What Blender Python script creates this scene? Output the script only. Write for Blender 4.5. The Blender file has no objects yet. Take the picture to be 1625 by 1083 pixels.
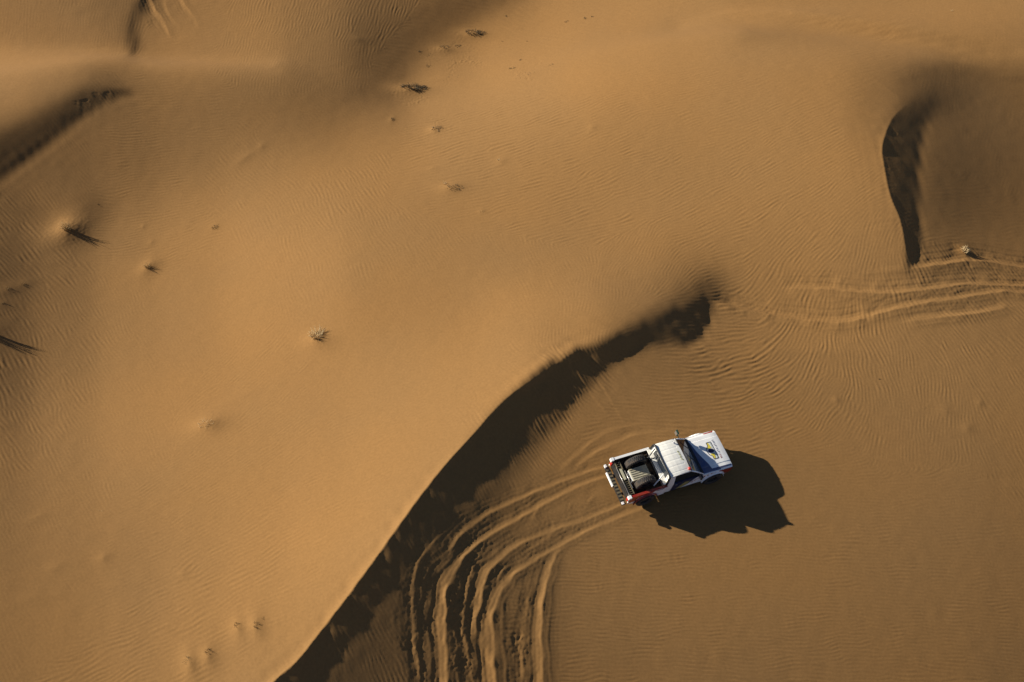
import bpy, bmesh, math, random
import numpy as np
from mathutils import Vector, Matrix

sc = bpy.context.scene
# ------------------------------------------------------------------ camera
PW, PH = 1625.0, 1083.0            # the photograph's size, used as drawing units
FPX = 1742.41
TILT = math.radians(35)
CAMZ = 43.0
cd = bpy.data.cameras.new('camera'); cam = bpy.data.objects.new('camera', cd)
sc.collection.objects.link(cam); sc.camera = cam
cam.location = (0, 0, CAMZ); cam.rotation_euler = (TILT, 0, 0)
cd.sensor_width = 36; cd.lens = 36*FPX/PW; cd.clip_start = .5; cd.clip_end = 2000
# ------------------------------------------------------------------ light
SUN = Vector((-.852, .260, .456)).normalized()
elev = math.asin(SUN.z); azi = math.atan2(SUN.x, SUN.y)
w = bpy.data.worlds.new('World'); sc.world = w; w.use_nodes = True
nt = w.node_tree; bg = nt.nodes['Background']
sky = nt.nodes.new('ShaderNodeTexSky'); sky.sky_type = 'NISHITA'; sky.sun_disc = False
sky.sun_elevation = elev; sky.sun_rotation = azi; sky.dust_density = .6; sky.air_density = .45; sky.altitude = 1200; sky.ozone_density = 1.0
nt.links.new(sky.outputs[0], bg.inputs[0]); bg.inputs[1].default_value = .075
ld = bpy.data.lights.new('sun', 'SUN'); ld.energy = 5; ld.angle = math.radians(.55); ld.color = (1, .93, .82)
so = bpy.data.objects.new('sun', ld); sc.collection.objects.link(so)
so.rotation_euler = SUN.to_track_quat('Z', 'Y').to_euler(); so.location = (-30, 10, 30)
sc.view_settings.view_transform = 'Standard'; sc.view_settings.look = 'None'
sc.view_settings.gamma = 1; sc.view_settings.exposure = .80
sc.cycles.max_bounces = 6

SAND_A = (.221, .1200, .0425); SAND_B = (.236, .1240, .0410)
# px, py, crest angle (deg, + rises to the right), spacing px, slope
RIPPLES = [(1250,250,28,8,.05),(1100,180,15,7,.03),(1000,260,20,8,.045),(900,320,18,9,.04),(1350,300,35,8,.06),(1400,370,75,9,.07),(1300,380,40,10,.07),(1150,400,20,9,.05),(1380,440,80,10,.08),(1250,440,60,11,.07),(1050,440,60,8,.06),(980,470,85,8,.05),(950,520,75,7,.04),(850,450,-60,8,.035),(760,480,-60,7,.02),
(1150,520,0,10,.06),(1060,515,0,9,.004),(1100,505,0,9,.004),(1010,530,0,9,.006),(1430,240,0,8,.002),(1435,330,0,8,.002),(40,240,0,8,.003),(120,175,0,8,.003),(1150,560,8,12,.10),(1100,590,-3,12,.06),(1200,600,20,11,.09),(1250,560,50,11,.09),(1300,530,70,11,.09),(1300,600,60,10,.08),(1350,560,-65,10,.09),(1400,600,-75,9,.07),(1500,520,-50,9,.07),(1480,440,-50,9,.07),(1600,520,-45,9,.05),(1500,650,90,9,.06),(1580,620,-60,9,.05),(1400,480,-70,10,.07),(1330,490,75,11,.08),(1300,650,55,10,.06),(1200,650,15,10,.05),(1450,690,88,9,.04),(1600,700,-60,9,.03),
(1000,900,-3,9,.05),(900,950,-3,9,.06),(1200,900,-5,8,.035),(1400,900,-4,9,.03),(1100,1050,-3,9,.05),(1300,1050,0,9,.05),(1500,1050,-5,9,.04),(1500,800,0,8,.02),(1300,750,0,8,.02),(950,850,-5,9,.05),
(300,950,27,12,.05),(400,900,27,11,.05),(250,1050,25,12,.05),(450,850,28,9,.05),(480,950,25,10,.03),(350,800,33,8,.035),(450,700,35,7,.04),(400,640,40,7,.035),(600,700,20,8,.025),(540,800,25,8,.03),(200,900,25,9,.02),(100,900,-60,9,.02),(60,800,-62,9,.04),(50,700,-60,11,.06),(100,620,-60,11,.06),(30,600,-58,11,.06),(120,540,-55,10,.045),(150,700,-60,8,.035),(200,600,-55,8,.02),(60,400,-45,10,.04),(30,350,-48,10,.05),(80,330,-48,9,.03),(200,350,5,7,.03),(260,400,15,7,.03),(200,480,-60,8,.03),(300,470,-50,7,.02),(450,330,-60,9,.045),(540,310,-60,10,.055),(420,290,-35,8,.03),(560,380,-60,9,.045),(620,370,-55,8,.04),(500,230,-30,8,.01),(600,540,-50,7,.025),(650,600,-10,7,.01),(700,300,10,8,.02),(760,240,15,8,.05),(830,260,15,8,.05),
(450,30,75,8,.07),(520,20,70,8,.07),(400,60,75,7,.05),(480,85,80,7,.04),(100,40,85,7,.03),(160,55,85,7,.03),(30,50,85,8,.02),(300,60,10,7,.01),(200,200,5,7,.04),(150,175,-60,7,.05),(100,210,-60,7,.03),(250,190,0,7,.02),
(1300,100,20,8,.01),(1100,60,10,8,.005),(100,110,0,7,.004),(700,120,0,8,.006),(900,80,0,8,.008),(1550,200,85,8,.008),(1500,230,85,8,.004),(1500,300,0,8,.008),
(810,720,-65,9,.07),(760,800,-70,8,.03),(870,670,-60,10,.09),(920,620,-58,10,.09),(960,585,-55,9,.06),(700,900,-60,9,.03),(600,1040,-62,11,.07),(540,1060,-55,11,.04),(650,980,-65,10,.05),(990,610,-20,8,.03),(1040,600,-5,8,.03),(880,760,-30,9,.03),(1000,640,-5,10,.05),(1080,640,0,10,.05),(950,680,20,9,.04),(760,740,-60,9,.008),(680,830,-60,9,.008),(840,640,-60,9,.012),(600,940,-60,9,.008),(640,920,-60,9,.012),(730,770,-60,9,.01),(520,1040,-60,9,.008)]
RUTS = [
 ([(705,845,.5,.4),(685,865,.5,.7),(669,885,.6,.9),(661,905,.7,1),(656,950,.8,1),(657,1000,.8,1),(662,1040,.8,1),(672,1090,.8,1)], dict(side=-1,rough=.0035)),
 ([(768,868,.5,.4),(752,897,.6,.8),(742,930,.7,1),(736,965,.8,1),(735,1000,.8,1),(741,1035,.8,1),(753,1090,.8,1)], dict(side=-1,rough=.004)),
 ([(846,925,.5,.4),(838,955,.6,.8),(833,990,.7,.9),(830,1030,.7,.9),(832,1090,.7,.9)], dict(side=-1,rough=.0035)),
 ([(812,893,.5,.4),(800,905,.6,.8),(791,920,.7,.8),(786,935,.7,.4)], dict(side=-1)),
 ([(1000,732,1,.9),(962,743,1,1),(932,751,1,1),(881,770,1,1),(820,796,1,1),(780,815,1,1),(746,838,1.1,1),(724,861,1.1,1),(709,888,1.1,.6)], dict(side=-1)),
 ([(1010,748,1,.6),(969,757,1,.8),(922,772,1,1),(871,798,1,1.1),(820,827,1,1.2),(775,853,1.1,1.4),(746,878,1.2,1.5),(724,903,1.5,1.69),(712,929,2,1.90),(710,956,2.2,2.00),(707,990,2.3,2.00),(709,1026,2.3,2.00),(711,1083,2.3,2.00),(712,1150,2.3,2.00)], dict(side=-1)),
 ([(1015,794,1,.9),(989,802,1,1),(963,813,1,1),(922,829,1,1),(882,842,1,1),(839,859,1,1),(809,876,1.1,1.1),(788,895,1.3,1.2),(775,912,1.6,1.31),(768,935,1.9,1.40),(764,956,2,1.31),(758,985,1.9,1.00),(755,1014,1.7,0.50)], dict(side=-1)),
 ([(1040,802,1,.7),(1018,809,1,.8),(993,819,1,.9),(953,835,1,1),(910,857,1,1),(887,869,1,1),(851,890,1,1.1),(822,910,1.1,1.19),(800,932,1.3,1.50),(790,951,1.6,1.69),(785,975,2,1.90),(782,1009,2.2,2.00),(784,1039,2.3,2.00),(788,1083,2.3,2.00),(792,1150,2.3,2.00)], dict(side=-1)),
 ([(899,866,1,.2),(883,885,1.2,.7),(870,917,1.4,1.10),(866,940,1.5,1.19),(862,966,1.6,1.31),(859,1014,1.7,1.31),(861,1060,1.7,1.31),(864,1150,1.7,1.31)], dict(side=-1)),
 ([(1075,685,1,.3),(1024,689,1,.6),(993,697,1,.7),(963,711,1,.7),(932,729,1,.6),(910,748,1,.4)], dict(side=-1)),
 ([(1030,673,1,.15),(1003,677,1,.4),(973,683,1,.5),(947,697,1,.6),(926,715,1,.5),(902,735,1,.4),(885,752,1,.3)], dict(side=-1)),
 ([(1080,676,.9,.12),(1110,673,.9,.3),(1150,678,.9,.3),(1200,690,.9,.25),(1300,712,.9,.25),(1423,734,.9,.2),(1538,757,.9,.15),(1640,780,.9,.1)], dict(B=.010,D=.012,tread=.004)),
 ([(1180,735,.8,.15),(1250,751,.8,.2),(1346,772,.8,.2),(1423,784,.8,.2),(1500,799,.8,.15),(1640,820,.8,.15)], dict(B=.010,D=.012,tread=.003)),
 ([(1128,480,1.2,0.15),(1145,484,1.5,0.9),(1165,489,1.7,1.6),(1200,497,1.75,1.87),(1240,505,1.75,2.04),(1270,509,1.75,2.04),(1327,514,1.75,2.04),(1376,506,1.75,1.53)], dict(B=.030,D=.030,cover=.25)),
 ([(1245,459,1.50,0.34),(1306,460,1.62,1.36),(1358,465,1.62,1.53),(1411,467,1.62,1.53),(1481,460,1.62,1.70),(1534,453,1.62,1.87),(1621,455,1.62,1.87),(1690,458,1.62,1.87)], dict(B=.030,D=.030,cover=.25)),
 ([(1376,504,1.50,1.19),(1411,495,1.50,1.53),(1463,483,1.50,1.36),(1516,476,1.50,1.19),(1586,465,1.50,1.53),(1621,467,1.50,1.70),(1690,470,1.50,1.70)], dict(B=.030,D=.030,cover=.25)),
 ([(1439,511,1.50,0.85),(1499,504,1.50,1.19),(1551,499,1.50,1.02),(1600,488,1.50,0.68)], dict(B=.030,D=.030,cover=.25)),
 ([(1446,428,1.62,0.68),(1499,421,1.75,1.70),(1551,416,1.88,2.38),(1621,426,1.88,2.72),(1690,432,1.88,2.72)], dict(B=.030,D=.030,cover=.25)),
 ([(236,-30,1.4,1.5),(242,3,1.4,1.5),(256,28,1.3,1.2),(274,60,1.1,.3)], dict(side=-1)),
 ([(280,-30,1.2,1),(291,3,1.2,1),(305,21,1.1,.6),(318,48,1,.1)], dict(side=-1)),
 ([(262,0,1,.5),(268,21,1,.6),(288,48,1,.2)], dict(side=-1)),
 ([(858,800,.6,.5),(850,817,.6,.7),(841,832,.6,.4)], dict(side=-1)),
 ([(948,780,.6,.3),(940,791,.6,.5),(930,804,.6,.4)], dict(side=-1)),
 ([(884,842,.6,.7),(862,859,.7,.8),(835,878,.7,.5)], dict(side=-1)),
]
# px, py, radius m, height m, axis, stretch
MOUNDS = [(108,368,.85,0.300,.6,1.3),(236,424,.45,0.140,.9,1.3),(340,361,.35,0.030),(503,542,.55,0.200,-.5,1.5),(332,675,.65,0.240,0,1.3),(38,452,.45,0.030,.9,1.2),(12,460,.5,0.030,.9,1.2),(3,482,.3,0.020),
 (-14,524,.6,0.040,.6,1.2),(716,299,.45,0.160,0,1.6),(690,206,.35,0.120),(650,146,.6,0.250,0,2.0),(752,56,.45,0.150,0,2.2),(705,80,.35,0.100,0,2),(838,120,.4,0.040,0,2),(1530,400,.35,0.120),(378,998,.3,0.100,1.9,2),(406,994,.35,0.130,1.9,1.8),(330,1042,.35,0.120,1.9,1.6),(302,1054,.35,0.120,1.9,2),
 (415,233,.25,0.025),(390,250,.3,0.030,.7,2.5),(700,126,.3,0.025,0,3),(765,336,.25,0.030),(795,257,.3,0.035),(940,203,.3,0.040),(685,268,.2,0.025,.3,2),(622,190,.2,0.030,1.3,2),(568,62,.3,0.030,0,2),(380,630,.4,0.015,.4,3),(60,820,.3,0.020,.9,2),(90,900,.3,0.015,.4,2),(165,885,.3,0.040),(50,950,.35,0.015,0,2),(1327,635,.2,0.030),(1500,652,.4,0.025),(1555,640,.2,0.025),(1535,680,.3,0.030),(240,385,.2,0.025),(227,360,.15,0.025),(290,910,.2,0.020)]
SCUFF = [(690,930,1.3,0.0013),(672,1000,1.2,0.0013),(725,980,.9,0.0022),(725,1050,1.0,0.0022),(690,1060,1,0.0013),(830,960,.5,0.0028),(828,1030,.6,0.0028),(760,870,1.0,0.0013),(740,830,.8,0.0013),(800,1000,.6,0.0016),(640,1040,.9,0.0011),(850,850,1.0,0.0016),(900,800,.9,0.0012),(745,850,.5,0.0022),(1480,640,1.2,0.0012),(1590,560,1.0,0.0008),(730,100,1.8,0.004),(840,115,1.4,0.004),(700,200,1.2,0.003),(655,160,.8,0.005)]
SLABS = [((132,158),(142,184),.45,0.018),((152,146),(158,172),.30,0.014),((168,146),(176,164),.3,0.013),((120,160),(128,180),.2,0.011),
 ((1410,205),(1450,245),.5,0.014),((1404,238),(1440,275),.6,0.016),((1402,262),(1430,300),.4,0.014),((1412,310),(1450,345),.4,0.009),((1430,350),(1455,395),.35,0.009)]
HEIGHTS = [
[1261,-37,-37,-38,-37,-38,-37,-37,-36,-36,-35,-33,-33,-32,-31,-30,-29,-28,-28,-28,-27,-27,-26,-26,-26,-25,-24,-24,-24,-23,-22,-22,-22,-21,-21,-21,-20,-20,-20,-20,-20,-20,-20,-20,-19,-20,-19,-19,-19,-18,-18,-18,-17,-17,-16,-16,-16,-15,-14,-15,-13,-10,-6,-9,-5,-4,-4,-5,-7,-9,-10,-12,-12,-11,-11,-9,-9,-9,-10,-11,-12,-13,-14,-15,-16,-17,-18,-18,-19,-18,-18,-16,-15,-15,-15,-14,-14,-14,-13,-13,-12,-11,-8,-6,-6,-5,-5,-4,-5,-4,-2,-2,-1,-2,-1,-2,-2,-2,-2,-3,-3,-3,-3,-4,-3,-5,-4,-5,-5,-5,-6,-7,-7,-7,-8,-8,-9,-9,-10,-11,-11,-11,-13,-14,-15,-15,-15,-16,-16,-15,-17,-16,-17,-16,-17,-17,-18,-17,-18,-17,-18,-18,-18,-18,-19,-18,-18,-19,-19,-18,-19,-19,-19,-19,-19,-19,-19,-20,-19,-19,-20,-20,-19,-20,-20,-20,-20,-20,-21,-20,-21,-21,-22,-21,-22,-22,-23],
[12,0,-1,0,0,1,0,1,1,3,2,1,2,2,2,1,1,1,0,1,1,1,0,1,1,1,1,1,1,1,0,1,1,0,1,1,0,0,0,0,0,0,0,1,-1,1,0,1,1,0,1,1,1,1,0,1,1,0,1,1,1,0,4,11,4,5,5,4,2,-1,-3,-4,-4,-4,-3,-3,-3,-3,-2,-3,-2,-2,-2,-2,-1,-1,-1,-1,0,-2,0,-1,0,-1,0,-1,0,0,-1,0,0,0,-1,-1,1,0,0,-2,1,0,-1,0,0,0,-1,0,0,0,-1,0,0,0,0,0,-1,0,-1,0,0,-1,-1,0,0,0,-1,0,0,-1,-1,0,0,-1,0,-1,0,0,-1,0,0,-1,0,0,0,-2,0,0,0,0,0,-1,0,0,-1,0,1,-1,-1,1,0,-1,0,0,0,0,0,-1,0,1,-1,-1,1,0,-1,0,0,0,-1,0,0,-1,0,0,0,-1,0,0,0],
[11,-1,0,0,0,0,2,2,2,1,2,2,2,2,1,2,1,0,1,1,0,1,1,1,1,1,1,0,2,0,1,1,0,1,1,0,0,0,0,0,0,0,0,0,1,1,1,0,0,1,1,1,0,0,1,1,1,1,1,1,1,-1,-3,11,18,5,7,3,2,-1,-3,-5,-6,-5,-5,-5,-3,-4,-3,-2,-2,-3,-1,-1,-2,-1,-1,-1,-1,0,-1,0,-1,0,-1,0,-1,0,0,0,-1,0,0,0,-1,0,-1,1,-1,0,0,0,-1,0,0,0,0,-1,0,0,0,0,-1,0,-1,0,0,0,-1,0,0,-1,0,-1,0,-1,-1,0,0,0,-1,0,-1,1,-1,-1,0,0,-1,0,0,-1,-1,1,-1,0,0,-1,0,0,-1,0,1,-1,-1,1,0,-1,0,0,0,0,0,-1,0,1,-1,0,0,0,-1,0,0,0,0,-1,1,-1,0,0,0,-1,0,0,0,0,0],
[10,-2,-1,0,1,2,2,2,3,2,3,2,2,1,2,0,0,0,1,1,1,0,2,1,1,1,0,2,0,2,1,0,1,0,0,0,0,0,-1,0,0,1,1,0,1,0,0,1,1,1,0,0,1,1,1,0,1,2,0,2,1,2,-4,-10,22,31,0,7,1,0,-4,-5,-7,-8,-6,-6,-6,-4,-4,-2,-3,-1,-2,-2,-1,-1,0,-1,-1,0,-1,0,-1,0,0,0,-1,0,0,-1,0,0,-1,0,0,-1,1,-1,0,-1,0,0,0,0,0,0,-1,1,-1,0,0,-1,0,-1,0,0,0,-1,0,-1,0,0,-1,-1,0,0,0,-1,0,-1,0,-1,0,-1,0,0,0,-1,0,-1,0,-1,1,-1,0,-1,0,0,0,-1,1,-1,-1,1,0,-1,0,0,0,0,-1,0,0,0,0,-1,1,-1,0,1,0,0,-1,0,0,0,-1,0,0,0,-1,1,0,0,0,0,1],
[1,-2,2,2,4,3,4,3,2,4,2,2,2,1,-2,0,0,1,1,1,1,2,1,1,1,1,1,1,1,0,1,1,0,1,-1,0,-1,-1,1,0,0,0,1,1,0,1,1,1,1,0,0,2,0,1,1,1,1,1,1,1,2,1,2,-11,-24,38,44,-7,3,2,1,-5,-8,-9,-8,-8,-6,-4,-4,-4,-2,-2,-2,-1,0,-2,-1,0,0,-1,0,-1,0,0,0,-1,0,-1,0,0,0,-1,0,0,-1,1,-1,0,0,0,0,-1,0,0,0,-1,0,-1,1,0,-1,0,-1,0,0,0,-1,-1,0,0,-1,0,-1,0,0,-1,-1,0,-1,0,0,-1,0,0,0,-1,0,-1,0,0,-1,0,-1,0,0,0,0,-1,0,0,-1,0,1,-1,0,0,0,-1,0,0,1,-1,0,0,0,0,-1,1,0,-1,0,-1,1,0,-1,0,1,0,-1,0,1,-1,1,0,0,0,0],
[-23,9,7,6,4,5,3,4,4,2,3,4,4,-6,-1,0,2,1,2,1,2,1,1,1,2,1,1,1,1,1,0,1,1,-1,-2,-2,0,0,1,0,2,0,1,0,1,1,1,0,0,1,1,0,1,1,0,2,1,1,2,2,1,2,2,5,-23,-43,51,42,-10,10,6,-1,-5,-7,-10,-7,-7,-7,-4,-3,-3,-2,-1,-1,-2,1,-1,-1,-1,0,0,0,0,-1,-1,0,0,0,0,-1,0,0,0,-1,0,-1,1,0,-1,0,0,0,0,0,-1,0,0,0,0,-1,-1,0,0,0,0,-1,-1,1,-1,-1,0,-1,0,0,-1,-1,0,0,-1,0,-1,0,0,-1,0,0,-1,0,-1,0,0,0,-1,0,0,-1,0,0,-1,0,0,0,-1,0,0,0,0,1,-1,0,-1,1,-1,1,-1,1,0,-1,0,0,0,0,0,0,0,0,-1,0,1,0,0,0,0,1,0,0,1],
[-48,9,6,6,4,3,3,3,2,3,4,4,6,7,4,4,2,2,2,1,2,1,1,1,1,1,1,1,1,2,2,2,3,-7,-2,0,1,1,0,2,0,2,0,1,1,0,0,1,1,0,1,0,1,1,2,1,1,2,2,2,2,3,3,1,9,-38,-59,48,21,19,14,7,1,-4,-6,-9,-7,-6,-5,-4,-3,-2,-1,-1,-1,-1,-1,0,0,0,-1,0,0,0,0,-1,0,0,-1,0,0,-1,0,0,0,0,-1,0,0,0,0,0,0,-1,0,0,0,0,-1,0,0,-1,0,0,-1,-1,0,-1,0,0,-1,0,-1,-1,0,0,0,-2,1,-1,-1,0,0,0,-1,0,-1,0,0,-1,0,-1,1,-1,0,0,-1,0,0,0,0,0,0,-1,0,0,0,-1,1,-1,1,0,0,-1,1,-1,0,0,0,0,0,1,-1,0,0,1,0,0,0,0,0,0,0,0,0,1,0],
[-37,3,3,3,2,3,2,2,2,2,0,-2,-5,4,4,2,2,2,1,2,0,2,1,1,1,1,1,1,2,1,2,3,6,6,4,3,2,2,1,1,1,0,1,1,0,1,0,0,0,1,0,1,1,1,2,1,1,2,2,3,3,2,2,4,3,13,-44,-55,13,24,28,22,11,2,-3,-6,-7,-6,-6,-5,-3,-1,-3,-1,-1,-1,1,-1,0,-1,1,-1,-1,0,0,0,-1,0,-1,1,-1,0,0,0,0,0,0,0,0,0,-1,0,-1,0,0,0,0,-1,0,-1,0,0,0,-1,-1,0,0,0,-1,-1,0,-1,0,-1,-1,0,-1,1,-2,0,0,0,-2,0,0,0,0,0,-1,0,-1,0,0,0,-1,0,0,0,-1,0,0,0,0,0,0,0,-1,1,-1,1,-1,0,0,1,-1,0,1,0,0,0,-1,0,1,-1,1,-1,1,0,0,0,0,1,0,0,1,-1,0],
[-27,1,1,1,2,1,1,1,0,0,0,0,0,1,1,1,2,1,1,1,2,0,1,1,1,1,1,1,0,1,0,-2,-7,4,3,2,0,2,1,0,1,1,0,0,1,-1,1,0,0,-1,0,-1,0,0,0,0,0,0,1,1,2,1,2,1,3,2,14,-22,-5,-4,18,29,19,10,4,-1,-5,-7,-6,-5,-4,-4,-2,-2,-1,0,-1,0,-1,0,-1,0,0,0,-1,0,0,-1,1,-1,0,0,-1,0,0,0,0,0,0,0,0,-1,1,0,-1,0,-1,0,-1,0,0,0,-1,-1,1,-1,-1,-1,0,-1,0,0,-1,0,-1,-1,0,-1,0,-1,0,-1,0,0,0,-1,0,-1,0,0,0,0,-1,0,-1,0,0,0,0,0,0,-1,0,1,-1,0,1,-1,1,-1,1,0,0,0,0,0,-1,0,0,0,1,0,0,0,0,0,0,0,0,1,0,0,0,0,0,1,0],
[-23,0,1,1,0,1,1,0,1,0,-1,1,1,1,1,1,0,2,0,1,0,2,0,1,0,1,1,0,0,-1,-1,-2,1,0,1,0,2,-1,1,1,0,0,1,0,0,1,-1,0,0,-1,-1,0,0,1,-1,0,1,0,1,2,0,2,1,3,2,3,0,-1,-4,-13,-1,22,31,19,13,3,-3,-5,-6,-5,-6,-5,-4,-2,0,-2,0,-1,0,0,0,-1,0,-1,0,-1,0,0,-1,0,0,0,1,0,0,0,-1,0,0,-1,0,1,-1,-1,1,-1,0,0,0,0,-1,-1,0,0,-2,0,0,-1,-1,0,-1,-1,0,-1,0,0,-1,-1,0,-1,0,-1,1,-1,0,-1,0,0,0,-1,0,-1,0,0,0,0,-1,0,1,-1,0,0,0,0,1,-1,0,1,0,0,0,-1,1,-1,1,0,0,0,1,0,-1,0,0,1,0,0,0,0,1,-1,1,0,0,0,0,1,0],
[-20,1,0,0,1,0,1,0,0,0,1,1,0,1,0,1,1,0,2,0,1,0,1,0,1,-1,0,0,0,-1,0,1,-1,1,0,0,0,1,0,1,0,0,0,0,0,-1,1,-1,-1,0,0,0,1,0,0,0,1,2,1,1,1,1,2,1,2,0,-1,1,1,-10,-15,-1,27,34,19,12,4,-2,-4,-7,-6,-6,-3,-3,-2,-1,-2,0,-1,-1,-1,0,-1,0,0,0,0,-1,0,0,1,0,0,0,0,-1,1,-1,0,0,0,-1,0,0,0,0,-1,-1,0,-1,0,0,-1,-1,0,0,-1,-1,-1,0,-1,0,-1,-1,0,-1,-1,0,0,0,-2,1,-1,0,-1,1,-1,0,-1,0,0,0,-1,0,0,0,0,0,-1,1,0,1,-1,0,0,1,0,0,-1,1,0,0,0,0,0,0,0,1,-1,0,1,0,0,0,0,1,-1,1,0,0,0,0,1,0,0,0,0],
[-18,0,0,1,0,1,-1,1,0,1,1,0,1,0,1,0,1,1,-1,1,0,1,0,1,-1,1,0,-1,0,1,0,-1,1,0,0,1,0,0,1,-1,0,1,-1,1,-1,1,-1,0,-1,0,0,1,0,0,1,1,1,1,1,1,2,0,1,1,0,0,0,0,-2,2,-11,-20,7,33,28,18,13,3,0,-6,-7,-4,-5,-4,-4,-2,-1,-2,-1,-1,0,-1,0,-1,0,0,-1,1,0,1,0,0,0,-1,0,1,-1,0,0,0,-1,0,0,0,-1,0,0,0,-1,0,-1,-1,0,0,-1,-1,-1,0,-1,-1,-1,-1,0,0,-2,0,0,-1,-1,0,0,-1,0,0,0,-1,0,0,0,-1,0,0,0,-1,1,-1,1,-1,1,0,0,0,1,0,0,0,0,-1,1,0,0,1,-1,1,-1,1,0,0,0,0,0,0,0,1,-1,0,1,0,0,1,-1,1,0,0,1,-1,1],
[-17,0,1,0,1,-1,1,0,1,1,0,0,1,0,1,1,0,0,1,0,0,0,0,0,1,0,-1,1,0,0,-1,1,0,1,0,0,0,1,-1,0,1,-1,1,-1,1,0,0,-1,1,0,0,1,0,1,0,1,1,0,2,0,1,1,0,1,0,1,0,0,0,0,1,-8,-25,11,36,28,17,19,2,-2,-8,-9,-8,-6,-5,-3,-3,-1,-1,-1,-1,0,0,0,-1,-1,1,-1,2,1,-1,0,-1,0,0,-1,0,0,0,-1,0,0,-1,0,0,0,0,-1,0,-1,0,-1,-1,-1,-1,-1,0,-1,-1,0,-1,0,-2,0,0,-1,-1,0,0,-1,0,0,-1,0,0,0,-1,0,0,0,-1,0,0,0,-1,1,0,1,0,0,0,0,0,1,0,0,0,1,0,0,-1,0,1,0,0,0,0,0,0,1,0,0,0,0,1,0,0,0,0,0,1,-1,0,1,0,0,0],
[-16,1,0,0,0,1,1,0,0,0,1,0,0,1,0,0,1,0,0,1,0,0,1,0,-1,0,1,0,0,0,1,0,0,-1,1,0,0,0,0,1,-1,1,-1,1,0,-1,0,1,0,0,1,1,1,0,1,0,0,2,1,0,0,1,0,1,0,0,0,-1,1,0,-2,5,-10,-31,12,38,28,20,17,3,0,-7,-8,-7,-4,-4,-3,-2,-1,0,-1,0,-1,0,0,0,-1,-1,-2,-2,-1,-1,0,0,-1,0,0,0,-1,0,0,0,0,-1,0,-1,-1,0,-1,0,-1,-1,-1,-1,0,-1,-1,-1,0,-2,0,-1,0,-1,-1,-1,0,0,0,0,-1,0,0,-1,0,-1,1,-1,-1,0,0,0,0,0,1,0,0,1,0,1,0,0,1,-1,0,0,0,1,0,0,0,0,0,0,1,-1,1,0,0,0,0,1,0,-1,1,0,0,0,0,0,0,1,0,0,0,1,0],
[-16,1,0,0,1,1,-1,1,1,0,0,1,0,1,0,0,0,0,1,0,0,0,0,0,1,0,0,0,0,0,0,0,1,0,-1,1,0,0,1,-1,1,-1,1,0,0,0,0,0,0,1,1,0,1,0,1,0,2,0,0,1,0,0,1,0,0,0,0,0,0,-1,2,-3,5,-13,-31,8,41,33,19,16,1,-3,-6,-6,-6,-5,-2,-2,-1,-1,0,-1,0,0,-1,0,0,2,-1,0,-1,1,-1,-1,0,0,-1,0,-1,0,0,-1,-1,0,-1,-2,0,-1,-1,-2,-1,-1,-1,-1,-1,-1,-1,-1,-1,0,-1,-1,0,-1,0,-1,-1,0,-2,0,0,-1,-1,1,-1,1,-1,-1,1,-1,0,-1,0,2,1,0,1,0,0,0,0,1,-1,1,0,0,0,0,0,0,1,0,0,0,0,0,0,0,1,-1,1,-1,1,0,0,0,1,0,0,1,0,0,0,0,0,0,0],
[-15,0,1,1,0,0,1,0,0,0,1,0,1,-1,1,0,0,1,0,-1,1,0,0,0,0,0,0,1,0,0,0,1,-1,1,0,0,0,0,0,1,-1,1,0,0,0,0,1,0,0,1,1,0,0,1,0,1,0,1,0,0,0,0,0,0,1,-1,0,1,0,0,-1,1,-4,7,-10,-24,6,40,30,16,12,1,-2,-6,-6,-5,-4,-2,-2,-2,0,0,0,-1,1,1,0,-1,0,-1,0,-1,0,0,0,-1,0,-1,0,0,-2,-1,0,-1,-2,0,-2,-2,-1,-1,-1,-1,-1,-1,-1,0,-1,-1,0,-1,0,-1,-1,0,0,0,0,-1,1,-1,0,0,0,-1,1,-1,0,1,-1,1,-1,0,-1,0,0,1,-1,0,1,0,0,0,0,0,0,1,0,-1,0,1,0,0,0,0,0,1,0,0,-1,1,0,1,-1,1,0,0,0,0,1,-1,1,0,0,1,0,0,0],
[-14,0,0,0,1,0,0,1,0,1,-1,1,0,0,0,1,0,0,0,1,0,0,0,0,0,1,0,-1,1,0,0,0,0,0,1,-1,1,0,0,0,1,0,0,0,1,0,0,0,1,0,1,1,0,0,-1,1,1,0,0,0,0,0,0,0,0,0,0,0,0,0,0,-1,2,-3,7,-6,-20,6,39,24,16,11,0,-3,-6,-6,-5,-3,-2,-1,-1,0,-1,0,0,-1,0,-1,1,-1,0,0,-1,0,-1,-1,0,0,-1,-1,-1,0,-2,-1,-1,-2,-1,-1,-1,-1,-1,-1,-1,-1,-1,-1,0,0,-1,0,-1,0,0,-1,0,0,0,0,-1,0,0,0,0,1,-1,1,0,-1,1,-1,0,0,0,0,-1,0,1,0,0,0,0,0,1,-1,1,-1,1,0,0,0,0,0,0,1,0,0,0,0,1,0,0,-1,1,0,0,1,-1,1,0,0,0,1,0,0,0,1,0],
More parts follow.
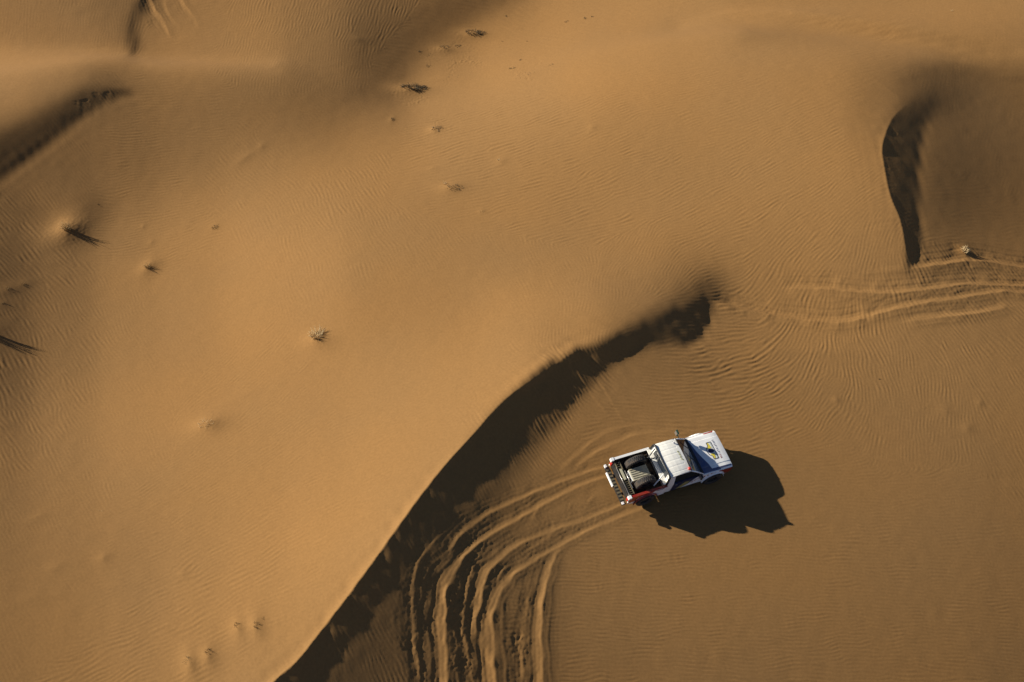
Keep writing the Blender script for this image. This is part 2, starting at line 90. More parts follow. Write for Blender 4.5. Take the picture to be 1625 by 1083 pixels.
[-14,1,0,1,-1,1,0,0,1,-1,1,0,0,1,0,0,0,0,0,0,0,0,1,0,0,0,0,0,0,0,1,0,0,0,0,1,0,0,0,0,0,0,1,0,0,1,-1,1,0,1,0,0,0,0,1,0,0,0,0,0,-1,0,1,0,0,0,0,0,0,1,1,0,0,3,-3,6,-6,-26,16,43,22,13,9,-2,-5,-6,-6,-4,-3,-1,-1,-1,-1,-1,-1,0,0,0,-1,0,0,-2,0,-1,0,0,-1,-1,-1,-1,-1,-1,-2,-1,-2,0,-2,0,-2,-1,-1,0,-1,0,0,-1,-1,0,-1,0,0,0,0,0,-1,0,0,0,0,0,0,0,0,0,0,0,0,0,-1,1,0,0,1,-2,1,0,0,1,0,-1,1,0,0,0,0,1,-1,1,0,-1,1,0,0,0,0,0,0,0,1,0,0,1,0,0,0,0,1,0,0,0,0,0,1,0,1,-1,1],
[-13,0,0,0,1,0,1,-1,0,1,0,0,0,0,0,0,1,0,0,0,0,1,-1,0,1,-1,1,0,0,0,0,0,1,0,-1,0,1,0,0,0,1,1,0,1,-1,-1,1,0,1,0,0,0,0,-1,0,1,0,0,0,-1,0,0,0,1,0,1,0,0,1,1,0,1,1,-1,3,-2,5,-11,-30,34,41,20,9,5,-1,-5,-6,-5,-3,-3,-2,-2,-1,-1,-1,0,-1,0,-1,-1,-1,0,-1,-1,-1,0,-1,-1,0,-2,-1,-2,0,-2,-1,-1,-1,-1,-1,0,-1,-1,0,0,-1,0,0,-1,0,0,0,0,-1,1,0,0,0,-1,1,0,0,-1,1,-1,0,0,1,0,1,-1,1,0,0,0,0,0,0,-1,0,1,0,0,0,1,-1,0,1,-1,1,0,0,0,1,-1,1,0,0,1,-1,0,0,1,0,0,0,0,1,0,0,1,0,0,1,0,0,1,0],
[-12,-1,1,0,0,0,0,1,0,0,0,0,1,0,0,0,-1,0,1,0,0,0,0,0,0,0,0,1,-1,1,0,0,0,0,1,0,-1,0,1,1,-1,0,1,0,0,0,0,-1,0,0,1,0,-1,1,0,-1,1,0,-1,0,0,1,1,-1,1,0,1,0,1,0,1,0,0,2,-1,2,-4,5,-12,-11,30,36,17,12,0,-3,-5,-6,-5,-4,-3,-2,-2,-1,-1,-1,-1,-1,0,-1,-1,-1,-1,0,-1,-2,0,-1,-2,0,-1,-2,-2,-1,0,-2,1,-2,1,-1,0,-1,0,-1,0,0,0,0,0,-1,0,0,1,-1,0,0,0,1,-1,0,0,1,-1,0,1,1,-1,1,0,1,0,0,0,0,0,0,0,0,0,0,0,0,0,0,1,0,0,0,0,1,-1,1,0,0,0,0,1,-1,1,0,1,-1,1,0,0,1,-1,1,0,1,0,0,0,0,1,0,0],
[-12,1,0,0,0,0,0,0,0,1,0,0,-1,0,0,1,0,0,-1,1,0,-1,1,0,0,0,0,0,0,0,0,0,0,0,0,1,0,1,-1,0,1,0,-1,1,-1,0,-1,1,0,0,-1,0,1,-1,0,1,0,0,0,0,0,0,1,1,-1,1,0,1,1,0,0,0,0,-1,1,-1,2,-4,5,-26,9,34,33,15,10,0,-3,-8,-7,-4,-4,-3,-2,-1,-1,-1,-1,-2,-2,0,-2,-1,-1,-1,-1,0,-2,-1,-1,-1,-1,-1,0,-1,-1,0,-1,0,-1,0,-1,1,-1,1,0,-1,0,0,0,1,0,-1,0,0,0,0,0,0,0,0,0,0,1,1,0,-1,1,1,0,0,0,0,0,0,1,0,0,0,0,0,0,1,0,0,0,0,-1,1,0,0,1,0,-1,1,0,1,-1,1,0,1,-1,1,0,0,1,0,1,-1,1,0,0,1,0,0,0,1,0],
[-11,0,0,0,1,0,0,0,0,-1,0,0,1,0,0,-1,0,1,0,-1,1,0,-1,1,-1,1,0,-1,1,0,0,0,0,0,0,0,0,0,1,-1,0,1,0,-2,0,0,0,-1,0,1,0,0,0,0,1,0,0,0,0,-1,1,1,-1,1,1,-1,1,0,0,0,0,0,0,0,0,1,0,5,3,-10,-26,28,39,21,13,7,-5,-6,-6,-6,-4,-4,-2,-2,-2,-2,-2,-1,-1,-2,-1,-1,-1,-1,-1,-2,0,-2,0,-1,-1,0,-1,0,-1,0,-1,0,0,-1,1,0,0,-1,0,1,-1,1,0,-1,0,1,0,0,0,0,0,0,1,0,0,0,0,0,1,1,0,0,0,0,0,1,0,1,-2,0,1,0,1,0,0,-1,0,1,0,0,1,0,0,0,0,0,1,0,0,0,1,0,0,0,1,0,0,1,0,0,0,1,0,0,1,0,0,1,0,0,1],
[-10,0,0,1,-1,0,0,0,0,0,0,0,-1,1,0,0,0,-1,1,0,-1,1,0,-1,1,-1,0,1,-1,0,0,0,0,0,1,-1,0,0,0,1,0,-1,0,-1,-1,0,-1,1,0,0,0,0,0,1,0,1,0,-1,0,1,0,0,1,0,0,0,-1,1,0,0,-1,0,0,1,1,1,3,0,-2,6,-13,-11,26,38,18,6,4,-2,-7,-7,-6,-5,-3,-4,-2,-2,-1,-2,-2,-1,-1,-1,0,-2,-1,0,-2,0,-1,-1,0,-1,0,-1,1,-1,0,0,0,0,0,-1,1,0,0,0,0,0,0,0,0,0,0,0,1,0,0,0,0,1,0,0,1,0,0,0,1,0,0,1,0,1,0,0,-1,1,-1,1,-1,1,0,0,1,-1,0,1,0,0,0,1,0,0,0,1,0,0,1,0,0,0,1,0,0,1,0,0,1,0,0,1,0,1,0,1,0,1,0],
[-9,0,0,-1,0,1,0,0,0,0,0,0,0,-1,0,0,0,0,-1,0,1,-1,0,1,-1,0,0,0,0,0,0,0,0,0,-1,0,1,-1,0,-1,0,0,-1,0,0,-1,0,-1,1,0,1,0,0,0,1,0,0,1,0,-1,1,0,0,0,-1,0,1,-1,0,1,0,1,0,0,2,1,-1,1,1,-3,5,-23,4,34,32,15,8,-2,-5,-7,-8,-5,-5,-3,-3,-2,-3,-1,-1,-1,-1,-1,-2,0,-1,-1,-1,0,0,0,0,0,-1,0,-1,0,0,0,0,0,0,0,0,0,0,0,1,0,0,0,0,1,-1,1,-1,1,0,0,1,0,0,1,-1,1,0,1,0,0,1,0,1,-1,1,0,0,0,1,-1,1,-1,1,0,0,0,1,-1,1,0,1,-1,1,0,1,-1,1,0,0,0,1,1,-1,1,1,-1,1,1,-1,1,1,0,0,0,1,0,1,0,1],
[-8,0,0,0,0,-1,0,0,0,-1,0,0,0,0,0,0,0,0,0,0,-1,0,0,0,0,0,0,-1,1,-1,0,0,-1,0,0,0,0,0,-1,0,0,-1,0,-1,-1,0,0,1,0,1,0,0,0,1,0,1,0,-1,0,1,-1,1,0,-1,0,0,0,1,0,0,0,0,1,1,-1,1,1,1,0,5,3,-9,-24,16,34,27,11,6,-4,-8,-7,-6,-6,-4,-3,-3,-1,-1,-1,-2,0,-1,-1,-1,0,-1,0,0,0,0,-1,0,0,0,0,0,0,0,-1,1,0,0,0,0,0,0,0,0,0,1,0,0,1,0,0,0,1,0,-1,1,1,0,0,0,1,0,0,1,0,0,0,1,0,0,1,-1,0,0,0,1,-1,1,0,1,-1,1,0,1,-1,1,0,1,0,0,0,1,0,1,0,0,1,0,0,1,0,0,1,0,0,0,2,0,0,1,0,0,1],
[-7,0,0,-1,0,0,-1,0,0,1,-1,0,0,0,-1,0,0,0,-1,0,0,0,0,-1,0,1,-1,0,-1,1,-1,0,0,0,0,0,-2,0,0,0,-1,1,-2,-1,1,-1,0,1,0,0,0,1,1,0,1,-1,0,0,0,0,1,0,0,0,0,0,-1,0,1,0,1,-1,0,1,2,0,2,0,3,-1,-2,4,-13,-26,37,34,18,5,1,-3,-8,-8,-6,-5,-3,-2,-2,-1,-1,-1,-1,-1,0,0,-1,0,0,0,-1,1,0,0,0,0,0,0,-1,0,1,-1,0,1,-1,1,0,0,0,0,1,0,0,0,0,0,1,0,0,1,1,-1,1,0,1,0,0,0,1,0,1,0,0,0,0,0,0,0,0,1,0,0,1,0,0,0,1,0,0,0,1,0,0,0,0,1,1,0,0,0,1,0,0,0,1,0,1,0,1,0,1,0,0,1,0,0,1,1,0],
[-7,0,0,0,0,-1,1,-1,0,-1,1,-1,0,-1,1,-1,0,-1,1,0,-1,0,0,0,0,-1,-1,0,1,-1,0,-1,0,0,-1,0,0,0,0,-1,0,-1,-1,0,-1,0,0,0,1,1,0,0,0,0,1,0,0,0,0,0,0,1,0,0,0,0,1,0,0,0,0,1,0,0,1,1,0,1,-1,-1,0,-4,4,-15,-2,31,28,12,6,-5,-6,-8,-7,-4,-4,-2,-1,-1,-1,0,-1,0,-1,0,0,-1,1,-1,1,-1,1,0,0,-1,0,0,1,0,-1,1,0,-1,1,0,0,1,0,0,0,0,1,0,0,1,0,0,0,0,0,1,0,0,1,0,0,1,0,1,0,0,0,1,0,0,1,-1,0,0,1,0,0,0,0,1,0,0,0,1,0,1,0,0,1,0,0,0,1,0,0,1,0,1,0,1,-1,1,0,1,0,1,0,0,2,0,0,1,0],
[-5,-1,-1,1,-1,0,-1,1,-1,0,-1,1,-1,0,-1,1,-1,0,0,-1,0,0,-1,0,-1,0,1,-1,-1,0,0,0,0,-1,0,-1,0,-1,0,0,0,-1,-1,-1,0,-1,1,0,1,-1,1,0,0,2,-1,1,0,0,0,1,1,0,0,0,0,0,0,1,0,0,0,0,0,1,0,0,0,-2,-2,-1,-2,1,-5,3,-29,25,30,23,8,4,-5,-7,-7,-6,-2,-3,-1,-2,0,-1,0,0,1,-1,0,0,0,0,0,0,0,0,-1,1,0,0,0,0,0,0,0,0,0,0,1,-1,1,0,0,0,0,0,1,0,1,0,1,0,0,1,0,0,0,0,1,0,1,-1,1,0,1,0,0,1,-1,1,0,1,-1,0,1,0,1,-1,1,0,1,0,0,0,1,0,0,1,0,1,0,1,-1,0,1,1,0,0,1,0,1,0,0,1,1,0,0,1,1,0,1],
[-6,0,0,-1,0,0,0,-1,0,0,0,-1,0,0,0,-1,0,0,-1,0,0,-1,0,-1,0,0,-1,0,0,-1,0,-1,0,-1,0,0,0,0,-1,0,-1,-2,0,0,-1,0,0,1,0,1,-1,1,1,0,1,0,0,1,0,1,0,0,0,0,0,0,1,0,0,0,0,-1,1,-1,0,-1,-2,-1,-1,-1,-1,-1,2,-2,-16,-7,32,30,14,2,1,-5,-7,-4,-5,-2,-2,0,-2,1,0,0,0,0,-1,1,-1,1,0,0,0,-1,1,0,0,-1,0,0,1,-1,0,1,0,0,-1,1,0,0,1,0,0,1,0,0,0,1,0,0,1,0,0,1,0,0,0,0,0,2,-1,1,0,0,1,-1,1,0,1,-1,1,0,0,1,0,0,0,1,0,0,1,0,0,1,0,1,0,0,0,0,2,0,1,-1,1,0,1,0,0,1,1,0,0,1,0,1,0,0,1],
[-4,-1,0,0,-1,0,0,-1,0,-1,0,-1,0,0,-1,0,-1,0,0,-1,0,0,-1,0,0,-1,0,0,-1,0,-1,0,-1,0,0,-1,-1,0,0,0,-1,-2,0,-1,-1,1,0,0,0,0,1,0,0,1,1,0,1,0,1,1,1,0,0,0,0,1,-1,1,-1,0,-1,0,-2,0,-1,-1,-1,-2,0,-1,0,-1,-2,-1,5,-27,14,31,25,9,0,-2,-3,-7,-4,-3,-3,-2,1,-1,1,1,0,-1,1,-1,0,0,0,0,0,0,0,0,0,0,0,0,0,1,-1,0,0,0,1,-1,0,1,0,0,1,0,0,1,0,0,0,1,0,0,0,1,0,1,-1,1,0,0,1,0,1,0,0,1,0,0,0,0,0,1,0,0,0,2,0,0,0,1,0,0,1,0,0,0,0,1,1,0,0,1,0,0,0,1,1,1,0,0,1,0,1,0,1,0,0,1,0],
[-5,0,0,-1,0,0,-1,0,-1,0,0,0,-1,-1,0,-1,1,-1,-1,0,-1,0,0,-1,0,-1,-1,0,-1,0,0,-1,0,0,-1,-1,0,-1,-1,-1,0,0,-2,-1,0,0,1,1,0,1,-1,1,1,0,1,1,0,1,1,0,1,0,1,-1,0,0,0,-1,0,-1,-1,-1,1,-1,-1,-1,-1,0,-2,0,-1,0,0,1,-2,-15,-9,25,26,23,4,3,-5,-6,-6,-5,-1,-1,-1,1,0,0,1,0,-1,0,0,0,0,0,-1,1,0,0,-1,1,0,0,0,-1,1,0,0,0,0,0,0,0,0,1,0,0,1,-1,1,0,1,0,0,1,0,0,0,0,1,0,1,0,0,1,0,0,0,1,0,1,-1,1,1,0,0,1,0,0,0,1,0,0,0,1,0,1,0,0,1,0,0,1,0,0,1,1,0,1,-1,1,1,0,0,1,0,1,0,1,1,0,1],
[-4,0,-1,0,-1,-1,0,0,0,-1,-1,0,0,-1,0,0,-2,0,0,-1,0,-1,0,0,-2,0,0,-1,0,-1,-1,0,-1,0,-1,0,0,-1,0,-1,-3,-1,0,-1,0,1,1,0,1,-1,1,0,1,2,0,1,0,1,1,1,0,0,-1,1,0,-1,1,-1,0,-2,0,0,-1,0,-1,-1,-1,-1,0,-1,0,0,0,-1,-2,5,-25,3,31,21,16,2,2,-6,-7,-3,-3,-2,0,0,1,1,-1,0,0,0,-1,0,0,1,0,0,-1,0,1,0,0,-1,0,1,0,0,-1,0,0,1,0,0,0,0,0,0,1,1,-1,1,0,0,1,-1,2,0,0,1,0,0,0,1,1,0,0,0,1,0,1,0,0,0,0,1,0,0,1,0,0,0,1,0,1,0,0,0,1,0,1,0,0,1,0,1,0,0,1,0,1,0,0,2,0,0,1,0,1,0,0,1,0],
[-4,-1,0,-1,0,0,-1,0,-1,0,-1,0,-1,0,-1,-1,0,0,-1,0,-1,-1,-1,0,0,-1,0,-1,-1,0,-1,0,-1,-1,0,0,-2,0,-1,1,-3,-1,-2,1,0,0,1,0,0,1,0,1,1,0,1,1,1,1,0,1,0,1,0,-1,0,0,0,0,-1,0,-1,0,-1,0,0,-1,-1,0,-1,-1,0,0,0,0,1,0,-12,-22,23,32,23,7,-3,-1,-3,-7,-3,-1,-1,-1,0,0,0,0,0,0,0,0,0,-1,1,-1,1,0,-1,0,0,1,0,-1,0,0,1,0,0,0,0,0,0,0,0,1,-1,0,1,0,0,1,0,1,-1,1,1,-1,1,1,0,0,1,0,1,1,0,0,0,0,1,0,0,0,1,0,0,0,2,0,0,0,0,1,0,1,0,1,-1,1,1,0,1,0,0,1,0,1,0,1,0,0,1,1,0,1,0,0,1,0,1],
[-4,0,-1,0,-1,-1,0,-1,0,-1,0,-1,-1,0,-1,0,0,-2,0,-1,0,-1,0,-1,-1,0,-1,-1,0,-1,0,-1,0,-1,-1,-1,0,0,-1,-5,1,-1,0,-1,1,1,0,1,0,0,1,0,2,1,0,1,1,0,1,1,0,0,0,1,-1,1,-1,0,-1,0,0,-1,1,-1,-1,0,-1,-1,-1,0,-1,-1,-1,-1,-1,-2,3,-14,-3,27,24,20,3,2,-6,-5,-5,-4,-2,0,-1,0,0,0,0,-1,1,-1,0,1,-1,1,-1,0,1,0,-1,0,0,1,0,-1,0,0,0,0,0,0,0,1,0,-1,1,0,1,0,0,0,0,1,1,-1,1,1,0,0,1,1,0,1,-1,1,0,1,0,1,0,1,0,0,0,1,0,0,0,0,1,0,1,0,0,0,1,0,1,0,0,1,0,1,0,1,1,0,1,0,1,0,0,0,1,0,1,0,1,1,0],
[-4,-1,0,-1,0,0,-1,-1,-1,0,-1,-1,0,-1,0,-1,-1,0,-1,-1,-1,0,-1,-1,0,-1,-1,0,-1,-1,-1,0,-1,-1,0,-1,0,-2,0,-1,-2,-1,0,0,0,1,1,0,0,0,1,1,1,1,1,1,0,2,1,-1,1,0,0,0,1,-1,1,-1,0,0,-1,0,-1,0,-1,-1,0,-2,0,-1,0,-1,-1,-1,0,-1,-2,3,-19,11,31,18,15,1,2,-5,-8,-3,-2,-2,-1,-1,0,0,0,0,0,0,0,-1,0,0,1,-1,0,0,1,-1,0,0,0,1,0,0,-1,0,0,1,0,-1,1,0,0,0,0,0,1,0,1,-1,1,1,-1,1,1,0,1,0,0,1,1,0,1,0,1,0,0,-1,1,1,0,0,0,1,0,1,-1,1,0,0,2,0,0,1,0,1,0,0,1,0,1,0,1,0,0,1,0,1,1,0,0,1,0,1,0,0,0],
[-3,0,-2,0,0,-2,0,-1,-1,0,-1,-1,-1,0,-1,-1,-1,-1,-1,0,0,-1,-1,-1,-1,-1,0,-1,-1,0,-1,-1,-1,0,-2,0,-2,0,-2,-1,-1,0,-1,1,1,0,1,0,0,1,1,1,1,1,1,0,2,0,1,1,0,0,0,0,0,1,-1,1,-1,0,0,-1,0,-1,0,-1,-2,0,-1,0,-1,0,-1,0,-1,-1,1,-1,-11,-6,21,30,21,6,-1,-2,-4,-7,-5,-2,-1,-1,-1,1,0,0,0,0,0,0,0,-1,0,1,-1,0,0,1,-1,0,0,0,0,0,1,0,0,-1,0,1,-1,1,-1,1,0,0,0,1,0,1,-1,1,1,0,0,1,0,1,1,1,0,1,0,0,0,1,0,1,-1,0,1,0,1,0,0,0,1,1,0,0,0,1,0,0,1,0,1,1,0,1,0,1,0,0,1,0,1,0,0,2,0,0,0,1,0,0,1],
[-3,-1,0,-1,-1,-1,-1,0,-1,-1,-1,-1,0,-2,0,-1,-1,0,-1,-1,-2,0,-1,0,-1,-1,-1,-1,0,-2,0,-1,-1,-1,0,-1,-1,-1,-3,0,-1,0,0,0,1,1,0,1,0,1,1,2,0,1,1,1,0,1,1,0,1,0,0,0,1,0,0,-1,0,-1,0,1,-1,0,-1,-1,0,-1,0,-1,0,-1,0,-1,0,0,-2,0,3,-11,1,24,24,19,2,1,-6,-7,-6,-3,-2,-1,0,0,-1,1,0,0,0,0,0,0,-1,0,1,-1,0,0,0,0,0,0,0,0,0,0,0,0,0,0,1,-1,1,0,0,1,0,0,0,0,1,0,1,1,0,1,0,0,1,0,1,0,1,0,1,-1,1,0,1,0,0,0,0,1,0,1,0,0,1,0,0,1,1,0,1,0,1,0,1,0,1,0,0,1,1,0,0,1,0,0,0,1,1,-1,1,1,0],
[-2,-1,-1,-1,-1,0,-2,-1,0,-2,0,-1,-1,-1,-1,-1,-1,-1,-1,0,-1,-1,-1,-1,-1,0,-2,0,-1,-1,-1,-1,-1,-1,-1,-1,0,-1,-2,-1,0,-2,1,1,1,1,0,0,1,0,2,1,2,0,1,0,2,0,0,2,-1,1,0,1,-1,0,1,-1,1,-1,0,-1,1,-1,0,-1,-1,0,-1,0,0,0,-1,0,-1,0,1,0,0,-4,-8,9,25,19,15,0,0,-7,-6,-4,-2,-1,-1,-1,1,0,0,0,0,-1,0,1,0,-1,0,0,0,0,0,0,0,0,0,0,0,0,0,0,1,-1,0,1,0,0,0,0,1,0,1,0,1,0,0,0,1,0,1,1,0,0,1,0,0,1,0,1,0,0,0,0,1,0,1,-1,1,0,1,0,0,2,0,0,1,1,0,1,0,0,1,0,1,0,1,1,-1,1,1,0,0,0,1,0,0,1,0,0,0],
[-2,0,-1,-2,-1,-1,0,-2,-1,0,-2,0,-2,-1,-1,-1,0,-2,0,-2,0,-2,0,-2,0,-1,-1,-1,-1,-1,-1,-1,0,-1,-1,-1,-2,-1,-1,-1,-1,0,0,2,1,1,0,1,0,1,1,2,0,2,0,1,0,2,0,0,1,-1,1,0,1,0,0,0,-1,1,0,0,-1,0,-1,0,0,-1,0,0,-1,0,0,0,-1,0,-1,-1,0,0,-3,-2,12,29,17,5,-2,-2,-5,-7,-3,-1,0,0,-1,0,0,0,0,0,0,0,0,0,-1,1,-1,0,0,0,0,0,0,0,0,0,0,0,0,1,0,0,0,0,0,1,0,0,0,1,0,1,1,0,0,1,0,0,1,1,0,0,1,0,0,0,0,1,-1,1,0,1,0,1,0,0,1,0,1,0,1,0,1,0,1,1,0,1,0,1,0,1,0,0,1,0,0,0,2,0,0,0,0,0,1,0,0],
[0,-2,-2,0,-1,-1,-2,0,-2,-1,-1,-2,0,-1,-1,-1,-1,-1,-2,0,-2,0,-1,-1,-1,-2,0,-1,-1,-1,-1,-1,-1,-1,-1,-1,0,-4,0,-1,0,0,1,1,1,0,1,0,2,1,1,1,1,1,1,0,1,0,2,-1,1,1,0,0,0,1,-1,1,0,-1,0,0,1,-1,0,0,-1,0,-1,0,0,-1,0,-1,0,-1,0,0,-1,0,0,0,1,17,22,15,2,2,-7,-6,-5,-3,0,0,0,0,-1,0,0,1,-1,-1,1,0,0,-1,1,-1,0,0,0,0,0,0,0,0,0,1,-1,0,0,0,1,0,1,0,0,1,0,1,0,0,0,1,1,-1,1,0,0,0,1,1,-1,1,0,1,0,0,1,0,0,0,0,1,1,1,0,1,0,1,1,1,0,1,0,0,1,1,0,0,1,0,0,1,0,0,1,0,0,0,0,1,0,0,0,0,1],
[-1,-1,0,-2,-1,-2,0,-2,-1,-2,0,-1,-2,0,-2,-1,-1,-1,-1,-1,-1,-1,-2,0,-1,-1,-1,-1,-2,0,-1,-1,-1,-2,-1,-1,-1,-1,-1,-2,0,1,1,1,1,2,0,0,1,2,1,1,1,0,1,1,1,0,0,1,0,0,1,0,1,0,0,0,0,0,0,1,-1,1,-1,-1,0,-1,1,-1,-1,-1,0,-1,0,0,-1,0,0,0,0,0,7,1,18,17,12,1,1,-8,-6,-1,-2,-1,0,-1,0,0,-1,0,1,0,-1,0,0,0,-1,0,1,-1,0,0,0,0,0,0,0,0,0,0,1,0,0,0,0,1,0,0,1,0,1,0,1,0,0,0,0,1,0,1,0,0,1,0,0,0,1,0,-1,1,0,1,1,0,1,0,1,1,1,0,1,0,1,0,1,1,0,0,1,1,-1,1,1,-1,1,0,0,1,-1,1,0,0,0,1,0,0,0],
[1,-2,-1,-1,-2,-1,-2,-1,-1,-1,-2,-1,0,-2,-1,-1,-2,0,-1,-2,0,-2,0,-2,-1,-1,-1,-2,0,-1,-1,-2,-1,0,-1,-1,-3,-1,-1,0,0,1,1,2,1,-1,1,1,1,1,2,1,1,0,1,1,0,1,0,1,0,1,0,1,0,0,0,0,0,1,0,0,0,-1,-1,0,-1,1,-1,0,0,-1,-1,1,-1,-1,0,0,0,-1,0,0,2,9,6,21,15,3,0,1,-6,-6,-3,-2,-1,0,-1,0,0,-1,0,0,0,0,0,0,0,0,-1,0,0,0,0,0,0,0,0,0,1,0,-1,1,0,1,0,-1,1,1,0,0,0,1,-1,1,0,1,0,0,0,0,1,0,0,0,1,0,0,1,1,0,1,0,1,1,0,2,0,1,1,0,0,1,1,1,0,0,1,0,0,0,1,0,0,1,-1,1,0,0,0,0,1,-1,1,0,-1,1,0],
[1,-2,-2,-1,-1,-1,-1,-2,-1,-1,-1,-1,-2,-1,-1,-1,-1,-2,-1,-1,-1,-1,-2,0,-2,0,-2,0,-2,-1,-1,-1,-1,-1,-1,-1,-2,-1,-1,0,0,1,2,0,1,1,1,1,1,1,1,1,0,2,-1,1,1,1,1,0,0,0,1,0,0,1,0,0,1,0,0,0,0,-1,0,0,-1,-1,0,0,-1,1,-1,-1,-1,0,1,-1,0,0,0,0,-1,6,6,14,16,14,3,5,-4,-10,-5,-2,-2,-2,0,-1,0,0,0,-1,0,0,0,0,0,0,-1,1,-1,0,-1,0,0,1,0,0,0,0,1,-1,0,1,0,1,-1,1,0,0,0,1,0,0,0,1,0,0,1,0,0,1,0,1,0,1,0,0,1,-1,1,2,1,0,1,1,1,0,1,1,1,0,0,0,1,0,1,0,0,0,0,1,0,-1,1,0,0,0,1,-1,0,1,-1,0,1,0,-1],
[0,0,-2,-1,-2,-1,-2,0,-2,-1,-1,-2,-1,-1,-1,-2,-1,-1,-1,-1,-1,-1,-1,-2,0,-2,-1,-1,-1,-1,-2,0,-1,-2,-1,-2,-1,-1,0,-1,1,1,2,2,0,1,-1,2,1,2,1,0,1,0,1,0,1,0,1,0,1,0,0,1,1,0,0,1,-1,1,0,0,0,0,-1,-1,1,-1,0,-1,0,-1,0,-1,0,0,-1,0,-1,0,0,0,1,-3,14,5,14,15,12,2,3,-5,-10,-4,-2,-1,-1,-1,-1,0,-1,1,0,-1,0,0,0,-1,1,-1,0,0,0,0,0,0,0,0,0,0,0,1,0,-1,1,0,1,-1,0,1,0,0,1,0,0,0,0,0,0,1,0,1,1,0,1,0,1,0,1,1,1,1,0,2,1,-1,1,1,0,1,0,1,0,1,0,0,0,1,0,0,1,-1,0,1,0,0,-1,0,0,1,0,-1,1,0,-1,0,1],
[0,-1,-1,-2,-1,-2,0,-2,-1,-1,-2,0,-2,-1,-2,0,-1,-1,-1,-1,-2,-1,-1,-1,-2,-1,0,-2,-1,-1,-1,-1,-2,-1,-1,-2,-1,0,-1,0,1,2,1,1,0,1,1,0,2,2,0,1,0,0,1,1,0,1,0,1,0,1,0,1,0,0,1,0,1,-1,1,0,-1,0,0,-1,-1,0,-1,0,0,-1,0,-1,0,-1,-1,0,0,0,-1,-2,-1,1,4,15,7,15,17,3,3,2,-8,-8,-3,-2,-1,-2,0,0,0,-1,0,0,0,-1,0,0,0,-1,0,0,0,0,0,-1,1,-1,1,0,0,0,1,0,0,0,0,0,1,-1,1,-1,0,0,1,0,0,1,0,0,1,0,1,1,0,1,1,2,0,1,1,0,2,0,1,1,1,0,1,0,0,1,0,0,0,1,-1,0,0,1,-1,0,0,0,0,0,1,0,-1,0,0,0,0,0,0,0,0],
[0,-2,-1,-1,-1,-1,-2,-1,-1,-2,0,-2,0,-2,0,-2,-1,-1,-2,-1,-1,-1,-1,-1,-1,-1,-2,-1,0,-2,-1,-2,0,-1,-1,-2,-1,-1,-1,1,1,2,2,0,1,-1,2,1,1,1,1,0,1,0,0,1,0,1,0,0,1,0,1,0,1,0,1,0,0,1,0,-1,1,-1,0,-1,0,0,0,-1,0,-1,-1,0,-1,-1,0,-1,0,-1,-1,0,0,-1,-3,8,25,2,9,19,1,2,1,-9,-6,-2,-2,-1,-2,0,0,0,-1,1,-1,0,-1,0,-1,1,0,-1,0,0,0,0,0,0,-1,1,0,0,0,1,-1,0,0,1,-1,1,-1,1,0,0,0,0,1,0,1,1,0,1,1,0,2,1,1,0,2,1,0,1,0,1,0,1,0,1,0,1,0,0,0,0,0,0,1,0,0,-1,1,0,0,0,0,-1,0,0,0,0,0,0,0,-1,1,-1,0],
[-2,-1,-1,-1,-1,-1,-1,-1,-1,-1,-2,0,-2,-1,-1,-1,-1,-1,-1,-1,-1,-1,-2,-1,-1,-1,-1,-1,-1,-1,-1,-1,-2,-1,-3,0,0,-1,0,1,2,1,0,1,1,1,0,1,2,0,0,1,0,0,1,0,1,0,0,1,0,1,0,1,0,1,0,0,1,0,0,1,-1,0,-1,0,0,-1,0,0,-1,0,-1,-1,0,0,-1,-1,-1,0,-1,0,-1,-1,1,-4,11,32,-4,4,19,0,7,-5,-10,-5,-3,1,-1,0,0,0,0,-1,-1,0,0,0,-1,-1,0,0,0,0,0,0,-1,1,0,0,0,0,0,0,0,0,1,-1,0,0,0,0,0,1,0,1,0,0,1,0,2,1,1,1,1,1,1,1,0,1,1,1,0,1,1,0,1,0,0,0,0,0,0,0,0,0,0,-1,1,0,-1,0,0,0,0,0,0,-1,1,-1,0,0,0,0,-1,1,-1],
[-2,-2,-1,-1,-1,-1,-1,-1,-1,0,-1,-2,0,-1,-2,0,-2,-1,0,-2,-1,-1,0,-1,-2,-1,-1,-1,-2,-1,-1,-1,0,-1,-2,-1,-1,-1,1,1,1,2,1,0,-1,1,1,2,0,1,1,-1,0,1,0,1,0,1,0,0,1,0,1,0,0,0,1,1,0,1,0,-1,0,0,0,0,-1,1,0,-1,0,-1,0,-1,-1,-1,0,0,-1,-1,-1,-1,0,0,-1,1,-6,16,38,-10,0,17,0,8,-7,-12,0,-5,4,-1,-1,0,-1,0,0,0,-1,-1,1,-1,-1,0,0,-1,0,0,1,-1,0,0,0,0,0,0,1,0,-1,0,1,-1,1,0,1,-1,1,0,1,1,1,1,1,1,1,1,1,1,1,1,2,0,0,1,1,0,0,1,-1,0,1,-1,1,0,0,0,0,-1,0,0,-1,1,-1,0,0,0,-1,1,-1,0,0,0,-1,0,0,0,0,-1,1],
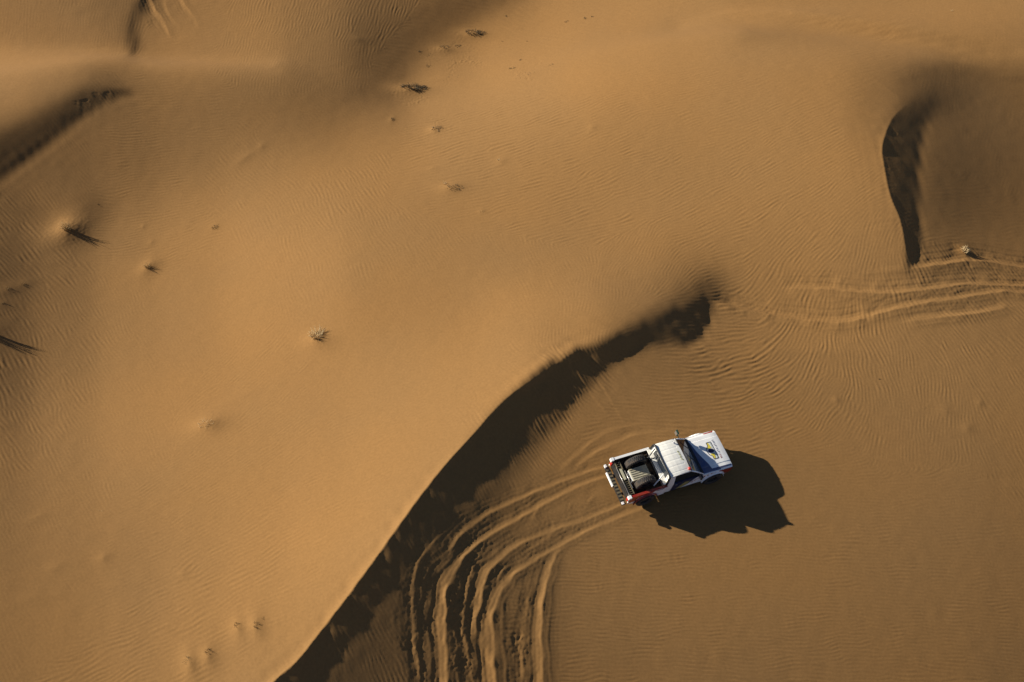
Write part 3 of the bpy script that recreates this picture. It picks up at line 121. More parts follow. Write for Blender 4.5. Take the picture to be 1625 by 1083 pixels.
[-5,0,-1,-1,-1,0,-1,-1,-1,-1,-1,-1,-1,-1,0,-1,-1,-1,-2,0,-1,-1,-1,-2,0,-1,-1,-1,-1,-1,-1,-1,-2,-2,0,-1,-1,0,0,2,2,1,0,0,1,0,1,1,1,0,0,1,0,0,1,-1,1,0,1,0,0,0,0,1,1,1,0,0,1,0,0,1,-1,0,0,0,1,0,-1,0,-1,0,-1,0,-1,0,-1,-1,-1,-1,0,0,-2,0,0,-1,2,-8,18,43,-12,4,7,0,6,-5,-11,1,-2,-1,0,0,0,-1,0,-1,0,-1,-1,0,-1,0,-1,1,-1,0,-1,1,0,-1,0,1,-1,0,0,0,0,1,-1,1,0,1,0,1,1,1,1,1,0,2,0,1,1,2,0,1,1,1,0,2,1,-1,1,0,0,0,1,0,-1,1,-1,-1,1,-1,0,0,0,0,0,-2,1,0,-1,0,0,-1,0,0,-1,0,0,0,-1,0,0,0,0],
[-5,-1,-1,-1,0,-2,0,-1,0,-2,0,-1,-1,0,-2,-1,0,-1,0,-2,-1,-1,-1,0,-1,-1,-1,-1,-1,-1,-2,-1,-1,-1,-1,-1,0,0,1,1,2,0,1,-1,1,0,1,1,1,0,0,0,0,1,0,1,0,0,0,0,0,1,1,0,0,1,0,1,0,1,0,0,1,0,0,0,0,0,0,0,0,-1,-1,-1,0,-1,0,-1,0,-1,-1,-1,0,-1,-1,0,-1,2,-9,19,43,-13,9,9,-1,0,-10,-5,-2,-1,1,-1,1,-1,-1,-1,-1,0,-1,0,-1,-1,0,-1,1,-1,0,-1,0,0,0,-1,1,0,0,0,0,0,1,1,1,0,1,1,1,1,1,1,1,1,1,1,1,0,2,0,1,1,1,0,1,1,-1,0,1,-1,0,0,0,-1,0,0,-1,1,-1,0,-1,0,-1,1,-1,-1,1,-1,0,0,-1,0,0,0,0,-1,0,0,-1,0,-1],
[-7,-1,0,-1,-1,0,-1,-1,-1,0,-1,0,-1,-1,0,-1,-1,-1,-1,0,-1,-1,-1,-1,-1,-1,-1,-1,-1,-1,0,-1,-1,-1,0,-1,-1,1,1,2,0,1,-1,1,-1,1,1,1,0,0,1,-1,1,0,0,0,1,-1,0,1,0,0,1,0,2,0,1,1,0,0,1,0,0,0,1,1,0,0,0,-1,-1,0,0,0,-2,0,-1,-1,-1,-1,0,-2,0,-1,0,-1,0,-3,3,-12,16,35,20,-5,-3,6,4,-13,-6,1,-2,1,-2,-1,-1,0,-2,0,-1,-2,0,-1,0,-1,-1,0,0,-1,0,0,-1,1,0,0,0,1,1,1,1,0,1,1,1,2,1,0,1,1,1,1,1,1,1,1,0,2,0,1,0,1,0,0,1,0,-1,0,-1,0,0,0,0,-1,0,-1,0,-1,0,-1,0,-1,0,0,-1,0,-1,0,0,0,-1,0,-1,1,-1,0,0,0,-1],
[-9,0,-1,0,-1,0,-1,0,-1,0,-1,-1,0,-1,-1,0,-1,-1,0,-1,-1,0,-1,-1,-1,0,-1,-1,-1,0,-1,-1,-1,-1,-1,-1,0,1,1,1,1,0,1,-1,1,0,1,0,0,1,-1,1,0,0,0,1,-1,1,0,0,0,1,0,1,0,1,1,0,2,0,1,0,1,0,0,1,0,0,0,1,-1,-1,-1,-1,1,-2,-1,0,-2,0,-2,-1,-1,0,-1,0,-2,0,-4,4,-11,17,21,32,-1,2,10,-1,-14,-10,-1,-4,-1,-1,0,-2,0,-2,-1,0,-2,-1,-1,0,-1,0,-1,1,-1,-1,1,0,1,1,1,1,1,0,1,2,1,1,1,1,1,1,1,1,1,0,1,1,0,2,1,0,1,0,1,1,0,0,-1,0,0,0,-1,0,-1,-1,0,0,-1,-1,0,0,-1,0,-1,0,0,-1,-1,0,0,-1,0,-1,0,0,0,-1,0,-1,0,-1,0],
[-10,0,0,-1,0,-2,0,0,0,-2,0,0,-1,-1,0,-1,0,0,-2,0,0,-2,0,0,-1,-1,-1,0,-1,-1,-1,0,-1,0,-1,0,0,0,2,2,0,0,-1,0,0,1,0,1,1,-1,0,0,0,0,1,0,0,0,0,0,0,1,0,2,1,0,1,1,0,1,0,1,1,1,0,0,1,1,0,-1,0,-1,0,-1,-2,0,-1,-2,0,-2,-1,-1,-1,-1,-1,0,0,-1,1,-2,7,-4,-12,18,42,25,4,-1,-7,-12,-18,-4,-1,-1,-2,0,-2,-2,0,-3,0,-1,-1,-1,0,0,0,-1,1,1,1,1,0,1,2,0,2,1,2,0,1,2,1,0,1,1,1,0,1,1,1,1,1,0,1,1,0,1,0,0,0,1,0,-1,-1,-1,0,-1,-1,1,-2,0,-1,0,-1,-1,0,-1,0,0,-1,0,-1,-1,0,0,0,-1,0,-1,0,-1,0,0,0,-1,0],
[-10,-1,-1,0,-1,0,0,-1,-1,1,-1,-1,-1,1,-1,-1,0,-1,0,-1,-1,1,-1,-1,0,-1,0,-1,0,-2,0,-1,-1,0,-1,1,0,2,1,0,1,-1,0,0,0,1,1,0,-1,1,0,0,0,0,0,0,0,0,0,0,1,0,2,0,1,1,1,1,1,1,1,1,-1,2,1,1,0,0,0,-1,0,-1,-1,-1,0,-2,-1,-1,-2,-1,-1,-1,-1,-1,0,-1,-1,1,-1,0,-3,-1,5,-12,11,21,26,23,7,-8,-10,-15,-9,-2,-3,-5,-1,0,-6,2,-1,0,0,0,0,-1,1,2,1,2,1,0,2,1,0,2,1,2,0,2,1,0,1,1,0,1,1,1,1,1,1,0,1,1,0,0,1,0,0,0,1,-1,-1,0,-1,0,-1,-1,0,-2,0,-1,0,-1,-1,0,-1,0,-1,-1,-1,0,0,0,-1,-1,0,0,-1,0,-1,0,0,-1,-1,1,-1],
[-12,-1,0,0,0,0,-2,0,0,-1,0,0,0,-1,0,-1,-1,0,0,0,-1,-1,0,-1,0,-1,0,-1,0,0,0,-1,0,-1,0,-1,2,0,2,0,0,0,-1,0,1,0,1,0,0,0,0,0,0,0,0,0,1,-1,1,0,1,0,1,1,1,1,1,1,1,1,1,1,1,0,2,0,1,0,0,0,-2,0,-1,-1,-2,0,-2,-1,-1,-2,-1,-1,-1,0,-1,0,0,-2,0,-1,1,1,-1,10,4,-3,3,19,23,9,5,-8,-10,-14,-11,-3,-7,-9,7,-3,1,0,0,1,2,3,2,2,-1,1,0,2,1,2,2,1,1,1,1,0,0,1,1,1,1,1,1,1,0,1,0,2,0,0,1,0,0,0,0,0,0,0,-1,-1,0,-1,-1,-1,-1,-1,0,-2,-1,0,-1,0,-1,-1,0,-1,0,-1,0,-1,0,-1,-1,0,0,-1,0,0,-1,0,0,-1,0],
[-13,0,-1,0,-1,0,1,-1,0,-1,0,-1,0,-1,0,1,-1,-1,0,-1,1,-1,-1,0,0,0,-1,0,-1,0,-1,0,0,-1,0,1,0,2,1,0,0,-1,0,0,0,1,0,1,0,-1,0,0,0,1,0,0,0,0,0,1,0,2,0,2,1,1,1,1,1,1,1,1,2,1,0,2,0,0,-1,-1,0,-1,-2,-1,-1,-1,-1,-2,-1,-1,-1,-1,-1,-1,0,-1,0,0,-1,1,1,2,5,-1,0,4,3,0,8,24,12,10,-3,-4,-6,-10,-11,-15,-16,5,-1,2,2,1,-1,2,1,3,3,1,2,1,2,0,1,1,1,0,1,0,2,0,1,1,2,1,0,1,1,0,1,0,1,0,0,0,0,0,0,-1,0,0,-1,0,-2,-1,-1,-1,-1,-1,-1,0,-1,-1,-1,-1,-1,0,-1,0,-1,0,-1,-1,0,0,0,-1,-1,0,-1,0,-1,0,0,-1,0],
[-14,0,0,-1,0,0,-1,0,0,0,-1,1,-1,0,-1,-1,1,0,-1,0,-1,0,0,0,-1,0,0,-1,0,0,0,-1,0,0,0,0,2,1,0,1,-1,0,0,0,0,1,0,0,0,0,0,0,0,0,0,0,0,1,0,0,1,1,2,0,1,2,1,2,1,1,1,1,1,1,2,0,1,-1,0,-1,-1,-1,-1,-1,-1,-2,-1,-1,-2,0,-2,0,-1,0,-1,0,-1,0,1,0,1,2,0,2,2,1,0,2,6,6,15,13,3,0,-3,-5,-6,3,-16,-23,6,1,0,0,2,-1,1,-3,1,1,1,1,0,1,2,1,1,2,1,3,0,3,2,2,1,2,1,1,1,0,0,0,0,0,0,0,0,-1,0,0,-1,-1,2,-3,-1,-2,-1,-1,-1,-1,-1,-1,-1,-1,0,-1,0,-1,0,-2,0,-1,0,0,-1,0,-1,-1,0,-1,0,0,0,-1,-1,0,-1],
[-15,0,0,0,0,-1,0,0,-1,0,0,-1,0,0,0,0,-1,0,0,0,0,0,-1,0,0,-1,0,1,-1,0,-1,0,0,0,0,1,1,1,1,0,-1,0,-1,1,1,1,0,-1,1,-1,0,0,0,1,0,0,0,0,1,1,1,1,1,1,2,1,1,1,1,1,1,2,1,2,0,1,0,0,-1,-1,-1,-2,0,-1,-1,-1,-2,0,-1,-2,-1,-1,0,-1,-1,0,0,-1,0,2,0,1,1,2,0,0,2,2,-1,2,4,5,13,7,0,-6,2,-8,3,-12,-7,-2,0,1,-1,1,0,1,1,0,0,1,0,2,1,2,1,3,2,1,3,1,2,2,1,0,1,0,0,0,1,-1,0,1,-1,0,-1,0,-1,-1,-1,-1,0,-1,-2,-1,-1,-1,-2,0,-2,0,-1,-1,-1,0,-1,-1,-1,1,-1,-1,0,-1,-1,0,-1,1,-1,0,-1,-1,-1,0,0,-1,0],
[-16,0,0,0,0,0,-1,0,0,0,0,0,0,0,0,-1,0,0,0,-1,0,0,0,0,-1,1,-1,0,0,-1,0,0,0,0,1,0,1,1,0,0,0,0,0,1,0,0,1,0,-1,1,-1,0,1,0,0,1,0,0,0,1,1,1,2,2,0,2,1,1,2,1,1,1,1,1,2,0,0,0,-1,-1,-2,0,-1,-1,-1,-1,-1,-2,-1,-1,0,-1,-1,-1,1,-2,0,0,0,-1,1,1,0,0,1,0,-1,-2,-1,-1,0,6,8,6,10,3,-7,1,-2,4,-21,2,2,0,1,0,0,1,0,0,1,1,2,2,1,2,3,1,3,2,1,2,0,0,1,1,0,1,-1,0,-1,1,0,-1,0,-1,-1,-1,0,-2,-1,-1,-1,-2,-1,-1,-1,-1,-1,-1,0,-2,0,-1,0,-2,0,-1,0,-1,-1,0,-1,0,0,-1,0,-1,0,-1,0,-1,0,-1,-1,1,-1],
[-16,-1,0,0,0,0,1,-1,0,0,0,0,-1,0,0,1,-1,0,-1,1,-1,0,0,0,0,-1,1,-1,0,0,0,0,-1,1,0,2,0,1,1,0,-1,0,1,-1,2,0,0,0,0,-1,1,0,0,0,1,-1,1,1,0,1,2,1,1,1,2,0,2,1,1,2,1,1,2,0,1,1,0,-1,-1,-1,0,-1,-2,0,-1,-1,-1,-1,-1,-1,-1,0,-1,0,-1,-1,-1,-1,-1,0,0,-1,0,-1,-2,-2,-2,-1,-1,0,1,0,3,9,5,12,6,2,0,1,-12,-4,-2,1,-1,0,0,1,1,2,1,1,3,1,3,2,2,2,1,1,1,0,1,1,0,0,0,-1,1,0,-1,-1,0,-1,-1,0,-1,-1,-2,-1,-2,-1,-2,-1,0,-1,-1,-2,0,-1,-2,0,-1,0,-1,0,-1,0,-1,-1,0,-1,-1,0,-1,-1,0,-1,0,-1,0,0,-1,0,0,-1,-1],
[-17,0,0,0,0,0,-1,1,0,0,-1,0,1,-1,0,0,0,0,0,0,0,0,0,-1,1,0,-1,0,0,0,0,0,0,-1,1,1,2,1,-1,0,0,0,0,1,0,1,0,0,-1,1,-1,1,0,0,1,1,-1,1,1,1,1,2,1,1,1,2,1,1,1,1,2,0,1,2,0,1,-1,0,-1,0,-2,0,-1,-1,-1,-1,-1,0,-1,0,-1,-1,0,-1,-2,0,-2,-1,-2,-2,-2,-2,-2,-2,-2,-2,-1,-1,1,-1,0,2,2,3,8,5,10,9,1,-6,6,-10,-1,-3,1,1,2,1,1,2,2,3,2,3,1,2,1,1,1,0,1,0,0,0,0,1,0,0,-1,-1,0,0,-2,-1,-1,-2,-1,-2,-2,-1,-1,-2,-1,2,-3,-1,-2,0,-1,-1,0,-1,-1,-1,-1,0,-1,-1,0,-1,0,0,0,-2,0,0,-1,0,-1,0,0,-1,0,-1,0,-1,0],
[-18,1,0,-1,0,0,1,0,0,-1,1,0,-1,1,0,-1,1,-1,1,-1,0,0,0,0,-1,0,0,0,0,0,0,-1,0,1,1,1,1,0,1,-1,1,-1,1,1,1,0,-1,0,0,0,1,-1,1,1,0,0,1,0,2,1,1,1,1,2,2,1,1,1,1,0,1,2,1,1,0,0,0,-1,0,-1,0,-2,0,-1,0,-1,0,-2,0,-1,0,-1,-1,-1,-2,-2,-3,-3,-2,-3,-2,-2,-2,-2,-1,-1,-1,0,0,1,1,1,2,2,4,7,9,3,9,7,-2,-5,-2,-5,0,1,1,3,2,3,3,2,1,1,2,0,1,0,0,1,0,1,0,0,0,0,0,0,-1,0,-1,-2,-1,-2,-2,-2,-2,-1,-2,-1,-2,-2,-2,1,0,-2,0,-1,0,-1,-1,-1,0,-1,0,-1,-1,0,-1,0,-1,-1,0,0,0,-1,0,-1,0,-1,-1,0,0,0,-2,0,0],
[-18,0,0,1,0,-1,0,0,0,1,0,-1,1,0,-1,1,0,0,-1,1,0,-1,0,0,0,0,0,0,-1,0,0,0,0,1,0,1,1,1,0,0,-1,1,1,1,0,0,1,-1,0,0,0,1,1,0,0,1,1,1,0,1,2,1,2,1,1,1,1,0,1,2,1,0,1,1,1,0,0,-1,-1,-1,-1,0,0,-1,-1,0,-1,0,-1,0,-1,-1,-2,-3,-2,-3,-3,-3,-3,-2,-3,-1,-2,-1,-1,-1,1,0,1,1,1,2,2,2,3,4,4,9,6,9,5,-4,-9,0,0,1,4,1,4,1,2,1,1,1,0,1,0,0,0,1,0,0,0,1,1,-1,0,0,-1,-1,-2,-3,-2,-2,-2,-2,-2,-2,-1,-2,-1,0,-1,-2,0,0,-1,0,-2,-1,0,0,-2,0,-1,-1,1,-1,-1,0,0,-1,-1,0,-1,0,-1,0,0,0,-1,-1,0,-1,1,-1,0],
[-19,0,0,0,1,1,0,0,0,0,-1,1,0,0,0,0,0,0,0,0,0,0,0,-1,0,0,-1,0,1,-1,0,0,1,-1,2,1,1,0,0,0,0,1,0,1,0,1,-1,1,0,0,0,1,1,0,1,0,1,1,1,2,1,2,1,1,0,1,1,1,1,0,1,2,1,0,0,0,-1,0,-1,-1,0,0,-1,0,-1,-1,0,-1,0,-2,-1,-2,-2,-3,-3,-4,-2,-3,-2,-2,-1,-1,-1,-1,-1,0,0,0,1,2,2,1,1,3,2,4,5,4,7,3,7,2,-3,-1,0,3,2,3,0,2,0,1,0,0,0,0,0,1,1,0,0,1,1,0,0,1,0,-2,-1,-4,-3,-2,-3,-2,-2,-1,-1,-2,-1,-1,-1,-2,-1,-1,1,-1,-1,-1,-1,0,-1,-1,0,-1,0,-1,-1,0,0,-1,-1,0,0,-1,0,0,-1,0,-1,0,0,0,-1,0,-1,0,-1],
[-19,0,1,0,-1,1,0,0,0,0,2,-1,0,0,1,0,-1,0,0,-1,0,0,0,0,0,0,0,0,-1,1,-1,1,-1,2,0,2,0,1,-1,0,1,0,1,0,2,-1,1,0,0,0,1,1,0,1,0,2,0,1,1,1,2,1,1,1,1,0,1,1,0,2,0,1,0,0,1,-1,0,-1,-1,0,0,-1,0,-1,0,-1,-1,-1,-2,-1,-2,-2,-3,-2,-3,-2,-3,-1,-2,-1,-1,-1,-1,-1,0,0,-1,2,0,1,1,2,3,2,2,2,3,4,4,8,5,1,2,1,2,2,0,1,2,0,0,-1,1,0,0,0,1,1,0,0,2,0,1,0,1,0,-1,-3,-5,-2,-3,-3,-1,-2,-1,-2,-1,-1,-1,-2,-1,-1,-1,-2,0,-1,0,-1,-1,0,-1,-1,0,0,-1,0,-1,-1,0,0,-1,0,-1,0,-1,0,0,-1,0,-1,0,0,-1,0,-1,0,0],
[-20,1,0,0,1,0,0,1,0,1,-1,1,0,0,0,-1,1,0,-1,0,0,-1,0,0,0,-1,1,-1,1,-1,1,0,1,0,2,0,1,0,0,0,0,1,1,1,0,1,0,-1,1,1,1,0,1,1,1,0,1,1,2,1,1,1,1,0,1,1,0,1,1,0,1,0,0,1,-1,-1,0,-1,0,0,-1,-1,-1,0,-1,-1,-1,-2,-1,-2,-2,-2,-2,-2,-2,-2,-1,-2,-1,-1,-1,-1,0,-1,-1,0,0,0,1,2,1,1,1,2,2,2,1,3,4,4,6,7,4,3,2,0,1,0,0,-1,1,0,0,0,1,1,0,0,1,2,0,1,1,1,1,-1,-7,-5,-1,-2,-2,0,-3,-1,-1,-2,-1,-2,-1,-1,-2,-2,-1,0,-2,0,-1,-1,0,-1,0,-1,-1,0,-1,0,0,0,-1,-1,0,0,-1,0,0,-1,0,0,-1,0,-1,0,0,-1,0,0,-1],
[-20,0,1,1,0,0,1,0,1,-1,1,0,0,1,0,0,-2,-1,1,-1,0,0,0,0,0,0,0,0,0,0,0,0,1,1,1,1,1,-1,1,0,0,1,0,2,0,0,0,1,1,0,1,1,1,1,0,1,1,1,1,2,0,1,1,1,0,1,0,1,0,0,0,0,1,-1,0,0,-2,0,0,-1,-1,0,-1,-2,-1,-1,-3,0,-2,-2,-1,-1,-1,-2,-1,-2,-1,-1,-2,-1,0,-2,0,-1,0,-1,0,1,0,0,2,1,1,0,2,1,2,2,2,4,7,7,6,4,3,0,0,0,0,1,0,0,0,1,1,1,1,2,2,2,3,3,2,3,0,-1,-17,-5,-1,-2,-1,-2,-1,-2,-3,-1,-2,-1,-2,-1,-2,0,-2,-2,-1,1,-2,0,-1,-1,-1,1,-1,-1,0,-1,0,-1,0,0,0,-1,0,-1,0,-1,0,0,-1,0,0,-1,0,0,0,-2,0],
[-20,1,0,0,1,0,1,0,0,1,0,1,1,-1,1,0,-3,-1,-1,1,-1,1,0,0,0,0,0,0,0,1,0,0,1,1,1,1,0,1,-1,1,1,0,2,0,1,0,1,0,0,1,1,2,0,1,1,1,0,1,1,1,2,0,0,0,1,0,1,0,0,1,0,0,-1,0,-1,-1,0,-2,-1,-1,-1,-1,-1,-1,-2,-2,0,-2,-1,-1,-1,-1,-2,-1,-1,0,-2,-1,0,-1,-2,0,-2,1,-1,-1,0,-1,1,1,0,1,0,1,1,1,2,2,3,5,5,7,6,5,2,1,1,0,0,0,1,1,1,1,0,1,2,1,2,3,4,5,7,5,1,-6,-14,-14,-1,0,-2,-3,-2,-2,-1,-2,-2,-2,-2,-2,-1,-2,-1,-1,-2,-1,1,-2,0,0,-1,-1,0,0,-1,0,-1,0,0,-1,0,0,0,0,-1,0,-1,-1,1,-1,0,-1,0,-1,0,0,0],
[-20,1,0,1,0,1,0,1,1,0,1,0,0,1,0,0,-4,-2,0,0,1,0,0,0,0,1,-1,1,0,0,1,1,0,2,1,1,0,-1,1,0,0,1,2,1,0,1,0,1,1,1,1,0,1,1,1,0,2,1,1,0,0,1,0,1,0,0,0,0,0,0,0,-1,0,-1,-1,-1,-2,0,-2,-1,-1,-2,-1,-1,-2,0,-2,-1,-1,0,-1,-1,0,-2,-1,-1,-1,-1,-1,-1,0,-1,0,-2,-1,0,0,0,0,0,1,0,1,1,2,2,2,2,4,4,5,6,5,4,1,2,0,1,1,1,1,1,1,1,2,2,1,2,2,2,4,6,5,3,-1,-10,-5,-11,-2,-4,-2,-1,-3,-2,-3,-1,-3,-1,-2,-1,-2,-2,-1,-2,0,-2,0,0,-1,-1,1,-1,0,-1,0,0,-1,0,-1,0,-1,0,-1,0,0,0,0,-1,-1,0,0,0,-1,0,-1,0,-1],
[-19,0,0,1,1,1,0,0,1,1,0,1,1,0,0,-1,-3,-3,0,0,1,0,0,1,0,0,0,1,0,0,0,1,1,1,2,0,0,1,0,0,2,1,0,1,2,0,1,1,0,1,1,1,1,0,1,1,0,0,1,1,0,1,0,0,0,0,0,0,0,-1,0,0,-1,-2,-1,-2,-2,-2,-1,-1,-2,0,-2,-1,0,-2,0,-1,0,-1,-1,-1,-1,0,-2,-1,0,-1,-1,0,-1,-1,-1,0,0,-1,0,0,1,0,1,1,1,2,1,2,3,3,3,4,4,4,4,3,2,1,2,1,1,2,1,2,1,1,1,1,2,2,2,4,3,4,4,2,-5,-8,-5,-3,-9,0,-1,-3,-2,-2,-2,-4,-1,-2,-2,-2,-1,-1,-2,0,-2,0,-2,0,0,0,-1,0,-1,0,0,-1,0,-1,0,0,0,-1,0,-1,0,-1,0,0,0,-1,-1,0,-1,0,0,-1,0],
[-19,0,2,0,0,1,1,1,0,0,1,1,0,2,-1,-3,-1,-3,-1,1,-1,1,0,1,0,0,1,0,1,1,0,0,2,1,0,2,0,0,0,1,1,2,1,1,0,1,1,0,1,2,0,2,0,1,0,0,0,1,0,0,1,-1,1,-1,1,0,0,-1,0,0,-1,-2,-2,-1,-3,-2,-1,-2,-1,-2,0,-1,-1,-1,-1,0,-1,0,-2,0,-1,-1,0,-1,0,-1,-1,0,0,-1,0,0,-1,0,0,0,-1,1,0,2,0,2,1,1,2,3,2,3,3,3,4,3,3,2,3,1,1,2,2,1,2,1,2,2,1,2,1,1,3,2,3,2,3,0,-2,-10,0,2,-11,-2,-3,-2,-3,-3,-2,-2,-2,-2,-1,-1,-2,-1,-1,-2,0,-2,0,-1,0,0,-1,0,0,-1,0,-1,0,0,0,-1,0,-1,0,0,-1,0,-1,0,-1,1,-1,-1,0,-1,-1,1,-1],
[-19,1,1,1,1,-1,1,1,0,2,0,1,1,-1,0,-3,-1,-2,-1,-1,1,0,1,0,1,0,1,0,0,1,0,2,1,2,1,0,1,0,1,0,1,2,1,1,1,1,0,1,1,1,1,0,1,-1,0,0,1,0,0,1,0,0,-1,1,-1,1,-1,0,0,-2,-2,-1,-3,-2,-2,-3,-2,0,-2,0,-1,-1,0,-1,-1,-1,0,-1,0,-2,0,0,-1,0,0,0,0,-1,0,0,-1,0,1,0,-1,1,1,0,1,0,2,0,2,2,1,2,3,3,3,2,3,2,3,2,2,3,2,1,2,2,1,2,2,1,2,0,2,3,1,3,2,3,2,-1,-6,-9,1,-3,-5,-3,-2,-3,-2,-2,-2,-1,-2,-1,-1,-2,-1,-1,-1,-1,-2,0,-2,1,-1,-1,0,-1,0,0,-1,1,-1,0,-1,0,-1,1,-1,0,-1,0,-1,0,0,-2,0,0,0,-1,0,-2,0],
[-17,1,-1,1,1,1,0,1,1,0,1,0,1,0,-2,-2,0,0,-4,0,1,0,1,0,0,1,1,0,1,0,2,0,1,1,2,0,1,0,1,2,1,1,2,0,1,1,1,1,1,0,1,0,-1,0,0,0,0,0,0,0,0,1,0,0,0,-1,0,-1,-2,-2,-2,-3,-2,-3,-2,-1,-2,-1,0,-1,-1,-1,0,-1,0,0,-2,0,-1,1,-1,0,0,0,0,0,0,0,0,0,1,0,0,0,1,0,0,0,1,1,1,2,1,2,2,1,2,2,2,3,2,4,2,3,1,2,2,3,1,2,2,2,0,1,2,1,1,1,2,1,3,2,0,-2,-6,-9,2,-1,-5,-2,-2,-1,-1,-2,-2,-1,-2,-1,-2,-1,-1,-1,-1,-1,0,-2,0,-2,0,0,0,0,0,0,0,-1,0,-1,0,0,0,-2,1,-1,0,-1,0,-1,-1,1,-1,-1,-1,0,-1,0,-1],
[-16,0,1,0,0,1,1,0,1,1,1,1,0,-1,-2,-1,0,-1,-3,0,0,1,0,1,1,0,0,2,0,0,1,2,2,1,0,1,1,1,1,1,2,1,1,2,0,1,1,0,1,-1,0,-1,1,-1,0,0,-1,1,1,0,0,0,0,0,0,-2,-1,-2,-3,-2,-3,-2,-2,-2,-2,-2,0,-2,0,-1,0,0,-1,0,0,-1,0,0,0,-1,0,0,0,0,0,0,1,1,0,0,0,1,0,0,1,0,1,1,0,2,1,1,1,1,1,2,2,2,3,2,3,1,3,2,3,2,2,1,2,2,2,1,1,2,-1,2,1,1,1,2,2,1,-3,-6,-9,0,-1,-2,-1,0,0,-2,-1,-1,-1,-2,-1,-2,-1,-1,-1,-1,-1,0,-2,1,-1,-2,1,-1,0,0,-1,0,-1,0,0,0,0,-1,0,0,-1,-1,0,-1,0,0,-1,-1,0,-1,0,-1,0,-1,-1],
[-16,1,1,1,0,1,0,1,0,1,0,1,0,-1,-2,-1,1,0,-1,-3,0,1,0,1,0,1,1,0,1,1,1,1,2,1,2,1,0,1,1,1,2,2,2,1,1,0,-1,0,0,0,-1,0,-2,1,-1,0,1,0,0,1,1,-1,1,-1,-2,-1,-3,-3,-2,-3,-2,-3,-1,-2,-1,-1,-1,0,-2,1,-1,0,0,0,-1,0,0,-1,0,0,1,0,0,0,1,0,0,1,0,1,1,0,0,1,0,1,0,1,1,1,0,2,1,1,2,2,1,3,2,2,3,3,1,3,2,2,1,2,2,1,0,2,1,0,2,0,0,1,1,2,2,0,-1,-7,-11,-1,1,2,1,-2,-1,0,-2,-1,-2,-1,-1,-1,-1,-1,-1,-1,0,-2,0,-1,-1,0,-1,0,0,0,0,-1,1,0,0,-1,-1,0,-1,1,-1,0,-1,0,-1,-1,0,-1,-1,0,-1,0,-1,0,-1],
[-14,0,1,0,1,0,1,0,1,0,1,0,0,-1,-2,0,1,1,-1,-4,0,1,1,-1,1,2,0,1,1,1,1,2,1,2,0,1,1,1,2,3,2,2,1,0,0,-1,-1,-1,-2,0,0,-1,0,-1,1,0,1,1,1,0,0,0,-2,-2,-2,-3,-2,-3,-2,-2,-2,-1,-2,-2,-1,-1,-1,0,0,-1,1,-1,0,0,0,0,0,0,0,1,-1,0,1,0,0,2,0,0,1,1,0,0,2,0,0,1,1,1,1,0,2,1,1,1,2,1,3,2,2,3,1,2,3,1,2,1,2,1,1,1,2,0,2,0,0,0,1,0,2,1,2,2,-2,-6,-10,1,1,1,0,-3,-1,-1,-1,-1,0,-2,-1,-1,-1,-1,0,-1,-1,0,-1,-1,0,0,-2,1,0,0,0,0,0,-1,0,0,0,0,-1,-1,0,-1,0,-1,0,0,-1,0,-1,-1,0,-1,-1,-1,0],
[-13,1,-1,1,0,1,0,1,1,0,1,-1,0,-2,1,1,0,0,1,-3,-2,0,0,2,0,0,2,0,1,2,1,2,1,2,1,1,2,3,2,3,2,0,-1,-1,-2,-2,-2,0,-1,0,-1,0,1,1,0,2,0,1,0,0,-1,-2,-2,-3,-2,-3,-3,-1,-3,-1,-2,-1,-2,0,-2,0,0,-1,0,0,-1,1,-1,0,0,0,1,0,0,0,1,0,0,1,1,0,1,0,1,0,1,1,0,1,1,1,0,1,1,2,1,1,2,1,1,3,1,2,2,2,2,2,1,2,1,2,0,2,1,1,0,1,0,1,0,1,0,1,1,2,1,0,-2,-6,-10,7,0,0,0,-6,0,0,0,-1,-1,0,-1,-1,-1,-1,-1,0,-1,-1,1,-1,1,-1,-1,0,0,0,0,0,-1,0,0,0,-1,0,0,-1,-1,0,0,0,-1,-1,0,-1,0,-1,-1,0,-1,0,-1],
[-12,-1,1,0,1,0,1,0,0,1,0,1,-1,0,1,1,1,1,-1,-1,-4,-1,2,0,0,2,0,2,1,0,3,1,2,0,3,4,3,4,2,-1,-1,-2,-2,-2,-2,-2,0,-1,1,-1,2,1,0,1,1,0,1,0,0,-2,-2,-2,-3,-2,-4,-1,-2,-2,-2,-2,0,-2,0,-2,0,-1,-1,0,0,0,0,0,0,0,1,-1,0,1,1,0,0,1,0,1,0,0,1,1,1,0,1,1,1,0,1,1,2,1,1,1,1,2,1,3,1,2,2,1,2,2,1,1,1,1,1,0,2,0,1,1,1,0,1,0,0,1,1,1,1,0,1,-1,-4,-5,0,1,0,-1,0,-5,0,0,0,-1,0,-1,-1,-1,0,0,-1,-1,0,1,-1,0,-1,0,0,0,-1,0,0,0,0,0,-1,0,0,-1,0,0,0,-1,-1,0,-1,0,-1,0,-1,1,-1,-1,0,-1,0],
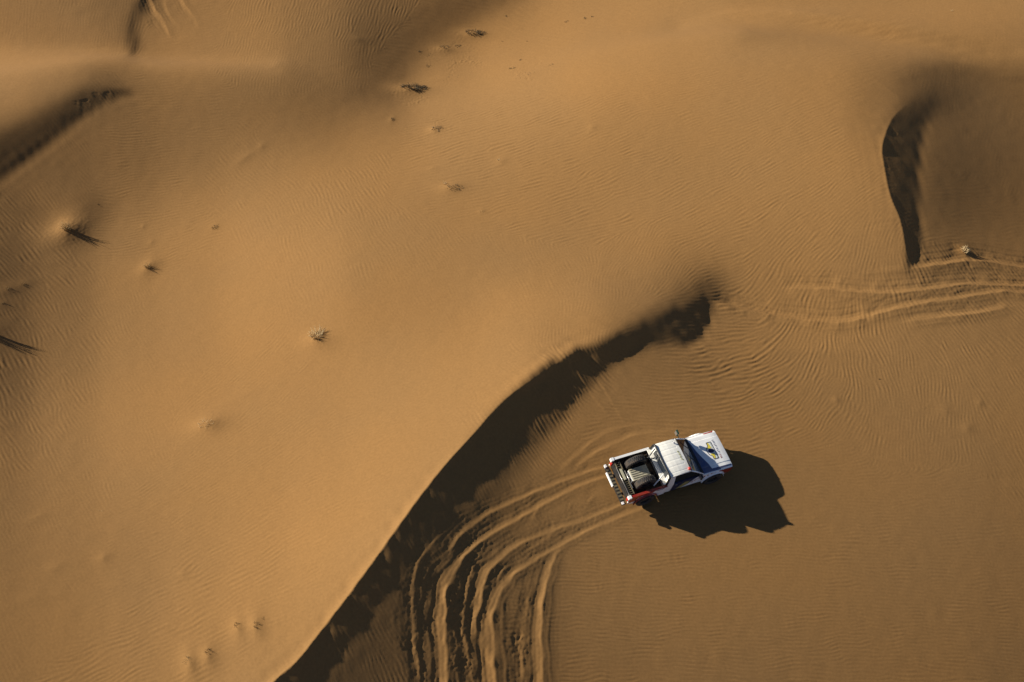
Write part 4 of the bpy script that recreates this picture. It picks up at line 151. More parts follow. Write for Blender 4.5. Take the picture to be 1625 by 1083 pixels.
[-12,1,0,0,0,0,1,0,0,0,0,0,0,2,1,2,0,1,0,0,-4,-1,-1,0,3,0,2,0,1,2,0,2,1,2,5,8,5,-1,-2,-3,-3,-3,-2,-2,-1,0,0,1,1,2,0,2,1,0,1,-1,0,-2,-1,-2,-3,-3,-2,-2,-2,-2,-2,-2,0,-1,-2,-1,-1,-1,-1,0,-1,0,0,0,1,-1,1,0,-1,2,0,0,0,1,0,1,1,0,1,1,0,1,0,2,0,1,1,1,2,0,2,1,2,1,2,1,3,0,3,0,2,2,1,0,2,1,1,0,0,1,1,1,0,0,1,1,0,1,1,0,0,1,0,0,-2,-2,-1,-3,1,-1,-1,0,0,-3,0,0,0,0,-1,-1,0,0,-1,0,0,0,0,-1,0,0,0,0,-1,0,0,-1,0,0,0,0,0,0,-1,0,-1,0,-1,1,-1,-1,1,-1,0,-1,0,-1,0,-1,0,0,-1],
[-12,0,1,0,0,1,-1,0,1,0,0,-1,1,3,2,1,2,0,1,0,-3,-5,1,1,1,1,0,1,1,1,2,0,0,4,8,8,1,-4,-5,-2,-3,-1,-1,0,0,1,2,1,1,2,1,0,0,0,-1,-1,-1,-2,-3,-2,-2,-2,-2,-3,-1,-2,-1,-1,-2,-1,-1,0,-2,0,-1,-1,0,0,0,0,-1,1,0,0,1,-1,1,1,1,0,1,0,1,1,0,1,1,1,1,0,1,1,1,2,1,2,1,2,2,2,2,1,1,2,1,1,1,1,1,1,0,0,0,1,1,1,0,0,1,1,0,0,1,0,1,0,1,-1,0,-1,-2,-1,-2,1,-2,-1,0,0,-1,-2,1,0,-1,0,0,0,0,0,0,-1,1,-1,0,0,0,0,0,0,0,-3,1,1,0,-1,0,0,-1,0,0,0,0,-1,0,-1,0,0,-1,0,0,0,-1,0,0,0,0,-1,0],
[-12,0,0,1,0,0,1,0,-1,1,-1,2,1,1,3,2,1,1,1,0,0,-5,-2,1,0,1,1,2,1,1,0,1,2,3,8,1,-2,-2,-2,-2,-1,0,1,1,2,1,1,2,1,0,0,0,-1,-1,-2,-1,-3,-2,-2,-2,-2,-2,-2,-2,-1,-2,-2,-1,0,-2,0,-2,-1,-1,-1,0,0,0,0,0,0,0,0,0,1,1,0,1,0,1,1,1,0,1,1,1,1,0,1,2,1,2,1,2,1,2,2,2,2,1,1,2,1,1,0,2,0,0,1,0,0,1,1,0,0,0,1,1,0,0,1,1,0,1,0,0,-1,-1,-2,-1,0,-2,0,-2,0,0,0,-1,-1,-1,0,0,1,0,1,1,0,0,0,0,-1,1,-1,0,-1,0,0,0,1,-1,-1,0,0,0,0,-1,0,0,0,-1,0,0,0,0,0,-1,0,0,0,-1,1,-1,0,0,0,0,0],
[-13,1,0,0,1,0,0,1,0,0,1,0,1,2,2,3,2,1,1,1,0,-3,-5,0,3,1,1,1,2,2,3,4,5,5,-2,-4,-2,1,-1,-2,0,0,2,1,2,2,0,0,0,-1,-1,-2,-1,-3,-2,-2,-2,-1,-2,-2,-2,-2,-2,0,-3,-1,-1,-1,-2,0,-2,-1,0,-1,-1,0,0,-1,0,0,0,0,0,1,0,1,1,0,1,1,1,1,1,1,1,1,0,2,1,1,2,1,2,2,2,2,2,2,1,2,1,1,0,1,1,0,0,1,0,0,1,-1,1,0,1,0,0,0,1,1,0,1,0,0,-1,0,-1,-1,-1,-1,-2,0,-2,-1,0,1,-1,0,1,2,-5,1,1,2,0,1,0,0,0,0,-1,0,0,0,0,0,0,0,-1,0,1,-1,-1,0,-1,1,0,-1,0,0,-1,0,0,0,0,1,-1,0,0,0,0,1,-1,1,-1,1,0],
[-13,0,1,1,0,1,0,0,1,0,1,1,1,1,2,3,3,2,1,1,0,1,-7,2,-1,3,3,3,3,5,5,6,6,3,-6,-6,-1,-1,-1,-1,-1,1,1,1,0,-1,0,-2,-1,-1,-2,-2,-3,-1,-2,-2,-2,-2,-1,-2,-2,-1,-2,-2,-1,-2,-1,-1,-1,-2,0,-1,-2,0,-1,-1,0,0,0,0,0,0,1,0,1,0,1,1,2,0,2,1,1,1,1,0,2,2,1,2,1,2,2,2,2,2,1,2,1,1,1,0,1,0,1,0,0,0,0,0,0,1,0,0,0,1,0,1,0,1,0,0,0,-1,0,-1,0,-1,-1,-2,-1,-2,0,2,0,-3,1,3,3,1,-8,2,1,1,1,-1,1,-1,0,-1,1,-1,1,0,0,0,0,0,0,0,-2,0,0,0,0,-1,0,0,-1,0,1,0,0,0,0,0,1,-1,0,1,0,0,1,0,1,0,1],
[-14,1,1,0,1,1,1,1,1,0,1,1,1,1,2,3,3,3,2,1,2,0,-2,-4,5,1,5,3,6,5,6,5,1,-3,-5,-4,-1,-1,0,0,1,1,-1,0,-2,-2,-2,-1,-2,-3,-1,-3,-1,-3,-2,-2,-1,-1,-2,-1,-2,-2,-1,-2,-2,-1,-1,-2,-1,-1,-2,-1,0,-2,0,-1,0,0,0,0,0,0,0,1,0,2,1,1,1,2,0,1,2,1,1,2,1,1,3,1,3,1,2,2,2,1,2,0,2,0,1,0,1,0,-1,1,1,-1,0,1,0,0,0,1,0,0,1,0,1,-1,1,-1,0,0,-1,-1,-2,0,-2,-1,-2,-2,2,6,7,-8,3,1,-2,-1,-4,1,1,0,-1,1,-1,1,0,1,0,0,-1,0,1,-1,0,0,0,-1,-1,0,-1,0,0,0,0,0,1,0,0,0,0,0,0,1,0,1,0,1,0,1,0,1,0,1,0],
[-16,2,1,1,2,0,1,1,1,2,1,0,2,2,2,2,4,4,3,3,3,2,5,-5,-4,8,1,6,3,4,2,-1,-2,-4,-2,-2,-2,1,2,2,1,-1,-1,-2,-3,-1,-3,-2,-2,-1,-3,-2,-2,-1,-2,-1,-1,-2,-2,-2,-2,-1,-2,-2,-1,-2,-1,-1,-2,-1,-1,-1,-2,0,-1,0,-1,0,0,-1,1,0,1,0,1,1,1,1,1,2,2,1,1,1,2,2,2,2,1,2,1,3,1,1,2,1,1,2,0,1,0,1,-1,1,0,-1,1,1,-1,0,1,0,0,0,1,1,0,0,-1,1,-1,0,-1,-1,0,-1,0,-2,-1,-3,-3,-2,-2,4,11,4,-3,-3,-1,-1,0,-1,0,-1,1,0,2,0,1,0,0,0,0,0,-1,1,-1,0,0,0,-2,0,1,-1,0,0,0,0,1,0,0,0,1,0,1,-1,1,1,1,0,1,0,2,0,2,0,2],
[-15,1,1,1,1,2,1,1,1,2,1,2,1,2,2,3,4,5,5,4,4,5,3,6,-7,-5,7,1,3,-1,-1,-3,-2,-2,-3,-1,0,1,2,3,2,0,-3,-2,-2,-3,-1,-2,-2,-3,-1,-2,-2,-2,-1,-1,-2,-2,-1,-2,-1,-3,-2,-1,-2,-1,-2,-2,0,-2,-1,-2,-1,-1,0,-1,0,0,-1,1,0,0,0,1,2,0,2,1,2,1,1,2,2,2,1,2,2,1,2,2,2,1,1,2,0,2,1,0,1,1,0,0,0,0,0,1,-1,0,1,1,-1,1,0,1,0,0,0,0,0,-1,0,-1,0,0,-1,-1,-1,-2,-3,-3,-5,-6,-1,5,11,5,-1,1,1,0,-1,-6,1,2,1,1,0,1,0,1,-1,1,0,-1,0,-1,0,0,0,-1,1,-1,0,1,0,0,0,0,0,0,1,1,0,1,0,1,1,0,1,1,1,2,0,2,0,2,1],
[-17,1,2,2,1,1,2,2,2,1,2,2,1,2,3,3,4,5,6,6,5,6,7,1,5,-10,-8,4,-3,0,-3,-1,-2,-2,-1,-1,0,2,3,3,0,-1,-1,-3,-2,-2,-2,-1,-2,-1,-2,-1,-2,-2,-1,-3,-1,-1,-2,-2,-2,-1,-2,-2,-2,-1,-2,-1,-2,-1,-2,-1,-1,-1,-1,-1,0,0,0,0,0,1,0,1,0,2,1,3,1,1,2,2,1,2,2,1,2,2,1,1,2,1,2,0,1,1,1,1,0,0,0,0,1,0,1,0,0,1,0,-1,1,0,1,0,1,-1,0,0,0,-1,0,-1,-1,0,-1,-1,-2,-2,-3,-4,-4,-4,-1,3,13,9,-2,1,-2,1,2,-8,1,2,1,0,1,0,0,-1,1,-1,0,0,0,0,0,-1,-1,2,-1,0,0,0,0,0,1,1,0,1,0,1,0,1,1,1,1,1,1,2,1,1,1,1,2,2,1],
[-18,2,1,2,2,2,2,2,1,2,2,2,3,2,3,3,4,4,7,7,7,6,5,2,-1,3,-11,-12,3,-3,0,-2,-1,0,-1,0,1,1,3,0,1,-1,-2,-2,-1,-1,-2,-2,-1,-2,-2,-1,-2,-1,-3,0,-2,-2,-2,-2,-2,-2,-2,-2,-1,-2,-1,-2,-2,-1,-1,-1,-2,-1,-1,1,-1,0,0,0,0,0,1,1,1,2,1,1,2,2,2,1,2,1,2,2,0,2,1,2,0,1,1,1,1,1,1,0,1,0,1,0,0,0,1,0,0,0,1,0,0,1,0,0,0,0,0,-1,0,0,-2,1,-1,-2,-1,-1,-2,-2,-3,-3,-4,-1,-1,1,3,12,5,-1,3,0,-1,-3,-1,0,0,1,0,0,0,0,0,0,0,0,0,0,-1,0,1,-1,1,0,0,0,1,1,0,0,1,1,1,0,1,1,1,2,0,2,2,0,2,2,2,1,2,1,1],
[-20,3,2,2,2,2,2,2,2,2,2,3,2,3,3,3,3,5,5,7,6,6,5,1,1,-3,2,-11,-11,3,-2,1,-1,0,1,1,1,1,0,1,-2,-1,-1,-1,-2,-1,-1,-1,-2,-1,-2,-2,-2,-2,0,-3,-2,-1,-2,-1,-2,-2,-2,-2,-1,-2,-2,-1,-1,-2,-2,-1,-1,-1,-1,-1,0,0,0,0,0,0,1,1,1,1,2,2,1,2,1,2,1,2,1,1,2,0,2,0,1,1,1,1,1,0,1,1,0,1,0,1,0,1,-1,1,1,0,0,1,0,0,0,0,0,0,-1,0,-1,-1,0,-2,-1,-1,-1,-2,-1,-2,-1,-2,-1,-3,-4,0,5,9,11,0,-1,1,-1,1,-6,0,0,0,0,0,0,0,0,0,0,0,0,0,1,1,0,0,0,-1,1,1,0,1,1,1,0,1,0,2,1,1,2,1,2,2,1,2,2,1,2,2,1,1,3],
[-20,1,3,2,2,2,2,2,3,3,2,2,3,3,2,4,3,4,4,5,6,6,3,2,0,2,-3,4,-12,-9,4,-2,3,-1,2,0,0,0,0,-1,0,-2,-1,-1,-1,-1,-1,-2,-1,-2,-1,-2,-1,-2,-2,-1,-1,-2,-2,-2,-2,-2,-1,-2,-2,-1,-1,-2,-2,-1,-2,-2,-1,-1,0,0,-1,0,0,-1,1,0,0,1,2,1,2,1,1,1,2,1,1,1,1,1,1,1,0,2,1,0,1,0,1,2,0,1,1,1,0,0,1,0,1,0,1,0,0,0,1,-1,0,1,-1,0,0,-1,-1,-1,-1,-1,-1,-2,-1,-1,-1,-1,-1,-1,-2,-3,-1,-1,-1,4,10,9,2,1,1,-1,-7,-1,-1,0,0,0,0,1,0,0,0,1,0,1,0,0,1,1,0,0,0,1,1,0,0,1,1,1,2,1,2,1,2,1,3,1,2,2,2,1,2,2,1,2,1],
[-22,3,1,2,3,2,2,3,2,2,3,3,3,2,3,3,3,3,3,4,4,4,4,3,4,0,3,-2,5,-12,-8,5,-2,3,-2,1,0,0,-1,-1,-1,0,-2,-1,-1,-1,-1,-1,-1,-2,-2,-2,-1,-1,-2,-1,-2,-1,-2,-2,-1,-2,-1,-1,-2,-1,-2,-1,-2,-2,-1,-2,-1,-1,-1,-1,1,-1,0,0,-1,1,0,1,1,2,0,1,2,1,0,1,1,1,1,0,1,1,1,0,1,1,1,1,1,0,1,1,1,1,1,0,1,0,1,0,0,1,0,0,0,0,0,-1,0,0,-1,-1,-1,-1,-2,-1,-1,0,-1,-1,0,-1,-1,-1,-2,-1,-3,-3,0,2,6,10,6,3,2,1,-2,-9,0,-1,0,0,1,-1,1,1,0,0,1,1,1,0,0,0,1,0,1,0,0,1,2,0,2,1,2,1,2,3,1,3,1,3,2,2,1,2,1,1,2,2,1],
[-24,2,3,2,2,2,3,2,3,2,3,2,3,3,2,2,3,3,2,2,4,4,2,6,5,4,2,3,-1,4,-12,-8,4,-2,2,-2,0,-1,0,-1,-1,-1,0,-1,-1,-1,-1,-1,-2,-1,-1,-1,-2,-1,-1,-1,-1,-2,-1,-2,-1,-1,-2,-1,-1,-2,-2,-2,-1,-2,-2,-1,-1,-2,0,0,-1,-1,0,0,0,0,0,1,0,1,1,1,0,1,1,0,1,0,0,1,1,1,1,0,1,1,0,2,1,1,1,1,1,0,1,1,0,1,0,1,0,0,1,0,-1,0,0,-1,0,-2,-1,0,-2,-1,0,-1,-1,0,-1,0,-1,-1,0,-2,-1,-2,-2,0,-1,2,3,6,8,3,4,2,0,-4,-5,-1,-1,0,0,1,-1,1,1,1,1,0,0,1,0,1,0,1,0,0,1,1,1,2,2,2,1,3,3,2,2,2,3,1,2,1,2,1,2,1,2,0,1],
[-25,2,2,2,2,3,2,2,3,3,2,2,2,2,3,2,2,1,3,2,1,2,4,6,6,7,5,2,3,0,3,-13,-8,3,-3,2,-2,0,-1,0,-1,-1,-1,-1,0,-1,-1,-1,-1,-1,-1,-1,-1,-1,0,-2,-1,-1,-1,0,-2,-1,-1,-1,-2,-2,-1,-2,-3,-1,-2,-1,-2,0,-1,-1,0,0,-1,-1,-1,0,0,0,1,0,0,0,1,0,0,1,0,0,2,0,0,1,1,1,0,2,1,0,1,2,1,1,1,1,1,1,0,1,0,0,1,0,-1,0,0,-1,-1,0,-1,0,-1,-1,-1,0,-2,0,0,-1,-1,0,-1,0,-2,0,-1,-1,0,-1,1,-1,1,2,5,7,6,2,2,0,-4,-3,-2,0,-1,0,2,0,1,0,0,1,1,0,1,0,1,0,-2,2,2,2,1,3,1,2,4,3,2,2,3,3,1,2,1,2,1,1,0,2,0,1,2],
[-27,2,1,3,2,2,3,2,2,2,2,2,2,3,2,2,1,2,1,2,2,2,3,4,4,7,8,6,3,3,-1,1,-13,-8,4,-3,1,0,-1,-1,-1,-1,0,-1,-1,-1,0,-1,0,-1,-1,-1,0,0,-1,0,0,-1,0,-2,-1,-1,-2,-2,-1,-2,-2,-1,-1,-3,-1,-1,-1,-1,-1,-1,-1,-2,-1,0,-1,-2,1,-1,0,0,0,1,-1,0,0,0,1,1,-1,2,1,0,0,2,1,0,2,1,2,0,2,1,1,1,0,0,2,-1,1,0,0,0,0,-1,-1,1,-1,-1,-1,0,-1,-1,0,-2,1,-1,-1,-1,1,-1,-1,-1,0,0,0,1,0,0,-1,0,0,0,2,6,4,6,3,2,-2,-3,-1,-2,0,1,-1,0,0,1,1,0,0,1,1,1,0,1,0,1,2,1,3,2,4,3,3,3,2,4,2,0,2,1,2,0,1,1,1,0,1,1,0],
[-29,1,3,2,2,2,1,3,1,2,3,2,2,1,2,1,2,2,1,1,2,2,3,2,5,5,6,8,7,3,3,0,-1,-13,-7,3,-1,-1,0,-1,-1,-1,-1,0,0,0,-1,0,-1,0,0,0,0,0,1,0,-1,0,-2,-1,-1,-1,-1,-2,-1,-2,-1,-3,-1,-1,-2,-2,-1,-2,-1,-1,-2,0,-2,-2,-1,-1,-2,0,0,-1,1,-1,0,0,0,0,0,1,1,0,1,1,1,1,1,1,1,2,0,2,1,1,1,0,1,1,-1,1,0,1,-1,0,0,-1,0,-1,-1,0,-1,-1,0,-1,0,0,-1,-1,0,0,-1,0,0,1,0,-1,0,0,1,0,0,0,-1,2,3,1,2,4,4,3,2,0,-2,-1,0,-2,0,0,1,0,0,0,1,1,0,1,1,0,1,2,2,3,3,4,4,4,3,2,3,1,2,2,0,1,0,1,0,0,1,0,1,0,0],
[-32,3,2,1,2,2,2,1,3,2,0,3,1,2,1,2,2,1,2,1,2,1,2,4,3,4,4,6,7,7,3,3,1,-2,-13,-4,1,0,-2,0,-1,0,-1,0,0,0,1,-1,0,0,0,1,1,1,0,0,-1,-1,-1,-1,-1,-2,-1,0,-2,-1,-2,-1,-3,-1,-2,-2,-1,-2,-1,-2,-2,-3,-1,-3,-1,-1,-1,-1,-1,0,-1,0,0,0,0,0,0,0,1,1,1,1,1,1,1,2,0,1,2,1,0,1,1,1,0,1,0,1,-1,0,0,-1,0,0,-1,-1,0,0,0,-1,0,0,-1,0,-1,0,0,0,0,-1,0,0,0,0,1,0,0,0,0,0,2,1,2,1,1,1,3,3,3,1,1,0,-1,0,-1,0,-1,1,0,2,0,1,1,0,1,1,1,3,3,5,5,4,4,3,3,2,1,1,1,0,1,0,0,0,0,1,-1,1,-1,1,1],
[-32,1,1,2,2,1,2,2,1,1,3,1,1,2,1,2,1,1,2,3,1,1,3,2,3,3,4,4,6,6,7,5,3,2,-3,-14,-2,-1,0,-2,0,0,0,0,0,0,0,1,1,1,1,2,0,0,0,-1,0,-2,-1,0,-2,0,-1,-2,-1,-1,-2,-2,-1,-2,-2,-2,-2,-2,-3,-2,-2,-2,-3,-2,-3,-2,0,-1,-1,0,-1,0,-1,0,0,1,0,1,1,1,0,1,2,0,2,0,2,1,1,1,1,1,0,0,1,-1,1,-1,1,-1,0,0,-1,0,0,-1,0,0,0,0,0,-1,0,0,0,0,-1,0,0,1,0,-1,0,0,0,0,0,1,0,1,1,3,1,2,0,1,1,3,3,2,1,1,-1,-1,1,-1,1,0,1,0,1,0,1,2,1,1,2,4,7,5,6,4,3,3,1,1,1,0,-1,1,-1,0,-1,1,-1,0,1,-1,1,-1,0],
[-35,2,1,2,1,2,2,1,1,2,1,1,2,1,2,1,2,2,1,1,2,3,1,3,2,3,3,4,2,5,7,7,6,4,3,-4,-14,-2,-1,0,0,-2,0,1,0,0,1,2,2,2,1,0,0,0,-1,0,-1,-1,0,-2,0,-1,-1,0,-2,-2,-1,-2,-2,-2,-2,-2,-3,-2,-3,-3,-3,-3,-3,-2,-2,-2,-2,-1,0,-1,0,-1,1,0,0,0,1,1,1,0,2,1,0,1,1,1,1,1,1,0,1,0,0,1,-1,1,-1,0,0,0,0,0,0,0,-1,1,0,-1,0,1,-1,1,-1,0,0,0,0,0,0,-1,0,0,0,0,-1,1,0,0,1,1,1,0,2,1,4,3,1,1,2,2,2,0,1,1,-1,1,-1,1,1,0,2,1,2,0,2,3,4,9,6,7,3,4,1,1,1,0,-1,-1,0,-2,0,-1,0,-1,0,0,-1,1,0,1,0],
[-36,1,2,2,1,1,1,2,1,1,2,1,2,0,2,1,1,2,3,2,1,2,3,2,3,2,2,2,3,3,5,6,9,7,3,3,-6,-12,-1,-1,-3,1,1,-1,0,3,3,2,1,0,0,0,0,-1,0,-1,-1,0,0,0,-1,-1,-1,-2,-1,-1,-3,-1,-2,-3,-2,-3,-3,-3,-3,-3,-3,-3,-3,-3,-2,-1,-1,-1,-1,0,0,0,-1,0,0,1,1,0,1,1,0,1,1,2,0,2,0,1,0,0,0,0,1,-1,1,-1,1,0,-1,1,0,0,0,0,0,0,0,1,0,-1,1,0,0,-1,0,0,0,0,-1,1,-1,0,-1,0,0,-1,0,1,1,0,1,0,1,3,3,3,4,2,1,2,0,2,1,1,1,1,1,0,1,2,1,2,1,3,5,6,7,8,7,3,3,0,1,-1,-2,-1,-1,-1,-2,-1,-1,0,-1,-1,1,-1,1,0,0,0,0],
[-36,1,1,1,1,2,1,0,2,2,0,1,1,2,1,2,1,2,2,3,2,2,2,2,3,2,2,2,2,3,2,5,6,8,7,2,5,-5,-12,-6,4,-1,-3,3,5,2,1,1,-1,0,0,-1,0,0,-1,1,0,0,-1,-1,0,-1,-1,-2,-2,-2,-2,-2,-2,-2,-3,-2,-3,-3,-4,-4,-3,-4,-3,-2,-2,-2,-1,0,-1,0,0,-1,1,0,1,-1,1,1,0,2,1,0,1,0,1,0,1,0,0,1,0,0,-1,1,0,0,0,0,1,-1,1,0,0,0,1,0,1,-1,0,1,0,0,0,0,0,-1,0,-1,0,-1,0,-1,0,-1,-1,0,0,0,0,1,0,2,1,2,3,4,3,4,3,2,2,1,2,1,2,1,1,2,1,1,2,3,5,7,7,9,8,5,3,1,0,-1,-2,-2,-3,-3,-2,-2,-1,-1,-1,-1,0,1,-1,1,0,0,0,1,1],
[-37,1,2,0,2,0,1,2,1,0,1,2,0,2,0,1,3,2,3,2,3,2,3,2,1,2,2,1,2,1,3,4,3,5,8,8,5,7,-3,-11,-11,-2,8,4,0,1,-1,-1,0,-1,0,0,0,0,1,-1,0,0,-1,0,-1,-2,-2,-1,-2,-2,-2,-2,-2,-2,-2,-3,-2,-4,-4,-3,-5,-2,-3,-3,-2,-1,-2,0,0,-1,0,1,0,-1,1,1,0,1,1,0,1,1,0,1,0,0,0,0,0,0,0,0,0,0,0,1,0,0,0,1,0,1,0,1,0,0,0,1,0,0,0,0,0,-1,0,-1,-1,0,0,-1,0,-1,-1,-1,-1,0,-1,0,0,1,1,0,2,2,2,3,5,4,4,5,3,3,2,2,1,2,3,1,3,3,5,7,7,9,8,7,6,3,-1,-3,-4,-3,-4,-4,-3,-2,-2,-2,-2,0,0,0,0,0,1,0,0,1,2,0,1],
[-37,1,0,2,0,1,1,0,1,1,1,0,2,0,2,1,2,4,3,2,2,3,1,2,2,2,1,1,2,2,2,1,3,3,3,6,6,3,7,8,-2,-5,-4,-3,0,-2,-1,0,0,0,0,1,1,0,0,0,0,-1,-1,-1,-2,-1,-1,-2,-2,-2,-1,-3,-2,-1,-2,-2,-4,-3,-3,-5,-3,-4,-3,-2,-2,-2,1,-1,0,0,0,0,-1,1,0,0,1,0,1,1,0,0,1,-1,1,0,0,0,0,0,0,0,0,0,1,0,0,1,1,0,0,1,1,0,0,1,-1,0,1,0,0,-1,0,1,-2,0,0,-2,-1,0,-2,0,-1,-1,-1,-2,0,0,0,0,1,1,1,1,3,2,3,4,6,5,6,5,4,4,4,3,3,4,4,8,9,9,10,9,8,7,6,-7,-9,-8,-7,-6,-6,-5,-2,-3,-2,0,0,0,0,1,1,0,1,1,2,1,0,2,2],
[-36,0,1,0,1,0,0,2,0,0,1,1,0,0,0,2,2,4,4,1,3,1,3,2,1,1,2,1,1,3,1,2,1,1,2,3,1,2,1,0,5,8,0,-1,-2,0,1,-1,1,1,1,1,0,1,-1,0,-2,-1,-1,-2,-1,-1,-2,-1,-1,-2,-2,-1,-1,-2,-1,-2,-3,-4,-4,-3,-4,-3,-3,-3,-2,0,-1,0,1,0,0,-1,1,0,-1,1,0,1,0,0,0,0,0,1,-1,0,1,0,0,0,0,0,0,1,-1,1,1,0,0,1,1,0,0,1,1,-1,1,0,0,0,0,1,-1,-1,0,-1,-2,0,-1,-2,0,-2,-2,-1,-1,-1,-1,-1,1,0,0,1,0,2,1,2,3,4,5,5,6,5,5,5,5,5,6,7,8,8,6,7,6,4,4,5,6,-13,-9,-3,-5,-8,-6,-2,-2,0,1,0,1,1,1,1,1,2,1,1,2,1,3,1,2],
[-37,1,0,0,1,1,0,-1,0,1,0,-1,1,0,1,0,3,2,2,3,1,3,1,2,1,2,1,2,2,1,3,1,1,2,1,0,1,1,2,6,6,1,0,1,0,1,1,1,1,2,0,0,-1,0,-1,-2,0,-2,-1,-1,-1,-1,-1,-1,-2,-1,-1,0,-2,-1,-2,-1,-2,-3,-3,-4,-3,-4,-3,-2,-1,0,-1,0,0,0,-1,1,-1,0,0,0,0,0,0,0,1,0,0,-1,1,0,0,0,0,0,0,0,1,0,1,0,0,1,1,0,0,0,1,0,0,1,0,1,0,0,1,-1,1,-1,-1,-2,-1,-1,-2,-1,-2,-1,-1,-2,-1,-1,-1,-1,-1,0,0,1,1,1,1,1,3,2,3,4,4,4,3,4,6,9,8,10,9,7,7,3,2,1,-1,-6,-11,-11,-2,0,4,-1,1,1,1,2,1,2,1,2,1,2,1,2,2,2,1,3,1,3,2],
[-36,1,0,0,-1,0,0,0,0,-1,0,0,-1,0,-1,1,1,2,0,1,2,1,2,1,2,1,1,3,2,2,1,3,2,1,2,2,3,4,6,3,0,1,1,0,2,1,1,2,0,-1,0,-2,0,-2,-1,-1,-2,0,-1,-1,0,0,1,-1,0,-1,-1,-2,0,-2,0,-1,-1,-2,-4,-3,-3,-3,-3,-1,-1,-1,1,-1,-1,0,0,-1,0,0,0,0,0,0,0,0,0,0,0,0,0,0,-1,1,0,0,0,1,0,0,0,1,0,1,0,0,1,1,1,0,0,1,0,0,1,1,0,1,0,-1,-2,-1,-2,-3,-1,-2,-2,-2,-1,-1,-2,-1,-1,-1,0,0,1,0,0,1,1,3,1,3,2,3,3,4,7,8,9,6,8,5,3,6,2,-1,-3,-4,-6,-8,-11,6,-1,-1,2,5,4,3,3,2,2,2,3,1,3,1,2,2,1,3,2,2,2,3,3],
[-34,-1,0,0,0,-1,0,0,-1,0,-2,-1,-1,-2,0,0,0,-1,-1,2,1,1,1,1,1,0,2,1,2,3,3,2,3,3,4,3,5,4,1,2,0,0,0,2,1,2,0,0,-1,-1,-2,-2,-1,-2,-1,0,0,0,1,1,1,2,1,1,-1,-1,-1,0,-2,1,-1,-2,-1,0,-2,-2,-3,-2,-2,-1,0,-1,-1,1,-1,0,-1,0,-1,-1,0,-1,0,0,1,0,-1,0,0,0,-1,0,1,-1,1,0,0,0,0,0,1,0,1,0,0,1,1,0,0,1,1,0,1,1,0,1,1,1,1,0,-3,-2,-3,-2,-3,-2,-1,-2,-2,-1,-1,-2,-1,0,-1,0,0,1,2,1,2,1,2,3,3,3,4,6,6,8,6,12,8,4,3,-1,-3,-4,-5,-7,-8,-8,-2,6,4,2,-2,4,4,3,3,2,3,2,1,2,2,2,2,1,3,2,2,2,3,3,3],
[-34,0,0,0,-1,0,0,-2,0,-1,-1,-1,-2,-1,-2,0,-1,0,1,0,1,0,0,0,1,1,0,1,0,1,1,2,2,3,2,5,2,3,3,-1,0,-1,1,2,2,-1,-2,-2,-2,-2,-1,0,0,1,0,1,2,2,1,3,3,3,4,-1,-1,0,-1,-1,1,0,0,0,0,-1,0,-1,-1,-2,0,-2,-1,0,-1,-1,0,-2,0,-1,0,-1,-1,0,0,-1,0,-1,0,0,-1,0,0,1,-1,1,-1,0,1,-1,1,0,0,1,0,1,1,0,0,1,1,0,1,1,1,0,1,0,1,0,1,0,-2,-4,-2,-3,-3,-2,-2,-2,-1,-2,-2,0,-1,0,0,1,0,1,1,0,2,2,4,2,3,5,9,13,13,8,6,2,-1,-1,-2,-8,-5,-3,-5,-4,-2,3,3,-1,2,0,2,2,2,2,2,2,2,1,3,2,1,2,2,2,2,1,3,2,3,2,3],
[-31,-1,0,-1,0,0,-1,0,-2,-1,-1,-2,-1,-1,0,0,-1,1,0,1,0,1,0,0,0,-1,0,-1,0,-1,0,-1,0,0,0,1,3,2,1,0,-2,-1,1,0,-2,-2,0,-1,0,1,1,1,1,1,3,2,2,3,4,3,5,5,-1,0,0,0,1,1,1,0,1,1,0,1,1,-1,-1,0,-1,0,-1,-2,0,-2,0,-1,-1,-1,-2,-1,0,-1,-1,1,-2,1,-1,0,-1,0,0,-1,0,0,0,0,-1,1,0,0,1,-1,2,-1,1,1,0,1,0,1,0,0,1,0,0,0,-1,-1,-1,-1,0,-2,-3,-3,-1,-3,-2,-1,-1,-1,0,-1,0,0,1,0,2,1,2,5,2,4,3,10,14,15,9,3,2,0,-2,-8,-5,-4,-4,-2,-3,-3,-1,0,2,1,1,2,2,1,0,1,2,2,1,2,2,2,1,1,2,2,2,2,1,3,1,3,1,3,2],
[-29,1,-1,0,-1,-1,-1,-1,0,-1,-1,-1,-2,0,1,1,0,0,2,0,1,-1,0,-2,-2,-2,-2,-3,-2,-2,-2,-1,-2,-2,0,0,0,1,1,-2,-1,3,0,-3,0,0,1,1,2,1,1,2,2,2,2,3,2,3,3,4,3,5,0,1,1,2,2,2,2,2,2,1,0,0,1,1,0,0,0,-2,-2,-1,-1,-1,-2,0,-2,-2,0,-2,-1,-1,-1,-1,0,-1,0,-1,0,-2,0,-1,0,0,0,-1,0,0,-1,1,-1,1,-1,1,0,-1,1,-1,0,-1,0,0,-1,-1,-1,-1,-1,0,-2,1,0,-1,-1,0,-1,0,-2,0,-2,0,1,1,1,1,3,3,4,4,4,3,9,13,16,8,3,0,-3,-6,-9,-5,-5,-1,-2,-3,-2,-1,0,0,2,2,0,1,1,2,1,2,1,2,1,2,2,1,1,2,1,2,2,1,1,1,3,1,2,1,2,1,1],
